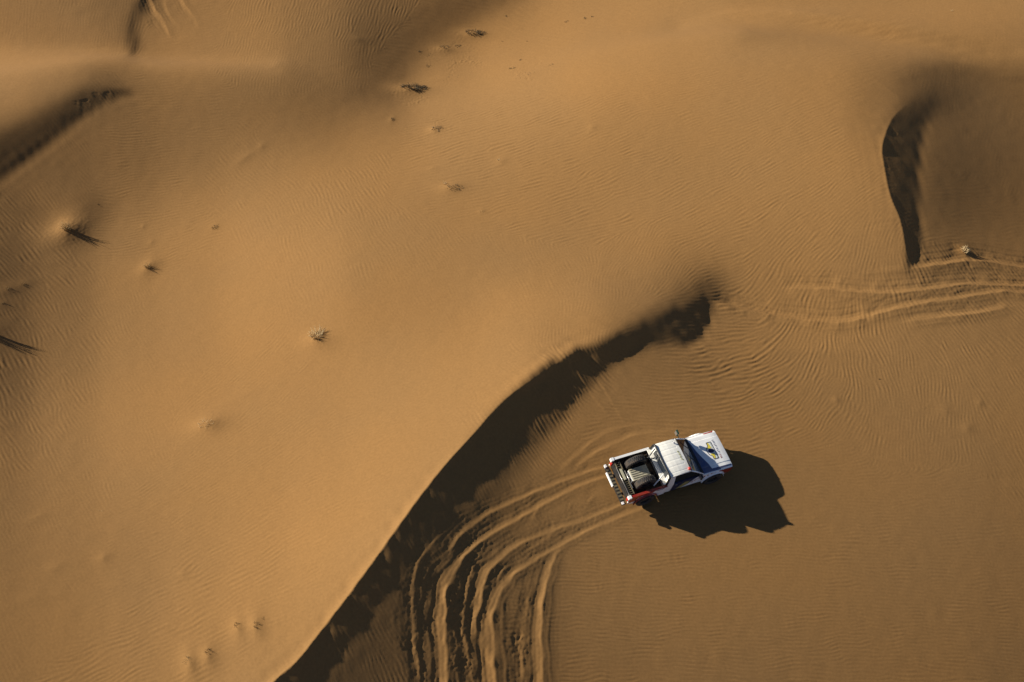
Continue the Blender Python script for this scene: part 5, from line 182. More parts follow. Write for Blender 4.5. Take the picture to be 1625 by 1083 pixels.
[-25,-1,0,0,0,-1,0,-1,-1,-1,-2,0,0,-1,1,0,5,1,-1,-1,-2,-1,-3,-2,-3,-3,-4,-2,-3,-3,-2,-2,-2,0,0,-1,1,1,0,-1,1,0,-1,-1,0,1,0,2,1,3,2,3,1,4,3,2,5,3,4,3,2,-2,3,2,3,3,3,2,3,2,0,1,1,0,0,1,1,0,-1,-1,-1,-2,-2,-1,-1,-3,-1,-1,-3,0,-2,-1,-1,-1,-1,-1,-1,-1,-2,0,-2,0,-1,-1,-1,0,-1,-2,0,-1,-1,-1,0,-1,-2,0,-2,-1,-1,0,-1,-1,-1,0,0,-1,0,0,1,-1,2,0,1,1,0,1,1,0,2,2,1,2,3,5,4,4,4,7,12,17,9,2,-2,-4,-9,-12,-7,-3,-1,-2,0,-2,-1,1,0,0,1,2,1,0,2,2,1,1,3,0,2,2,1,1,1,2,1,1,2,1,1,1,2,2,0,2,1,2,1,1,1],
[-20,0,-1,-1,0,0,-2,0,0,-1,0,-2,0,2,1,-1,5,-1,-1,-3,-2,-3,-2,-3,-3,-2,-2,-2,-3,-1,-2,-3,-1,-1,-1,0,0,1,0,-5,1,3,0,2,1,2,3,2,4,2,4,3,4,3,3,5,2,2,1,0,-2,-1,1,2,4,2,2,3,1,1,2,0,1,0,0,0,1,0,0,-1,-3,-1,-2,-1,-3,-1,-2,-3,-1,-3,-1,-1,-1,-2,-1,-1,-2,-1,-1,-2,-1,-1,-1,-2,-1,-2,-1,0,-2,-1,-1,-1,-2,-1,-1,-1,0,-1,-1,-1,-1,0,0,0,-1,1,-1,0,0,1,1,2,2,1,2,2,3,2,2,3,4,5,5,4,6,11,13,11,2,-2,-5,-8,-13,-10,-4,0,-1,-1,0,0,-1,1,0,1,1,2,1,0,1,2,2,0,3,1,1,2,2,1,1,1,2,0,1,1,1,2,1,1,1,1,2,0,2,0,1,0,0],
[-16,0,0,0,-1,0,0,0,-2,-1,0,0,0,1,2,7,-4,-3,-3,-1,-3,-3,-2,-2,-2,-2,-1,-2,-1,-1,-2,1,-1,0,0,0,2,1,1,-6,3,1,3,2,4,4,4,4,2,3,3,2,3,1,2,1,0,0,0,-1,-1,-1,-1,2,1,2,2,1,1,1,1,0,0,0,0,1,0,1,-1,-1,-1,-2,-2,-3,-2,-2,-3,-1,-3,-1,-3,-1,-2,-1,-1,-2,-1,-2,-1,-1,-2,-1,-2,-1,-1,-1,-1,-2,-1,-1,-1,-1,0,-2,0,-2,-1,-1,-1,-1,0,-1,0,0,1,-1,1,0,-1,1,1,3,2,3,4,3,3,5,4,5,5,5,8,12,11,4,-1,-5,-6,-15,-10,-7,-1,1,0,-1,0,-1,1,0,1,0,2,0,2,1,1,2,1,2,1,2,0,2,1,4,0,0,2,0,1,1,1,1,1,1,1,1,1,1,1,1,0,1,0,0,0],
[-11,0,0,0,0,0,0,-1,1,-1,0,0,1,1,-3,4,-2,-1,-3,-2,-2,0,-2,-1,-1,-1,0,-1,1,0,2,1,2,2,3,5,2,2,-6,-3,-1,2,3,5,3,3,2,1,2,1,0,0,-1,1,0,-2,0,-1,-2,0,0,-2,1,0,1,1,1,1,1,0,0,1,0,0,1,0,1,0,0,0,-2,-2,-3,-3,-3,-3,-2,-3,-1,-2,-2,-2,-1,-1,-2,-1,-2,-1,-2,-1,-1,-2,0,-1,-2,0,-2,0,-1,-2,0,-1,-2,0,-2,0,-2,-1,-1,-1,-1,-1,1,0,0,1,0,1,1,0,1,3,4,4,4,6,5,5,5,6,9,12,7,0,-4,-7,-12,-12,-9,-1,0,1,-1,-1,0,0,0,2,-1,1,2,1,1,1,1,2,1,2,1,1,1,2,1,1,1,2,1,1,0,2,0,1,1,1,1,0,1,1,1,1,0,1,0,0,1,0,-1],
[-4,-1,0,0,0,0,0,1,-1,1,0,1,2,3,1,-3,-2,-2,0,0,0,-1,1,0,1,1,0,3,1,2,3,3,4,3,2,0,-1,-5,-7,1,0,2,3,1,1,0,0,0,0,-1,-1,-1,-1,-2,-1,-1,-1,0,0,-1,-1,0,0,1,0,1,0,1,1,1,0,0,1,1,0,0,1,0,1,-1,-1,-3,-3,-3,-3,-3,-2,-2,-3,-2,-1,-2,-1,-2,-1,-2,-1,-2,-1,-1,-1,-1,-2,-1,0,-1,-1,-1,-1,0,-1,-1,-1,-1,0,-2,0,-1,-1,-1,-3,-1,1,2,1,1,1,0,1,1,3,4,5,5,5,5,6,7,9,8,4,-2,-7,-11,-13,-9,-3,0,1,-1,0,-1,1,0,0,1,1,1,2,1,0,2,1,2,1,1,2,1,1,1,1,1,1,1,2,0,1,1,1,0,1,1,0,1,1,1,0,1,1,0,0,0,1,0,-1,0,-1],
[1,1,0,0,1,0,0,0,2,1,1,3,3,0,1,0,0,-1,1,-1,1,1,0,2,1,2,1,2,3,2,2,2,1,-1,-2,-3,-3,-5,-6,1,4,1,0,0,-1,0,-1,-1,-2,-2,-1,-1,-1,-1,-1,-1,0,-1,0,0,0,0,0,0,1,0,2,0,0,1,1,0,0,1,0,2,-1,1,0,0,0,-3,-4,-3,-3,-3,-2,-3,-2,-2,-2,-1,-2,-1,-2,-1,-1,-2,-1,-2,-1,-1,0,-1,-1,-1,0,-1,-1,-1,0,-1,1,-1,-1,0,-1,-1,-1,-1,0,-2,1,1,1,2,2,2,3,2,3,4,5,5,7,5,5,4,3,-4,-9,-13,-10,-5,-1,0,0,0,0,1,1,1,1,1,2,0,2,0,2,1,2,1,1,1,1,1,1,0,2,1,1,0,1,1,0,0,3,0,0,1,1,0,1,1,0,1,1,0,0,0,1,0,0,-1,0,-1,1],
[7,0,1,1,0,1,1,2,1,2,3,3,2,2,4,-2,-1,1,-1,1,0,1,1,0,1,1,3,1,2,1,0,-1,-3,-3,-4,-4,-4,-3,-3,5,2,-1,-1,-1,0,-2,-1,-1,-2,-1,-1,-2,0,-1,0,0,-1,1,-1,0,0,1,-1,1,1,0,0,1,1,0,0,1,1,0,2,-1,2,0,1,0,-2,-1,-3,-5,-3,-2,-4,-2,-2,-2,-1,-2,-2,-1,-1,-2,-2,0,-2,-1,-1,-1,-1,0,-1,-1,0,-1,0,0,-1,0,-1,0,0,0,0,0,1,0,-1,0,-3,3,3,2,2,3,2,4,6,6,3,3,0,-1,-4,-5,-8,-10,-7,-2,1,1,1,1,1,1,2,1,1,2,1,1,1,2,0,2,0,1,1,1,0,1,1,1,0,2,0,1,0,1,1,0,-1,1,2,1,1,0,0,2,0,1,0,0,1,0,1,0,0,0,-1,1,-1,0,-1],
[13,1,1,0,2,1,2,1,2,3,3,3,2,0,3,0,-1,0,0,-1,1,0,1,1,2,1,1,0,0,0,-3,-3,-5,-4,-4,-2,-2,-2,0,4,0,-1,-1,-1,-2,-1,-2,-1,-1,-1,-1,0,-1,0,-1,1,0,-1,1,0,0,0,1,0,0,1,0,0,1,0,1,1,0,1,1,1,0,1,0,0,0,-2,-2,-3,-3,-5,-2,-3,-2,-2,-2,-2,-1,-2,-1,-1,-1,-2,-1,-1,-1,-1,-1,-1,0,-1,-1,0,0,-1,0,0,0,1,0,1,0,1,0,2,2,1,1,0,0,1,2,2,4,4,1,-2,-3,-4,-6,-4,-3,-5,-5,0,2,2,2,2,1,2,2,2,1,2,1,1,1,1,0,0,1,1,0,1,0,1,1,0,1,0,1,0,1,0,1,0,0,0,2,0,0,1,1,1,1,0,1,-1,2,0,0,1,-1,0,0,0,0,0,0,-1,-1],
[20,1,0,2,0,2,1,2,3,3,3,2,1,2,0,-2,1,-1,0,1,-1,1,1,1,0,1,0,-1,-2,-4,-3,-4,-3,-3,-2,-2,0,0,0,0,-1,-1,-1,-1,-1,-2,0,-2,-1,0,-1,0,0,0,0,0,1,0,0,0,0,-1,0,1,0,0,1,1,-1,1,0,1,1,1,0,2,0,1,1,1,0,-1,-2,-3,-5,-3,-3,-3,-2,-2,-2,-1,-2,-1,-2,-2,-2,-1,-1,-1,-2,0,-1,-1,-1,0,0,-1,0,0,0,0,1,0,1,0,1,1,2,1,3,3,1,-4,-2,-2,-1,0,1,2,-1,-1,0,-1,-1,-3,-2,-1,2,2,1,1,1,1,1,1,1,1,0,1,0,1,0,1,0,1,0,0,1,0,1,-1,1,1,0,1,1,0,0,1,0,0,1,0,0,0,0,2,0,1,0,0,1,1,-1,1,0,0,0,1,-1,0,0,-1,0,0,0],
[25,1,1,1,2,1,3,2,1,2,2,1,1,1,-1,0,-1,1,0,0,2,0,0,1,-1,-1,-2,-2,-4,-3,-4,-3,-2,-1,-1,0,-1,0,2,-3,-1,-2,-2,-1,-1,0,-1,-1,1,-1,0,0,-1,1,0,0,0,0,0,0,0,0,0,-1,1,0,0,1,0,1,1,0,0,1,2,0,2,1,0,1,0,0,-1,-2,-3,-4,-4,-3,-3,-2,-2,-2,-1,-2,-2,-1,-1,-2,-2,-2,0,-2,0,-1,0,-1,0,0,-1,0,0,1,0,1,0,1,1,2,2,2,2,2,0,1,1,1,2,2,0,-2,-2,-2,-3,-3,-2,-1,1,1,0,0,1,0,1,0,1,0,0,0,1,0,0,0,1,0,1,0,0,0,0,1,0,1,0,0,0,1,0,0,1,0,0,1,-1,1,-1,1,-1,1,1,0,1,1,0,0,1,0,0,0,0,0,1,-1,0,0,0,0,0],
[30,1,2,1,1,2,1,1,3,1,0,2,0,0,0,0,0,0,1,1,-1,0,0,-2,-1,-3,-3,-4,-3,-2,-1,-2,-1,-1,-1,-1,-1,1,1,-3,-3,-1,0,-1,-1,0,-1,1,-2,1,0,0,1,0,1,-1,0,0,-1,0,-1,0,0,1,-1,1,1,-1,1,0,0,1,1,1,1,1,1,1,2,0,2,0,-1,-2,-3,-3,-4,-2,-3,-3,-2,-2,-2,-2,-2,-2,-2,-2,-1,-1,-1,-1,-1,-1,0,0,-1,-1,1,0,0,0,0,1,1,2,1,2,1,2,3,2,3,2,2,3,0,-1,-3,-4,-3,-3,-2,-1,0,1,0,0,0,0,0,1,-1,1,0,0,0,0,0,0,1,0,0,0,0,1,0,0,1,-1,1,0,0,1,1,-1,0,1,0,0,1,-1,1,-1,1,0,1,0,0,1,0,0,0,1,0,0,0,1,0,0,-1,1,0,-1,0,0,0],
[35,0,1,1,2,1,1,2,0,1,1,0,1,1,-1,1,0,0,0,-1,0,-1,-2,-2,-3,-3,-3,-2,-2,-2,-1,0,-1,-2,0,-2,0,1,2,-5,-3,0,-1,0,0,0,-1,0,1,-1,1,0,1,0,-1,1,-1,0,0,-2,1,-1,0,0,1,0,0,0,1,0,0,0,2,0,1,2,1,1,1,1,1,1,0,-1,-1,-3,-3,-4,-3,-3,-2,-3,-2,-3,-2,-2,-2,-1,-2,-1,-2,0,-1,0,-2,0,0,0,-1,1,0,1,1,1,1,1,2,2,3,3,2,3,2,2,1,-2,-2,-4,-3,-3,-2,0,0,0,0,0,0,0,0,0,0,0,1,-1,0,1,0,0,0,0,0,0,0,1,0,-1,1,0,0,1,-1,1,1,-1,0,1,0,1,0,0,-1,1,0,1,-1,0,0,0,1,0,1,0,1,0,0,0,0,0,0,0,0,0,0,0,0,0,-1],
[38,1,1,1,1,0,2,0,1,0,1,0,1,0,0,0,0,0,-1,-1,-2,-2,-3,-3,-3,-2,-2,-1,-1,-1,0,-2,-1,-1,-1,0,0,1,4,-1,-7,-2,0,-1,1,-1,1,-1,1,1,0,1,-1,0,0,-1,0,-1,-1,0,0,0,0,0,0,0,0,1,-1,1,1,0,0,2,0,1,2,1,1,2,0,1,1,0,-1,-1,-3,-3,-3,-3,-4,-2,-4,-2,-2,-3,-1,-2,-2,-1,-1,-2,0,-1,0,0,-1,1,1,-1,1,1,1,1,2,2,3,2,2,2,3,2,-1,-1,-3,-3,-4,-2,-2,0,1,0,0,0,0,0,0,0,0,0,0,0,0,0,0,0,0,0,0,1,0,0,0,0,0,1,0,0,0,0,1,-1,0,1,0,0,1,-1,0,0,1,0,0,0,1,0,0,0,0,1,-1,1,0,0,0,1,0,-1,1,-1,1,0,-1,1,-1,0,1],
[40,2,0,1,0,1,0,1,0,1,0,0,0,1,0,-1,0,-2,-2,-1,-3,-2,-3,-3,-1,-2,-1,-1,-1,0,-2,-1,0,-1,-1,0,-1,-1,4,5,-8,-3,0,0,-1,1,1,2,0,1,-1,0,-1,0,-1,-1,-1,0,0,0,-1,0,0,0,0,0,0,1,1,-1,0,1,1,0,2,1,0,1,2,1,2,1,0,2,-1,0,-1,-2,-4,-3,-4,-4,-3,-3,-3,-2,-3,-2,0,-2,-1,-1,-1,0,0,0,1,0,0,1,1,1,2,2,2,2,2,2,2,1,-1,-2,-1,-4,-3,-2,-1,0,0,0,-1,0,1,0,0,0,-1,0,0,1,0,-1,0,0,1,-1,1,0,0,0,0,1,0,0,0,0,0,1,0,0,-1,1,0,0,0,0,0,1,0,0,0,0,0,0,1,0,0,-1,1,0,1,0,0,1,0,-1,1,0,-1,1,-1,0,0,0,1,-1,0],
[42,0,1,0,1,0,0,0,1,0,0,1,0,0,-1,-2,-1,-2,-2,-3,-2,-3,-2,-1,-2,0,-1,-1,0,-2,0,-1,-1,0,-1,-2,-1,1,2,6,-1,-8,0,1,2,1,1,-1,0,-2,1,-2,0,-1,0,0,-1,0,0,0,-1,1,-1,0,1,0,1,-1,0,1,1,0,0,1,0,1,1,2,0,2,1,2,1,0,2,-1,0,-1,-1,-4,-3,-5,-4,-4,-3,-3,-2,-1,-3,-1,0,0,-1,0,0,0,1,0,1,2,1,2,1,1,2,2,1,0,-1,-1,-2,-3,-3,-2,0,-1,1,-1,1,0,0,0,-1,0,0,0,0,0,0,-1,0,1,0,0,0,0,0,0,1,-1,1,0,0,0,1,0,0,0,-1,1,0,0,0,1,0,1,0,0,0,1,0,0,0,0,-1,0,0,1,0,0,0,0,1,-1,0,0,0,0,1,-1,0,0,0,0,-1,1,-1],
[43,0,0,1,-1,1,0,0,0,-1,1,0,0,-2,-1,-1,-3,-2,-2,-3,-2,-1,-1,-1,-1,-1,-1,-1,-1,0,-1,-1,-1,-1,-1,0,-1,0,1,5,5,-6,-2,2,1,0,-1,-1,-1,0,-2,0,0,-1,0,0,0,0,0,0,0,0,1,0,-1,1,0,1,0,0,0,1,0,0,1,1,1,0,2,1,1,1,3,1,1,1,0,0,-2,-2,-3,-4,-5,-4,-4,-3,-2,-3,-1,-1,-1,0,0,1,0,1,0,1,1,1,1,1,2,1,1,-1,-1,-1,-2,-3,-3,-1,-1,1,-1,1,-1,0,-1,0,1,0,-1,0,0,0,0,0,0,0,0,0,0,1,0,0,-1,1,0,0,0,0,1,0,1,0,1,0,1,-1,1,0,0,0,0,-1,0,0,1,0,0,0,0,0,0,0,0,0,0,0,0,0,0,0,0,1,-1,0,0,0,0,0,0,0,0,0,0],
[43,0,1,-1,0,0,0,0,-1,1,-1,-1,1,-2,-2,-3,-2,-2,-3,-1,-1,-2,-1,-1,0,-1,-1,0,-1,0,-2,0,-2,-1,-1,0,0,-1,-1,1,7,8,-4,-2,-2,-1,-2,0,-1,-1,1,0,-1,1,-1,0,1,-1,0,0,1,-1,1,0,1,0,0,0,1,0,0,0,1,1,0,0,1,1,1,0,2,2,1,2,1,1,1,0,0,0,-4,-3,-4,-5,-4,-3,-4,-1,-1,-1,-1,0,0,0,1,0,1,1,1,0,1,0,0,0,-1,-1,-2,-3,-2,-1,0,0,0,-1,0,-1,0,0,0,0,-1,0,1,0,0,-1,0,0,0,0,1,0,0,1,1,0,1,0,0,1,0,0,0,0,0,0,0,-1,0,1,0,0,0,-1,1,0,0,0,0,-1,1,0,0,0,0,0,0,0,0,0,0,0,0,0,0,-1,1,0,-1,1,0,-1,1,-1,1,-1,0],
[43,0,-1,0,0,-1,0,-1,0,-1,-2,-1,-5,-2,-3,-1,-2,-2,0,-1,-1,-1,-1,0,-2,0,0,-1,0,-2,1,0,0,-1,0,-2,-2,-2,-1,-2,3,7,5,-1,-1,-1,0,-1,0,0,-1,0,1,0,1,-1,0,1,0,0,0,1,-1,1,0,1,0,0,0,1,0,0,0,1,1,1,0,1,0,1,1,1,2,2,1,2,1,1,0,-1,0,-2,-4,-4,-4,-4,-3,-3,-1,-1,0,-1,0,0,0,1,0,0,0,0,0,0,-1,-2,-2,-2,-2,-1,-1,0,0,-1,0,0,-1,0,0,0,0,-1,0,0,1,0,1,1,0,0,0,1,0,1,0,-1,0,1,0,0,0,0,0,0,1,0,-1,0,0,1,-1,0,-1,0,1,0,-1,0,1,0,-1,1,-1,0,1,0,0,0,0,0,0,0,0,0,-1,1,0,0,-1,1,0,-1,1,0,-1,1,-1,0,1],
[42,0,-1,0,-1,0,-2,0,-2,-2,-1,-4,-2,-2,-2,-1,-2,-1,-1,-1,-1,0,-1,-1,0,-1,-1,0,-1,0,-2,-2,-1,-1,-1,-1,0,-1,-1,2,5,4,1,1,0,-1,0,1,-1,1,0,1,0,-1,0,1,1,-1,1,0,0,0,1,0,0,0,1,1,0,0,0,1,0,1,0,0,1,0,0,2,0,1,1,2,2,1,2,0,2,0,0,-1,-2,-2,-4,-5,-2,-3,-2,-2,-1,-1,0,-1,0,-1,-1,0,0,-1,-1,-1,-2,-1,-2,-1,-1,0,0,-1,0,0,-1,0,0,-1,0,0,1,1,1,0,0,0,-1,0,1,0,1,0,0,-1,1,0,-1,0,1,0,0,0,0,1,-1,0,0,1,-1,-1,1,-1,1,0,-1,0,1,0,-1,0,1,0,0,0,-1,0,0,0,0,0,1,0,0,0,0,-1,0,1,0,-1,0,1,-1,0,1,-1,0,1,-1],
[41,-1,0,-2,0,-2,-1,-2,-1,-2,-3,-1,-3,-1,-1,-2,0,-1,-1,-1,0,-2,0,-1,0,-1,0,-1,-1,-1,-2,-1,-1,0,-1,0,-1,2,2,3,1,1,1,0,0,1,0,-1,1,0,0,0,0,1,1,0,-1,2,-1,1,0,0,0,1,0,1,0,0,1,0,1,0,1,-1,0,0,1,0,2,-1,2,0,1,1,1,3,0,2,0,1,1,1,1,-2,-3,-2,-4,-3,-4,-1,-3,-2,-2,-1,-2,-1,0,-1,-1,0,-1,-3,-1,-1,-1,-1,0,0,0,-1,-1,0,0,1,0,1,0,0,0,0,0,0,0,0,1,0,-1,1,-1,1,0,0,0,0,0,0,0,0,0,0,0,0,0,0,0,-1,1,0,0,0,0,-1,0,1,-1,0,0,0,0,0,1,0,0,0,0,0,0,0,-1,0,0,0,1,0,0,-1,0,1,0,-1,0,1,-1,0,1,-1,0],
[39,-1,-2,0,-2,-1,-1,-2,-2,-2,-2,-2,0,-2,-1,-1,-1,0,-1,-1,-1,0,-1,-1,-1,0,-1,-1,0,-2,0,0,-1,-1,1,0,1,0,2,1,2,0,0,0,1,-1,0,1,0,0,1,0,1,0,0,0,1,-1,1,0,0,1,0,-1,1,0,0,1,0,0,0,1,1,1,1,1,0,2,-2,1,-1,1,1,1,2,0,1,0,1,1,2,1,2,1,-1,-1,-4,-3,-3,-5,-3,-3,-3,-3,-1,-1,0,0,-2,-1,-2,0,-2,-1,0,0,0,-2,0,2,-1,0,1,-1,0,0,0,0,0,0,0,1,-1,1,-1,0,1,0,0,-1,0,1,0,0,0,0,-1,1,0,0,0,0,0,0,0,0,-1,1,-1,0,0,1,0,-1,0,0,1,0,0,-1,0,0,0,0,0,0,0,1,0,0,0,0,-1,0,0,0,1,-1,0,0,1,-1,0,0,0,0,0],
[36,-1,-1,-2,-1,-1,-2,-2,-2,-1,-1,-1,-2,-1,0,-1,-1,-1,-1,0,-1,-1,0,0,-1,-1,0,-1,-1,0,0,-2,1,0,0,1,1,1,0,1,0,0,1,1,-1,1,0,0,1,0,0,0,0,1,0,1,-1,1,0,0,0,0,0,1,0,0,0,0,0,1,0,0,-1,0,1,1,1,1,2,0,1,0,1,0,-1,-1,1,0,1,3,0,1,1,2,4,1,-1,-3,-6,-4,-5,-5,-4,-2,0,0,-2,-1,-1,-2,0,-2,0,0,-1,0,0,1,-1,-1,1,0,-1,0,0,0,0,0,-1,1,0,0,0,0,1,0,-1,0,1,0,0,0,-1,1,0,0,0,-1,1,0,0,-1,0,0,1,0,0,-1,1,0,-1,0,0,0,0,0,0,0,0,1,-1,0,1,0,0,0,0,-1,0,0,0,0,0,0,0,1,-1,0,0,0,0,0,0,1,-1,0,1],
[34,-2,-1,-2,-1,-2,-2,-1,-1,-1,-1,-2,0,-1,-1,0,-1,-1,0,-1,0,-1,-1,0,0,-1,-1,0,0,0,-1,0,0,0,0,0,1,0,1,0,1,1,0,0,1,0,0,0,0,1,0,1,0,0,0,0,1,0,0,0,0,0,0,0,1,0,0,0,0,-1,0,0,0,0,0,0,-1,-1,0,0,0,1,0,3,0,1,0,1,1,-2,1,1,2,3,1,2,4,0,-2,-6,-7,-5,-3,-1,-2,-2,0,-3,-1,0,-2,0,0,0,1,-1,-1,0,0,0,-1,0,1,-1,0,0,0,0,0,0,0,0,1,0,-1,0,1,0,-1,1,0,-1,1,-1,0,0,1,0,-1,0,1,0,0,0,-1,0,0,1,-1,0,0,0,0,0,0,0,-1,1,0,0,0,1,-1,0,0,0,0,0,0,0,0,0,0,0,1,-1,0,0,0,1,-1,0,0,0,0,0,0],
[29,-1,-1,-1,-2,-1,-1,-1,-1,-2,0,0,-2,0,-1,-1,0,0,-1,-1,-1,0,0,-1,0,0,0,0,-1,-1,0,1,-1,1,0,1,0,0,1,0,0,1,0,0,0,1,0,1,0,0,1,-1,1,0,0,0,0,0,0,0,1,0,0,0,-1,1,0,0,-1,1,-1,-1,0,0,0,-1,0,-2,0,0,-1,-1,-1,-4,0,0,0,2,3,1,1,2,2,0,2,2,-1,0,3,0,-4,-5,-2,-3,-1,-1,-3,0,-1,0,0,0,0,-1,-1,-1,0,0,0,-1,1,0,-1,0,0,0,-1,1,0,0,0,0,0,0,0,0,0,0,0,0,0,1,-1,0,1,0,-1,0,0,1,-1,0,0,0,0,0,0,0,0,0,0,0,-1,0,1,0,0,0,0,0,0,0,0,0,0,0,0,0,0,0,0,0,0,1,-1,0,0,0,1,-1,0,0,1,-1,0,0,0],
[27,-2,-1,-1,-1,-2,0,-1,-1,0,-2,-1,0,-1,0,0,-1,-1,0,0,0,-1,-1,0,0,0,-1,0,0,1,0,-1,0,0,0,0,0,1,0,1,1,0,1,0,0,0,1,-1,1,0,0,1,0,0,0,0,1,0,0,0,-1,0,0,0,1,-1,0,-1,1,-1,0,-1,0,-1,-1,-1,-1,0,-2,-1,0,-2,-2,-2,-1,-1,-1,-1,-3,1,1,1,0,2,2,2,1,1,-1,-1,4,1,-2,0,-1,0,0,-1,0,-2,0,0,-1,-1,-1,1,-1,-1,0,0,0,0,0,0,0,0,0,-1,1,-1,1,0,0,0,0,0,0,0,0,0,0,0,0,1,-1,0,0,0,1,-1,0,0,0,0,0,0,0,0,0,0,0,-1,1,0,-1,1,0,-1,0,0,1,0,0,0,0,0,0,0,0,0,0,0,1,-1,0,0,0,0,0,0,0,0,0,0,0,1,-1],
[23,0,-2,-1,-1,0,-1,-1,-1,-1,0,0,0,-1,-1,0,0,-1,0,-1,-1,1,0,-1,0,0,0,0,0,-1,0,0,0,0,1,0,0,0,1,0,0,1,0,1,0,0,0,1,-1,1,0,0,0,1,0,1,-1,0,0,0,0,-1,1,0,-1,0,0,-1,-1,-1,0,0,-2,0,-1,-1,-1,-1,0,-2,-2,-1,-2,-1,-2,-1,-1,-2,-1,-1,0,0,1,1,0,-2,2,1,2,4,3,3,2,0,-1,-2,0,-1,0,-1,-1,-1,0,-1,0,-1,1,-1,0,0,0,-1,0,0,0,0,0,1,-1,1,-1,1,0,0,0,0,0,0,0,0,0,-1,1,-1,1,0,0,0,0,0,0,0,0,0,0,0,0,0,0,0,0,0,0,0,0,-1,0,1,0,0,0,-1,1,0,0,0,0,0,0,0,0,0,0,0,0,0,0,0,0,0,0,0,0,0,0,0,0],
[21,-1,-1,0,-1,-1,-1,0,-1,0,-1,0,-1,0,0,-1,-1,1,-1,0,0,-1,0,1,-1,0,0,0,0,0,-1,0,1,0,-1,0,1,1,-1,1,1,0,1,0,0,0,0,0,1,0,0,1,0,-1,1,-1,0,0,0,0,0,0,-1,0,0,-1,-1,1,-1,-1,-1,-1,0,-2,-1,-1,-1,-1,-2,-1,-1,-2,-1,-1,-1,-2,-1,-1,-1,0,0,0,0,-1,1,1,1,2,2,3,2,3,2,0,-1,0,-2,1,-2,0,0,-1,-1,0,0,0,-2,1,0,0,-1,1,-1,1,0,-1,1,-1,0,0,1,-1,0,0,1,0,-1,0,1,-1,0,1,0,0,0,0,0,0,-1,0,1,0,0,0,0,0,0,-1,1,-1,0,1,-1,0,0,1,0,-1,1,0,0,0,0,0,0,0,0,0,0,0,0,0,0,0,0,0,0,1,-1,0,0,1,-1,0,0,0,0],
[19,-1,0,-2,0,-1,0,-1,0,0,0,-2,0,0,0,-1,1,-1,0,0,0,0,-1,0,0,0,0,0,-1,0,1,0,-1,0,1,0,0,0,1,1,0,0,0,0,1,0,1,0,0,0,0,0,0,0,0,0,0,0,0,-1,0,0,-1,-1,0,0,0,-2,-1,0,-2,-1,-1,0,-1,-1,-1,-1,-1,-2,-1,-1,-2,-1,-1,-1,-1,-1,0,0,-1,0,1,1,-1,2,1,2,1,2,2,2,1,1,0,-1,0,-2,0,0,-1,0,-1,0,0,-1,1,-1,0,0,0,0,0,0,0,0,-1,0,1,0,0,0,0,0,0,0,1,0,-1,1,0,0,-1,1,-1,0,1,0,0,0,-1,0,0,0,1,0,0,0,-1,1,0,-1,1,0,0,-1,0,1,-1,0,0,1,0,0,0,0,0,0,0,0,0,1,-1,0,0,0,0,0,0,0,0,0,0,0,1,-1,0],
[17,-1,-1,1,-1,0,-1,0,0,-2,0,1,-1,0,-1,1,-1,0,-1,0,0,0,0,0,0,0,1,-1,0,0,-1,0,1,0,0,0,0,1,0,0,1,1,0,0,0,0,0,0,0,0,1,0,0,0,-1,1,0,-1,-1,0,0,-1,0,0,-2,0,-1,-1,0,-1,-1,-1,-1,-1,-2,0,-1,-2,-1,0,-2,0,-1,-1,-1,-1,-1,1,-1,-1,1,0,0,0,2,0,1,1,2,1,1,2,1,0,0,-1,0,0,0,-1,-1,0,0,0,-1,0,0,0,-1,0,1,-1,1,-1,0,1,0,0,-1,0,0,1,0,0,0,0,0,0,0,0,0,0,1,-1,1,0,-1,0,0,1,0,0,0,0,-1,0,0,1,0,0,-1,1,-1,0,0,0,1,-1,1,0,0,0,-1,1,0,0,0,0,0,0,0,0,0,0,0,0,0,0,0,0,0,0,0,0,0,0,0],
[15,0,0,-1,-1,0,0,-1,0,0,0,-1,0,0,0,-1,1,-1,1,0,-1,0,1,-1,0,0,0,0,0,0,0,0,-1,0,0,1,0,0,1,1,0,0,1,0,0,0,0,1,0,0,-1,0,0,0,0,-1,0,0,0,-1,-1,0,-1,-1,1,-2,-1,0,-1,-2,0,-1,-1,-1,0,-2,-1,0,-1,-1,-1,-1,0,-2,0,0,0,-1,0,0,0,0,0,1,0,2,0,1,1,1,1,1,0,0,0,1,-1,0,-1,0,0,-1,0,0,0,0,-1,1,0,0,-1,0,0,0,0,0,0,0,1,0,0,-1,1,0,0,0,0,0,1,-1,0,0,0,1,-1,0,0,1,0,-1,0,0,0,1,0,0,0,-1,1,-1,1,-1,1,-1,1,0,-1,1,-1,0,1,-1,1,-1,1,0,0,0,0,0,0,0,0,0,0,0,1,-1,0,0,1,-1,0,0,0,0,1],
[14,0,-1,0,0,0,-1,0,-1,1,-1,0,0,0,0,0,-1,1,-1,0,0,0,0,0,1,0,-1,0,0,0,-1,0,1,0,0,0,1,0,0,1,0,1,-1,1,0,0,0,-1,0,0,1,0,-1,0,0,0,-1,0,-1,0,-1,-1,0,-1,-1,0,-1,-1,-1,0,-2,-1,0,-1,-1,-1,0,-1,-1,-1,0,-1,0,0,-1,-1,0,0,0,0,0,1,0,1,0,0,1,1,0,1,1,0,0,0,1,-1,0,-1,0,0,0,0,0,-1,0,0,0,0,0,-1,1,0,0,0,0,-1,1,0,-1,1,0,1,-1,1,0,0,0,0,-1,1,0,0,0,0,0,1,0,-1,0,0,1,0,0,-1,0,0,1,0,-1,1,0,0,-1,1,-1,0,1,-1,1,0,-1,1,0,0,0,0,0,0,0,0,0,0,0,0,0,0,0,0,0,0,0,0,0,1,-1,0,0],
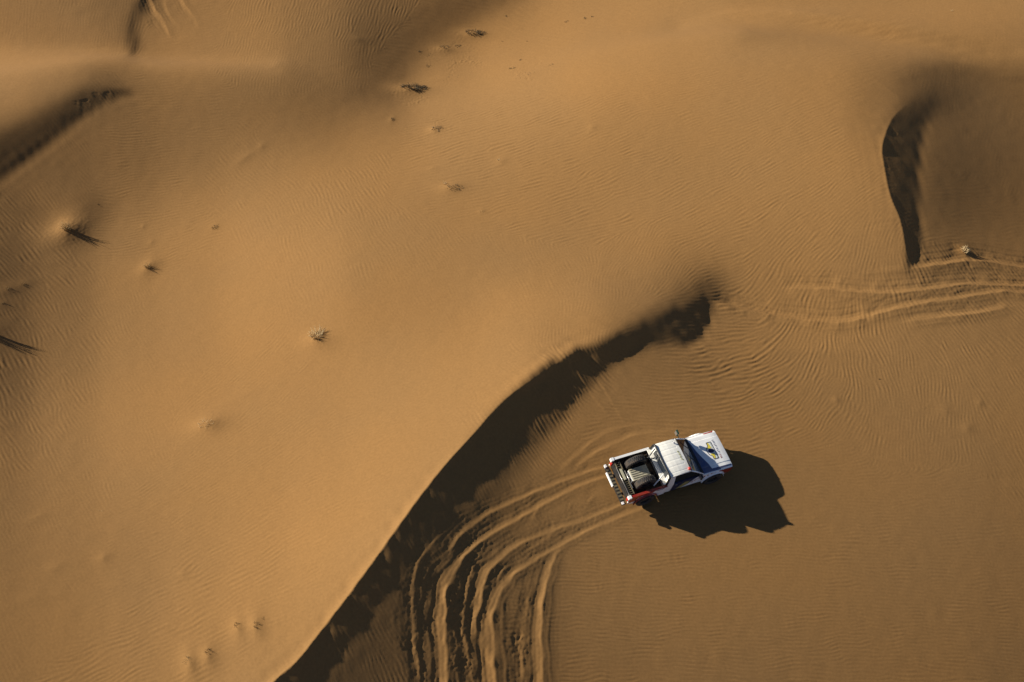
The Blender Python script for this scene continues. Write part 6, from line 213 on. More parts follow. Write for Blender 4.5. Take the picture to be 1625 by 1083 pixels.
[13,0,0,-1,0,-1,0,0,0,-1,0,1,0,-1,0,0,0,0,0,0,0,0,0,0,0,0,0,0,0,-1,1,0,-1,1,0,0,0,1,1,-1,1,0,1,-1,0,0,0,1,0,0,-1,-1,1,0,-1,0,-1,-1,0,-1,0,-1,0,-1,-1,-1,0,0,-2,-1,0,-1,-1,-1,-1,0,-1,0,-1,0,0,-1,-1,0,0,0,0,-1,0,1,0,0,0,0,1,0,1,-1,1,0,0,1,1,0,-1,0,0,0,0,-1,0,0,-1,1,0,0,0,-1,0,1,-1,0,0,1,-1,1,-1,0,1,-1,1,0,1,-1,0,0,1,-1,1,0,0,0,0,0,0,0,0,0,0,1,-1,0,0,1,0,0,-1,0,1,-1,0,0,1,-1,0,1,-1,1,-1,0,1,0,0,0,0,0,0,0,0,0,1,-1,0,0,0,1,-1,0,0,1,-1,0,1,-1,0,1,-1],
[13,-1,-1,0,0,0,0,0,0,0,0,-1,0,0,0,0,0,0,0,0,0,0,0,1,-1,0,0,0,0,0,0,0,0,0,0,0,1,0,0,1,0,0,0,0,0,0,0,-1,0,0,1,0,-1,-1,0,-1,1,-1,-1,0,-1,0,-2,0,0,-1,0,-2,0,-1,-1,0,-1,-1,0,0,-1,-1,0,0,-1,0,0,-1,0,0,-1,1,0,-1,0,0,1,0,0,0,0,1,0,0,1,-1,0,0,0,0,0,0,-1,1,-1,0,1,-1,0,-1,1,0,0,0,0,0,0,0,1,-1,1,0,0,0,-1,1,0,1,0,0,-1,1,0,0,0,0,0,0,1,-1,0,0,1,-1,0,1,0,-1,0,0,1,0,0,0,0,0,-1,1,0,-1,1,-1,1,0,-1,1,-1,1,-1,1,0,0,0,0,0,0,0,0,0,0,0,0,1,-1,0,1,-1,0,1,-1,0],
[11,0,0,0,0,-1,0,0,-1,0,0,0,0,1,0,0,0,0,0,0,0,0,0,0,0,0,1,0,-1,0,0,0,0,0,0,1,-1,1,0,1,0,0,0,0,0,0,-1,0,0,0,-1,0,0,0,0,-1,-1,0,-1,-1,0,-1,0,0,-1,0,-2,0,-1,0,-1,-1,-1,1,-1,-1,0,0,0,-1,0,0,-1,0,0,-1,1,-1,0,1,-1,1,-1,0,1,0,0,0,0,0,-1,0,1,0,0,-1,0,0,0,-1,1,0,-1,0,0,1,-1,0,0,0,0,1,0,-1,0,1,0,0,0,0,1,-1,0,1,0,0,0,0,0,0,1,0,0,0,0,0,0,1,-1,0,1,-1,0,0,1,0,-1,1,-1,1,-1,0,1,-1,0,1,-1,0,0,1,0,-1,1,0,0,0,0,0,0,1,-1,0,0,0,1,-1,0,1,-1,0,1,-1,0,1,-1,0,1],
[11,-1,0,0,-1,1,-1,0,1,0,0,0,0,-1,1,0,0,0,0,0,0,0,0,0,1,0,-1,0,0,0,0,0,0,0,1,-1,1,-1,1,0,0,0,0,0,0,-1,1,0,-1,0,0,-1,0,0,-1,0,-1,0,0,-1,-1,0,0,-1,-1,0,0,-1,0,-2,0,0,0,-1,0,-1,0,-1,0,0,-1,0,0,0,-1,1,-1,0,0,-1,1,-1,1,0,-1,0,0,0,0,0,0,0,-1,0,0,1,-1,0,1,0,-1,0,0,0,0,0,0,0,0,0,0,0,0,1,0,0,-1,1,0,0,0,1,0,-1,1,0,1,0,0,0,-1,1,0,0,0,0,0,0,0,0,0,0,1,0,-1,1,0,-1,1,-1,1,0,-1,1,0,-1,0,1,0,-1,1,0,0,0,0,0,0,0,0,0,0,0,0,1,-1,0,0,0,0,0,0,0,1,-1,0,1,-1],
[9,0,0,0,0,-1,1,0,-1,0,1,0,0,1,-1,1,0,0,0,0,0,1,0,0,0,0,0,0,0,-1,0,0,1,-1,0,1,-1,1,0,0,0,0,-1,0,0,0,0,-1,1,-1,0,0,-1,0,0,-1,0,-1,0,0,-1,-1,0,0,0,-1,-1,0,-1,1,-1,-1,0,-1,0,0,-1,0,-1,0,0,-1,0,0,0,-1,0,0,-1,1,-1,0,0,0,0,0,-1,0,0,0,0,0,0,0,0,-1,1,0,-1,0,1,-1,0,0,0,0,0,0,0,1,0,0,0,0,0,0,1,-1,0,1,0,0,1,0,0,1,-1,0,0,0,1,0,0,0,-1,1,1,-1,0,1,-1,1,-1,0,1,-1,1,0,-1,1,0,0,0,-1,0,1,0,0,-1,1,-1,0,1,0,0,0,0,0,1,-1,0,0,1,-1,0,0,1,-1,0,1,-1,1,-1,0,1,-1,1],
[9,-1,0,0,0,0,0,0,1,0,0,0,1,-1,1,0,0,0,0,0,1,-1,1,0,0,0,0,-1,1,0,0,0,-1,1,-1,0,1,-1,1,-1,0,0,0,0,-1,1,-1,0,0,0,-1,0,0,-1,0,0,0,-1,-1,0,0,0,-1,0,-1,0,0,0,-1,-1,0,0,-1,0,-1,0,0,0,-1,0,-1,0,-1,0,-1,0,0,-1,1,-1,0,0,-1,0,0,-1,1,0,0,-1,1,0,-1,0,0,0,0,-1,1,0,-1,1,0,0,0,0,0,0,1,-1,1,0,0,0,0,0,0,1,0,0,0,0,0,1,0,0,0,1,0,0,0,-1,1,0,1,-1,0,0,1,-1,1,-1,1,0,-1,1,-1,1,0,0,-1,0,1,0,0,-1,0,0,1,-1,1,0,-1,0,1,0,0,0,0,0,0,0,0,0,0,1,-1,0,1,-1,1,-1,0,1,-1,1,-1],
[7,1,0,-1,0,1,0,0,1,0,0,0,0,1,0,0,0,0,1,0,0,0,0,0,0,0,0,1,-1,0,0,-1,1,-1,1,-1,-1,1,-1,1,0,-1,1,-1,0,0,0,0,-1,0,0,0,0,-1,0,0,-1,1,-1,0,-1,0,0,-1,0,0,0,-1,0,0,-1,0,-1,0,-1,0,-1,-1,0,-1,0,0,0,-1,0,0,-1,0,-1,0,0,-1,0,-1,0,1,-1,0,-1,1,-1,0,0,0,0,0,0,0,0,0,0,0,0,0,0,0,1,0,0,0,0,0,1,0,0,1,-1,0,1,0,0,1,0,0,0,0,1,-1,1,0,-1,1,0,0,0,0,0,0,0,0,0,1,-1,1,0,-1,1,-1,1,0,0,0,-1,1,-1,1,0,-1,0,1,-1,1,0,0,0,0,0,0,0,0,0,1,-1,0,1,-1,0,1,-1,1,-1,0,1,-1,1,-1,1]]
CRESTS = [([[-11.24, 10.907], [-10.803, 11.338], [-10.175, 11.984], [-9.528, 12.674], [-9.012, 13.2], [-8.709, 13.492], [-8.512, 13.643], [-8.359, 13.754], [-8.183, 13.926], [-7.973, 14.173], [-7.759, 14.44], [-7.542, 14.743], [-7.302, 15.059], [-7.032, 15.409], [-6.739, 15.79], [-6.447, 16.184], [-6.176, 16.56], [-5.94, 16.901], [-5.717, 17.195], [-5.501, 17.521], [-5.263, 17.885], [-4.992, 18.299], [-4.708, 18.777], [-4.414, 19.272], [-4.124, 19.781], [-3.837, 20.29], [-3.546, 20.809], [-3.247, 21.303], [-2.946, 21.805], [-2.637, 22.273], [-2.323, 22.719], [-2.004, 23.158], [-1.682, 23.62], [-1.355, 24.096], [-1.023, 24.593], [-0.687, 25.076], [-0.345, 25.503], [0.007, 25.866], [0.366, 26.192], [0.721, 26.5], [1.056, 26.795], [1.366, 27.079], [1.659, 27.354], [1.941, 27.614], [2.217, 27.848], [2.482, 28.069], [2.732, 28.235], [2.985, 28.409], [3.255, 28.593], [3.529, 28.711], [3.809, 28.81], [4.112, 28.947], [4.449, 29.123], [4.878, 29.41], [5.376, 29.772], [5.837, 30.102], [6.159, 30.333]], [1.55, 1.55, 1.55, 1.55, 1.55, 1.55, 1.55, 1.55, 1.55, 1.55, 1.55, 1.55, 1.55, 1.55, 1.55, 1.55, 1.55, 1.55, 1.55, 1.55, 1.55, 1.55, 1.55, 1.55, 1.55, 1.5, 1.4500000000000002, 1.4000000000000001, 1.35, 1.2875, 1.225, 1.1625, 1.1, 1.0, 0.9, 0.7999999999999999, 0.7, 0.6549999999999999, 0.61, 0.565, 0.52, 0.47250000000000003, 0.42500000000000004, 0.3775, 0.33, 0.2725, 0.21500000000000002, 0.15750000000000003, 0.1, 0.07500000000000001, 0.05, 0.025, 0.0, 0.0, 0.0, 0.0, 0], [1.25, 1.25, 1.25, 1.25, 1.25, 1.25, 1.25, 1.25, 1.25, 1.25, 1.25, 1.25, 1.25, 1.25, 1.25, 1.25, 1.25, 1.25, 1.25, 1.25, 1.25, 1.25, 1.25, 1.25, 1.25, 1.25, 1.25, 1.25, 1.25, 1.25, 1.25, 1.25, 1.25, 1.25, 1.25, 1.25, 1.25, 1.25, 1.25, 1.25, 1.25, 1.25, 1.25, 1.25, 1.25, 1.25, 1.25, 1.25, 1.25, 1.25, 1.25, 1.25, 1.25, 1.25, 1.25, 1.25, 1.25]), ([[21.4, 44.602], [21.17, 44.343], [20.842, 43.98], [20.489, 43.558], [20.178, 43.114], [19.912, 42.632], [19.654, 42.093], [19.43, 41.557], [19.273, 41.103], [19.195, 40.751], [19.164, 40.433], [19.162, 40.126], [19.164, 39.784], [19.158, 39.383], [19.162, 38.951], [19.183, 38.526], [19.227, 38.135], [19.302, 37.777], [19.406, 37.448], [19.512, 37.129], [19.587, 36.796], [19.633, 36.468], [19.659, 36.136], [19.676, 35.81], [19.7, 35.498], [19.733, 35.173], [19.769, 34.841], [19.803, 34.552], [19.823, 34.345]], [0.0, 0.075, 0.15, 0.22499999999999998, 0.3, 0.39999999999999997, 0.5, 0.5999999999999999, 0.7, 0.7124999999999999, 0.725, 0.7375, 0.75, 0.75, 0.75, 0.75, 0.75, 0.7375, 0.725, 0.7124999999999999, 0.7, 0.6249999999999999, 0.55, 0.47500000000000003, 0.4, 0.30000000000000004, 0.2, 0.1, 0], [1.1, 1.1, 1.1, 1.1, 1.1, 1.1, 1.1, 1.1, 1.1, 1.1, 1.1, 1.1, 1.1, 1.1, 1.1, 1.1, 1.1, 1.1, 1.1, 1.1, 1.1, 1.1, 1.1, 1.1, 1.1, 1.1, 1.1, 1.1, 1.1])]
# ------------------------------------------------------------------ dune relief: a 0.4 m survey of heights
G_ROWS, G_COLS, G_X0, G_Y0, G_STEP = 147, 197, -38.4, 8.0, .4
# rows of second differences, in steps of 4 mm
GRID = np.cumsum(np.cumsum(np.array(HEIGHTS, np.int64), 1), 0)/250.0
def weights(xs, x0, n):
    """cubic interpolation matrix"""
    f = np.clip((xs-x0)/G_STEP, 0, n-1.0001); i = f.astype(int); u = f-i
    M = np.zeros((len(xs), n)); r = np.arange(len(xs))
    for k, wv in ((-1, (-u**3+2*u*u-u)/2), (0, (3*u**3-5*u*u+2)/2), (1, (-3*u**3+4*u*u+u)/2), (2, (u**3-u*u)/2)):
        np.add.at(M, (r, np.clip(i+k, 0, n-1)), wv)
    return M
def seg(x, y, A, B):
    dx, dy = B[0]-A[0], B[1]-A[1]; L2 = dx*dx+dy*dy+1e-12
    t = np.clip(((x-A[0])*dx+(y-A[1])*dy)/L2, 0, 1)
    return np.hypot(x-A[0]-t*dx, y-A[1]-t*dy), t, (dx*(y-A[1])-dy*(x-A[0]))/math.sqrt(L2)
def crest_drop(x, y):
    """the sharp brink lines of the slip faces"""
    full = np.zeros(np.shape(x)); X0, Y0 = x, y
    for P, a, wd in CRESTS:
        q = np.array(P); m0 = 5.0
        if X0.ndim == 2:
            i0, i1 = np.searchsorted(XS, (q[:, 0].min()-m0, q[:, 0].max()+m0)); j0, j1 = np.searchsorted(YS, (q[:, 1].min()-m0, q[:, 1].max()+m0))
            sl = (slice(j0, j1), slice(i0, i1))
        else: sl = slice(None)
        x = X0[sl]; y = Y0[sl]
        best = np.full(np.shape(x), 1e9); av = np.zeros(np.shape(x)); wv = np.ones(np.shape(x)); sg = np.zeros(np.shape(x))
        for i in range(len(P)-1):
            d, t, cr = seg(x, y, P[i], P[i+1]); m = d < best-1e-9
            best = np.where(m, d, best); av = np.where(m, a[i]*(1-t)+a[i+1]*t, av)
            wv = np.where(m, wd[i], wv); sg = np.where(m, cr, sg)
        d = np.where(sg < 0, best, 0)
        full[sl] -= av*d*np.exp(-(d/wv)**1.5)
    return full
def ground0(x, y):
    x = np.atleast_1d(np.asarray(x, float)); y = np.atleast_1d(np.asarray(y, float))
    A = weights(y, G_Y0, G_ROWS); B = weights(x, G_X0, G_COLS)
    return np.einsum('ij,ij->i', A@GRID, B) + crest_drop(x, y)
def ground(px, py):
    """where the ray through a picture point meets the sand: x, y arrays"""
    px = np.atleast_1d(np.asarray(px, float)); py = np.atleast_1d(np.asarray(py, float))
    c, s = math.cos(TILT), math.sin(TILT)
    dx = (px-PW/2)/FPX; uy = (PH/2-py)/FPX
    dy = c*uy+s; dz = s*uy-c
    t = -CAMZ/dz
    for _ in range(50):
        h = ground0(t*dx, t*dy); t = t+.7*((h-CAMZ)/dz-t)
    return t*dx, t*dy
def world_line(pts):
    x, y = ground([p[0] for p in pts], [p[1] for p in pts]); return np.stack([x, y], 1)

# fine grid: 5 cm where the picture looks, wider and wider outside
STEP = .05
XS = np.arange(-34.5, 36.5, STEP); YS = np.arange(11.5, 62.0, STEP)
FX, FY = np.meshgrid(XS, YS)
print('grid', FX.shape)
H = weights(YS, G_Y0, G_ROWS)@GRID@weights(XS, G_X0, G_COLS).T
H += crest_drop(FX, FY)

rng = np.random.default_rng(7)
def fnoise(lam, seed, aniso=1.0, ang=0.0, bw=.6):
    """smooth unit-variance noise with features about lam metres"""
    r = np.random.default_rng(seed); n = np.fft.rfft2(r.standard_normal(FX.shape))
    ky = np.fft.fftfreq(FX.shape[0], STEP)[:, None]; kx = np.fft.rfftfreq(FX.shape[1], STEP)[None]
    a = kx*math.cos(ang)+ky*math.sin(ang); b = (-kx*math.sin(ang)+ky*math.cos(ang))
    k = np.sqrt((a*aniso)**2+b*b)+1e-9
    f = np.exp(-(np.log(k*lam)/bw)**2/2)
    z = np.fft.irfft2(n*f, FX.shape); return z/z.std()
# ------------------------------------------------------------------ wind ripples
def ripple_field():
    P = np.array(RIPPLES, float)
    x, y = ground(P[:, 0], P[:, 1]); a = np.radians(P[:, 2])
    x2, y2 = ground(P[:, 0]+4*np.cos(a), P[:, 1]-4*np.sin(a))
    wa = np.arctan2(y2-y, x2-x)                        # crest direction on the ground
    x3, y3 = ground(P[:, 0]+4*np.sin(a), P[:, 1]+4*np.cos(a))
    ppm = 4/np.hypot(x3-x, y3-y)
    lam = np.clip(P[:, 3]/ppm*.62, .14, .42); amp = P[:, 4]
    nx_, ny_ = -np.sin(wa), np.cos(wa); amp = amp/np.maximum(np.abs(nx_*.956-ny_*.293), .42)
    cs = 6; sh = (FX.shape[0]//cs+1, FX.shape[1]//cs+1)
    cx = XS[0]+np.arange(sh[1])*cs*STEP; cy = YS[0]+np.arange(sh[0])*cs*STEP
    CX, CY = np.meshgrid(cx, cy); acc = [np.zeros(CX.shape) for _ in range(5)]
    d2min = np.full(CX.shape, 1e9)
    for i in range(len(P)): d2min = np.minimum(d2min, (CX-x[i])**2+(CY-y[i])**2)
    for i in range(len(P)):
        d2 = (CX-x[i])**2+(CY-y[i])**2
        g = np.exp(-(d2-d2min)/(2*1.0**2))
        for k, v in enumerate((1, math.cos(2*wa[i]), math.sin(2*wa[i]), lam[i], amp[i])): acc[k] += g*v
    s = acc[0]; A = .5*np.arctan2(acc[2], acc[1])
    def up(z):
        iy = np.arange(FX.shape[0])/cs; ix = np.arange(FX.shape[1])/cs
        j = iy.astype(int).clip(0, z.shape[0]-2); v = (iy-j)[:, None]; i = ix.astype(int).clip(0, z.shape[1]-2); u = (ix-i)[None]
        return (z[j][:, i]*(1-u)+z[j][:, i+1]*u)*(1-v)+(z[j+1][:, i]*(1-u)+z[j+1][:, i+1]*u)*v
    C2 = up(np.cos(2*A)); S2 = up(np.sin(2*A)); LAM = up(acc[3]/s); AMP = up(acc[4]/s)
    wob = fnoise(2.6, 31, bw=.5)*.08+fnoise(.9, 33, bw=.5)*.03
    ANG = .5*np.arctan2(S2, C2)+wob
    LAM = LAM*(1+.10*fnoise(2.0, 32, bw=.5))
    noise = np.fft.rfft2(np.random.default_rng(5).standard_normal(FX.shape).astype(np.float32))
    ky = np.fft.fftfreq(FX.shape[0], STEP)[:, None]; kx = np.fft.rfftfreq(FX.shape[1], STEP)[None]
    K = np.hypot(kx, ky)+1e-9; TH = np.arctan2(ky, kx)
    out = np.zeros(FX.shape); nrm = np.zeros(FX.shape)
    NA = 20; lams = [.14, .155, .175, .205, .25, .30, .36, .43]
    for l in lams:
        wl = np.exp(-(np.log(LAM/l)/.14)**2/2)
        if wl.max() < .05: continue
        rad = np.exp(-(np.log(K*l)/.10)**2/2)
        for k in range(NA):
            th = math.pi*k/NA                         # normal direction of these crests
            dth = np.angle(np.exp(2j*(TH-th)))/2
            z = np.fft.irfft2(noise*rad*np.exp(-(dth/.075)**2/2), FX.shape); z /= z.std()
            da = np.angle(np.exp(2j*(ANG+math.pi/2-th)))/2
            wgt = wl*np.exp(-(da/.09)**2/2)
            out += wgt*z; nrm += wgt
    out /= nrm+.05
    out = np.tanh(out*.9)                             # even the crests out
    out = out+.18*(out*out-.4)                        # crests a little sharper than troughs
    patch = np.clip(.95+.22*fnoise(1.6, 34, bw=.6), .35, 1.5)
    return out*AMP*patch*LAM/(2*math.pi)*3.4
RIP = ripple_field()
# ------------------------------------------------------------------ wheel tracks
TMASK = np.zeros(FX.shape)
def tile(P, m):
    i0, i1 = np.searchsorted(XS, (P[:, 0].min()-m, P[:, 0].max()+m)); j0, j1 = np.searchsorted(YS, (P[:, 1].min()-m, P[:, 1].max()+m))
    return slice(j0, j1), slice(i0, i1)
ROUGH = fnoise(.35, 41, bw=.7); ROUGH2 = fnoise(.16, 42, bw=.5); SLOWN = fnoise(1.8, 43)
def smooth_line(pts, n=6):
    P = np.array(pts, float); out = []
    for i in range(len(P)-1):
        p0 = P[max(i-1, 0)]; p1 = P[i]; p2 = P[i+1]; p3 = P[min(i+2, len(P)-1)]
        for t in np.arange(n)/n:
            out.append(.5*((2*p1)+(-p0+p2)*t+(2*p0-5*p1+4*p2-p3)*t*t+(-p0+3*p1-3*p2+p3)*t**3))
    out.append(P[-1]); return np.array(out)
def rut(pts, side=1, D=.026, B=.019, tread=0, rough=.0015, cover=1.):
    """a trough beside a berm line; every point is (px, py, width scale, depth scale)"""
    global H, TMASK
    P = smooth_line(pts); xy = world_line(P[:, :2]); sl = tile(xy, 3.0)
    x = FX[sl]+.02*SLOWN[sl]; y = FY[sl]+.006*ROUGH[sl]
    best = np.full(x.shape, 1e9); sg = np.zeros(x.shape); ws = np.ones(x.shape); ds = np.zeros(x.shape); al = np.zeros(x.shape); L = 0
    for i in range(len(xy)-1):
        d, t, cr = seg(x, y, xy[i], xy[i+1]); m = d < best
        best = np.where(m, d, best); sg = np.where(m, cr, sg); ws = np.where(m, P[i, 2]*(1-t)+P[i+1, 2]*t, ws)
        ln = math.hypot(*(xy[i+1]-xy[i])); al = np.where(m, L+t*ln, al); L += ln
        e = np.where((i == 0) & (t <= 0) | (i == len(xy)-2) & (t >= 1), np.exp(-(d/.25)**2), 1)
        ds = np.where(m, (P[i, 3]*(1-t)+P[i+1, 3]*t), ds)
    d = np.where(sg*side < 0, best, -best)/ws          # + is beyond the berm
    endf = np.clip(np.minimum(al, L-al)/.5+.15, 0, 1)
    S = lambda v: .5*np.clip(v, 0, 1)+.5*(lambda q: q*q*(3-2*q))(np.clip(v, 0, 1))
    # sunny face up to the berm line, long shaded face down into the trough, gentle back of the berm
    prof = np.where(d > 0, B*(1-S(d/.34)), np.where(d > -.17, -D+(B+D)*S((d+.17)/.17), -D*S((d+.75)/.62)))
    prof = prof+.0030*(np.sin(d*37+1+.5*SLOWN[sl])+.6*np.sin(d*67+2))*np.exp(-((d+.2)/.42)**2)
    prof = prof*ws; ds = np.minimum(ds, 1.25)
    near = np.exp(-((d+.15)/.35)**2)*np.minimum(ds, 1)
    H[sl] += prof*ds*endf*(1+.18*SLOWN[sl])
    H[sl] += near*endf*(rough*(ROUGH[sl]+.5*ROUGH2[sl])*ds)
    if tread: H[sl] += tread*np.sin(al*2*math.pi/.11)*np.exp(-((d+.22)/.14)**4)*endf
    TMASK[sl] = np.maximum(TMASK[sl], near*endf*cover)
for args, kw in RUTS: rut(args, **kw)
# ------------------------------------------------------------------ drifts round the tufts and small marks
def mound(px, py, r, h, ax=0., ex=1., tail=0.):
    global H
    (x0,), (y0,) = ground(px, py); sl = tile(np.array([[x0, y0]]), 4*r*ex+.5)
    u = FX[sl]-x0; v = FY[sl]-y0; c, s = math.cos(ax), math.sin(ax); a = (u*c+v*s)/ex; b = -u*s+v*c
    d = np.hypot(a, b)/r
    H[sl] += h*np.exp(-d**1.5*1.2)*(1+.02*ROUGH[sl])
    TMASK[sl] = np.maximum(TMASK[sl], .8*np.exp(-d**2*.6))
for m in MOUNDS: mound(*m)
H += RIP*(1-np.clip(TMASK*1.1, 0, .92))
# scuffed, slumping sand between and beside the ruts and on the slip faces
for (px, py, r, amp) in SCUFF:
    (x0,), (y0,) = ground(px, py); sl = tile(np.array([[x0, y0]]), 2.5*r)
    g = np.exp(-((FX[sl]-x0)**2+(FY[sl]-y0)**2)/(r*r))
    H[sl] += g*amp*(ROUGH[sl]*np.clip(SLOWN[sl]+.6, 0, 2)+.5*ROUGH2[sl])
# avalanche tongues: slabs sliding straight down the slip faces
def slab(p_top, p_bot, wid, depth):
    A, B = world_line([p_top, p_bot]); sl = tile(np.array([A, B]), 1.5)
    x = FX[sl]+.02*ROUGH[sl]; y = FY[sl]+.02*ROUGH[sl]; u = (B-A); L = math.hypot(*u); u = u/L
    t = ((x-A[0])*u[0]+(y-A[1])*u[1])/L; c = -(x-A[0])*u[1]+(y-A[1])*u[0]
    f = 1/(1+np.exp((np.abs(c)-wid/2)/.025)); g = np.clip(t/.06, 0, 1)*np.clip((1.12-t)/.25, 0, 1)
    H[sl] += f*g*(-depth*(t < .55)*np.cos(np.clip(t, 0, .55)/.55*math.pi/2)+depth*.8*np.clip(t-.35, 0, 1))
for s_ in SLABS: slab(*s_)
# faint grain of the open sand
H += .0005*fnoise(.14, 51, bw=.45)+.0012*fnoise(1.3, 52, bw=.4)

# ------------------------------------------------------------------ the sheet
def pad_axis(v, far, k):
    out = []; p = v[-1]; s = STEP
    while p < far: s = min(s*k, 12); p += s; out.append(p)
    lo = []; q = v[0]; s = STEP
    while q > -far: s = min(s*k, 12); q -= s; lo.append(q)
    return np.array(lo[::-1]), np.array(out)
lx, hx = pad_axis(XS, 420, 1.35); ly, hy = pad_axis(YS, 420, 1.35)
AX = np.concatenate([lx, XS, hx]); AY = np.concatenate([ly, YS, hy])
cxI = np.clip(np.arange(len(AX))-len(lx), 0, len(XS)-1); cyI = np.clip(np.arange(len(AY))-len(ly), 0, len(YS)-1)
Z = H[cyI][:, cxI]
Z0 = weights(AY, G_Y0, G_ROWS)@GRID@weights(AX, G_X0, G_COLS).T
QX, QY = np.meshgrid(AX, AY)
dx = np.maximum(0, np.maximum(XS[0]-QX, QX-XS[-1])); dy = np.maximum(0, np.maximum(YS[0]-QY, QY-YS[-1])); D_ = np.hypot(dx, dy)
roll = 3.0*np.sin(QX*.045+1.3+.6*np.sin(QY*.03))*np.cos(QY*.05+.4)+1.5*np.sin(QX*.11+QY*.07)
fade = np.exp(-D_/14); Z = Z*fade+(1-fade)*roll
def sheet(name, AX, AY, Z):
    ny, nx = Z.shape; me = bpy.data.meshes.new(name)
    co = np.empty((ny*nx, 3), np.float32); X, Y = np.meshgrid(AX, AY)
    co[:, 0] = X.ravel(); co[:, 1] = Y.ravel(); co[:, 2] = Z.ravel()
    i = (np.arange(ny-1)[:, None]*nx+np.arange(nx-1)[None]).ravel()
    q = np.stack([i, i+1, i+1+nx, i+nx], 1).astype(np.int32); nq = len(q)
    me.vertices.add(len(co)); me.vertices.foreach_set('co', co.ravel())
    me.loops.add(nq*4); me.loops.foreach_set('vertex_index', q.ravel())
    me.polygons.add(nq); me.polygons.foreach_set('loop_start', np.arange(0, nq*4, 4, dtype=np.int32))
    me.polygons.foreach_set('loop_total', np.full(nq, 4, np.int32))
    me.polygons.foreach_set('use_smooth', np.ones(nq, bool))
    me.update(); o = bpy.data.objects.new(name, me); sc.collection.objects.link(o); return o
sand = sheet('sand_ground', AX, AY, Z); sand['kind'] = 'structure'
def height(x, y):
    """finished surface height at a world point"""
    i = min(max(int(round((x-XS[0])/STEP)), 0), len(XS)-1); j = min(max(int(round((y-YS[0])/STEP)), 0), len(YS)-1)
    return float(H[j, i])

# ------------------------------------------------------------------ materials
def mat(name, col, rough=.5, metal=0., spec=.5, noise=0., nscale=20., bump=0., dirt=0., coat=0.):
    m = bpy.data.materials.new(name); m.use_nodes = True; t = m.node_tree; b = t.nodes['Principled BSDF']
    b.inputs['Base Color'].default_value = (*col, 1); b.inputs['Roughness'].default_value = rough
    b.inputs['Metallic'].default_value = metal; b.inputs['Specular IOR Level'].default_value = spec
    b.inputs['Coat Weight'].default_value = coat
    if noise or dirt:
        tc = t.nodes.new('ShaderNodeTexCoord'); n = t.nodes.new('ShaderNodeTexNoise'); n.inputs['Scale'].default_value = nscale; n.inputs['Detail'].default_value = 6
        t.links.new(tc.outputs['Object'], n.inputs['Vector'])
        mx = t.nodes.new('ShaderNodeMix'); mx.data_type = 'RGBA'
        r = t.nodes.new('ShaderNodeMapRange'); r.inputs[1].default_value = .42; r.inputs[2].default_value = .72
        r.inputs[3].default_value = 0; r.inputs[4].default_value = max(noise, dirt)
        t.links.new(n.outputs[0], r.inputs[0]); t.links.new(r.outputs[0], mx.inputs[0])
        mx.inputs[6].default_value = (*col, 1)
        mx.inputs[7].default_value = (.30, .19, .09, 1) if dirt else (*[c*.45 for c in col], 1)
        t.links.new(mx.outputs[2], b.inputs['Base Color'])
        if bump:
            bp = t.nodes.new('ShaderNodeBump'); bp.inputs['Strength'].default_value = bump; bp.inputs['Distance'].default_value = .01
            t.links.new(n.outputs[0], bp.inputs['Height']); t.links.new(bp.outputs[0], b.inputs['Normal'])
    return m
def sand_material():
    m = bpy.data.materials.new('sand'); m.use_nodes = True; t = m.node_tree; b = t.nodes['Principled BSDF']
    L = t.links.new; N = t.nodes.new
    g = N('ShaderNodeNewGeometry')
    def noise(scale, detail=4):
        n = N('ShaderNodeTexNoise'); n.inputs['Scale'].default_value = scale; n.inputs['Detail'].default_value = detail
        L(g.outputs['Position'], n.inputs['Vector']); return n
    n1 = noise(.12, 3); n2 = noise(9, 8); n3 = noise(120, 3)
    r1 = N('ShaderNodeValToRGB'); r1.color_ramp.elements[0].position = .35; r1.color_ramp.elements[1].position = .65
    r1.color_ramp.elements[0].color = (*SAND_A, 1); r1.color_ramp.elements[1].color = (*SAND_B, 1)
    L(n1.outputs[0], r1.inputs[0])
    mr = N('ShaderNodeMapRange'); mr.inputs[1].default_value = .3; mr.inputs[2].default_value = .7; mr.inputs[3].default_value = .93; mr.inputs[4].default_value = 1.07
    L(n2.outputs[0], mr.inputs[0])
    mr2 = N('ShaderNodeMapRange'); mr2.inputs[1].default_value = .3; mr2.inputs[2].default_value = .7; mr2.inputs[3].default_value = .9; mr2.inputs[4].default_value = 1.1
    L(n3.outputs[0], mr2.inputs[0])
    mu = N('ShaderNodeMath'); mu.operation = 'MULTIPLY'; L(mr.outputs[0], mu.inputs[0]); L(mr2.outputs[0], mu.inputs[1])
    v = N('ShaderNodeVectorMath'); v.operation = 'SCALE'; L(r1.outputs[0], v.inputs[0]); L(mu.outputs[0], v.inputs['Scale'])
    L(v.outputs[0], b.inputs['Base Color']); b.inputs['Roughness'].default_value = .95; b.inputs['Specular IOR Level'].default_value = .1
    bp = N('ShaderNodeBump'); bp.inputs['Strength'].default_value = .25; bp.inputs['Distance'].default_value = .004
    L(n3.outputs[0], bp.inputs['Height']); L(bp.outputs[0], b.inputs['Normal'])
    return m
sand.data.materials.append(sand_material())

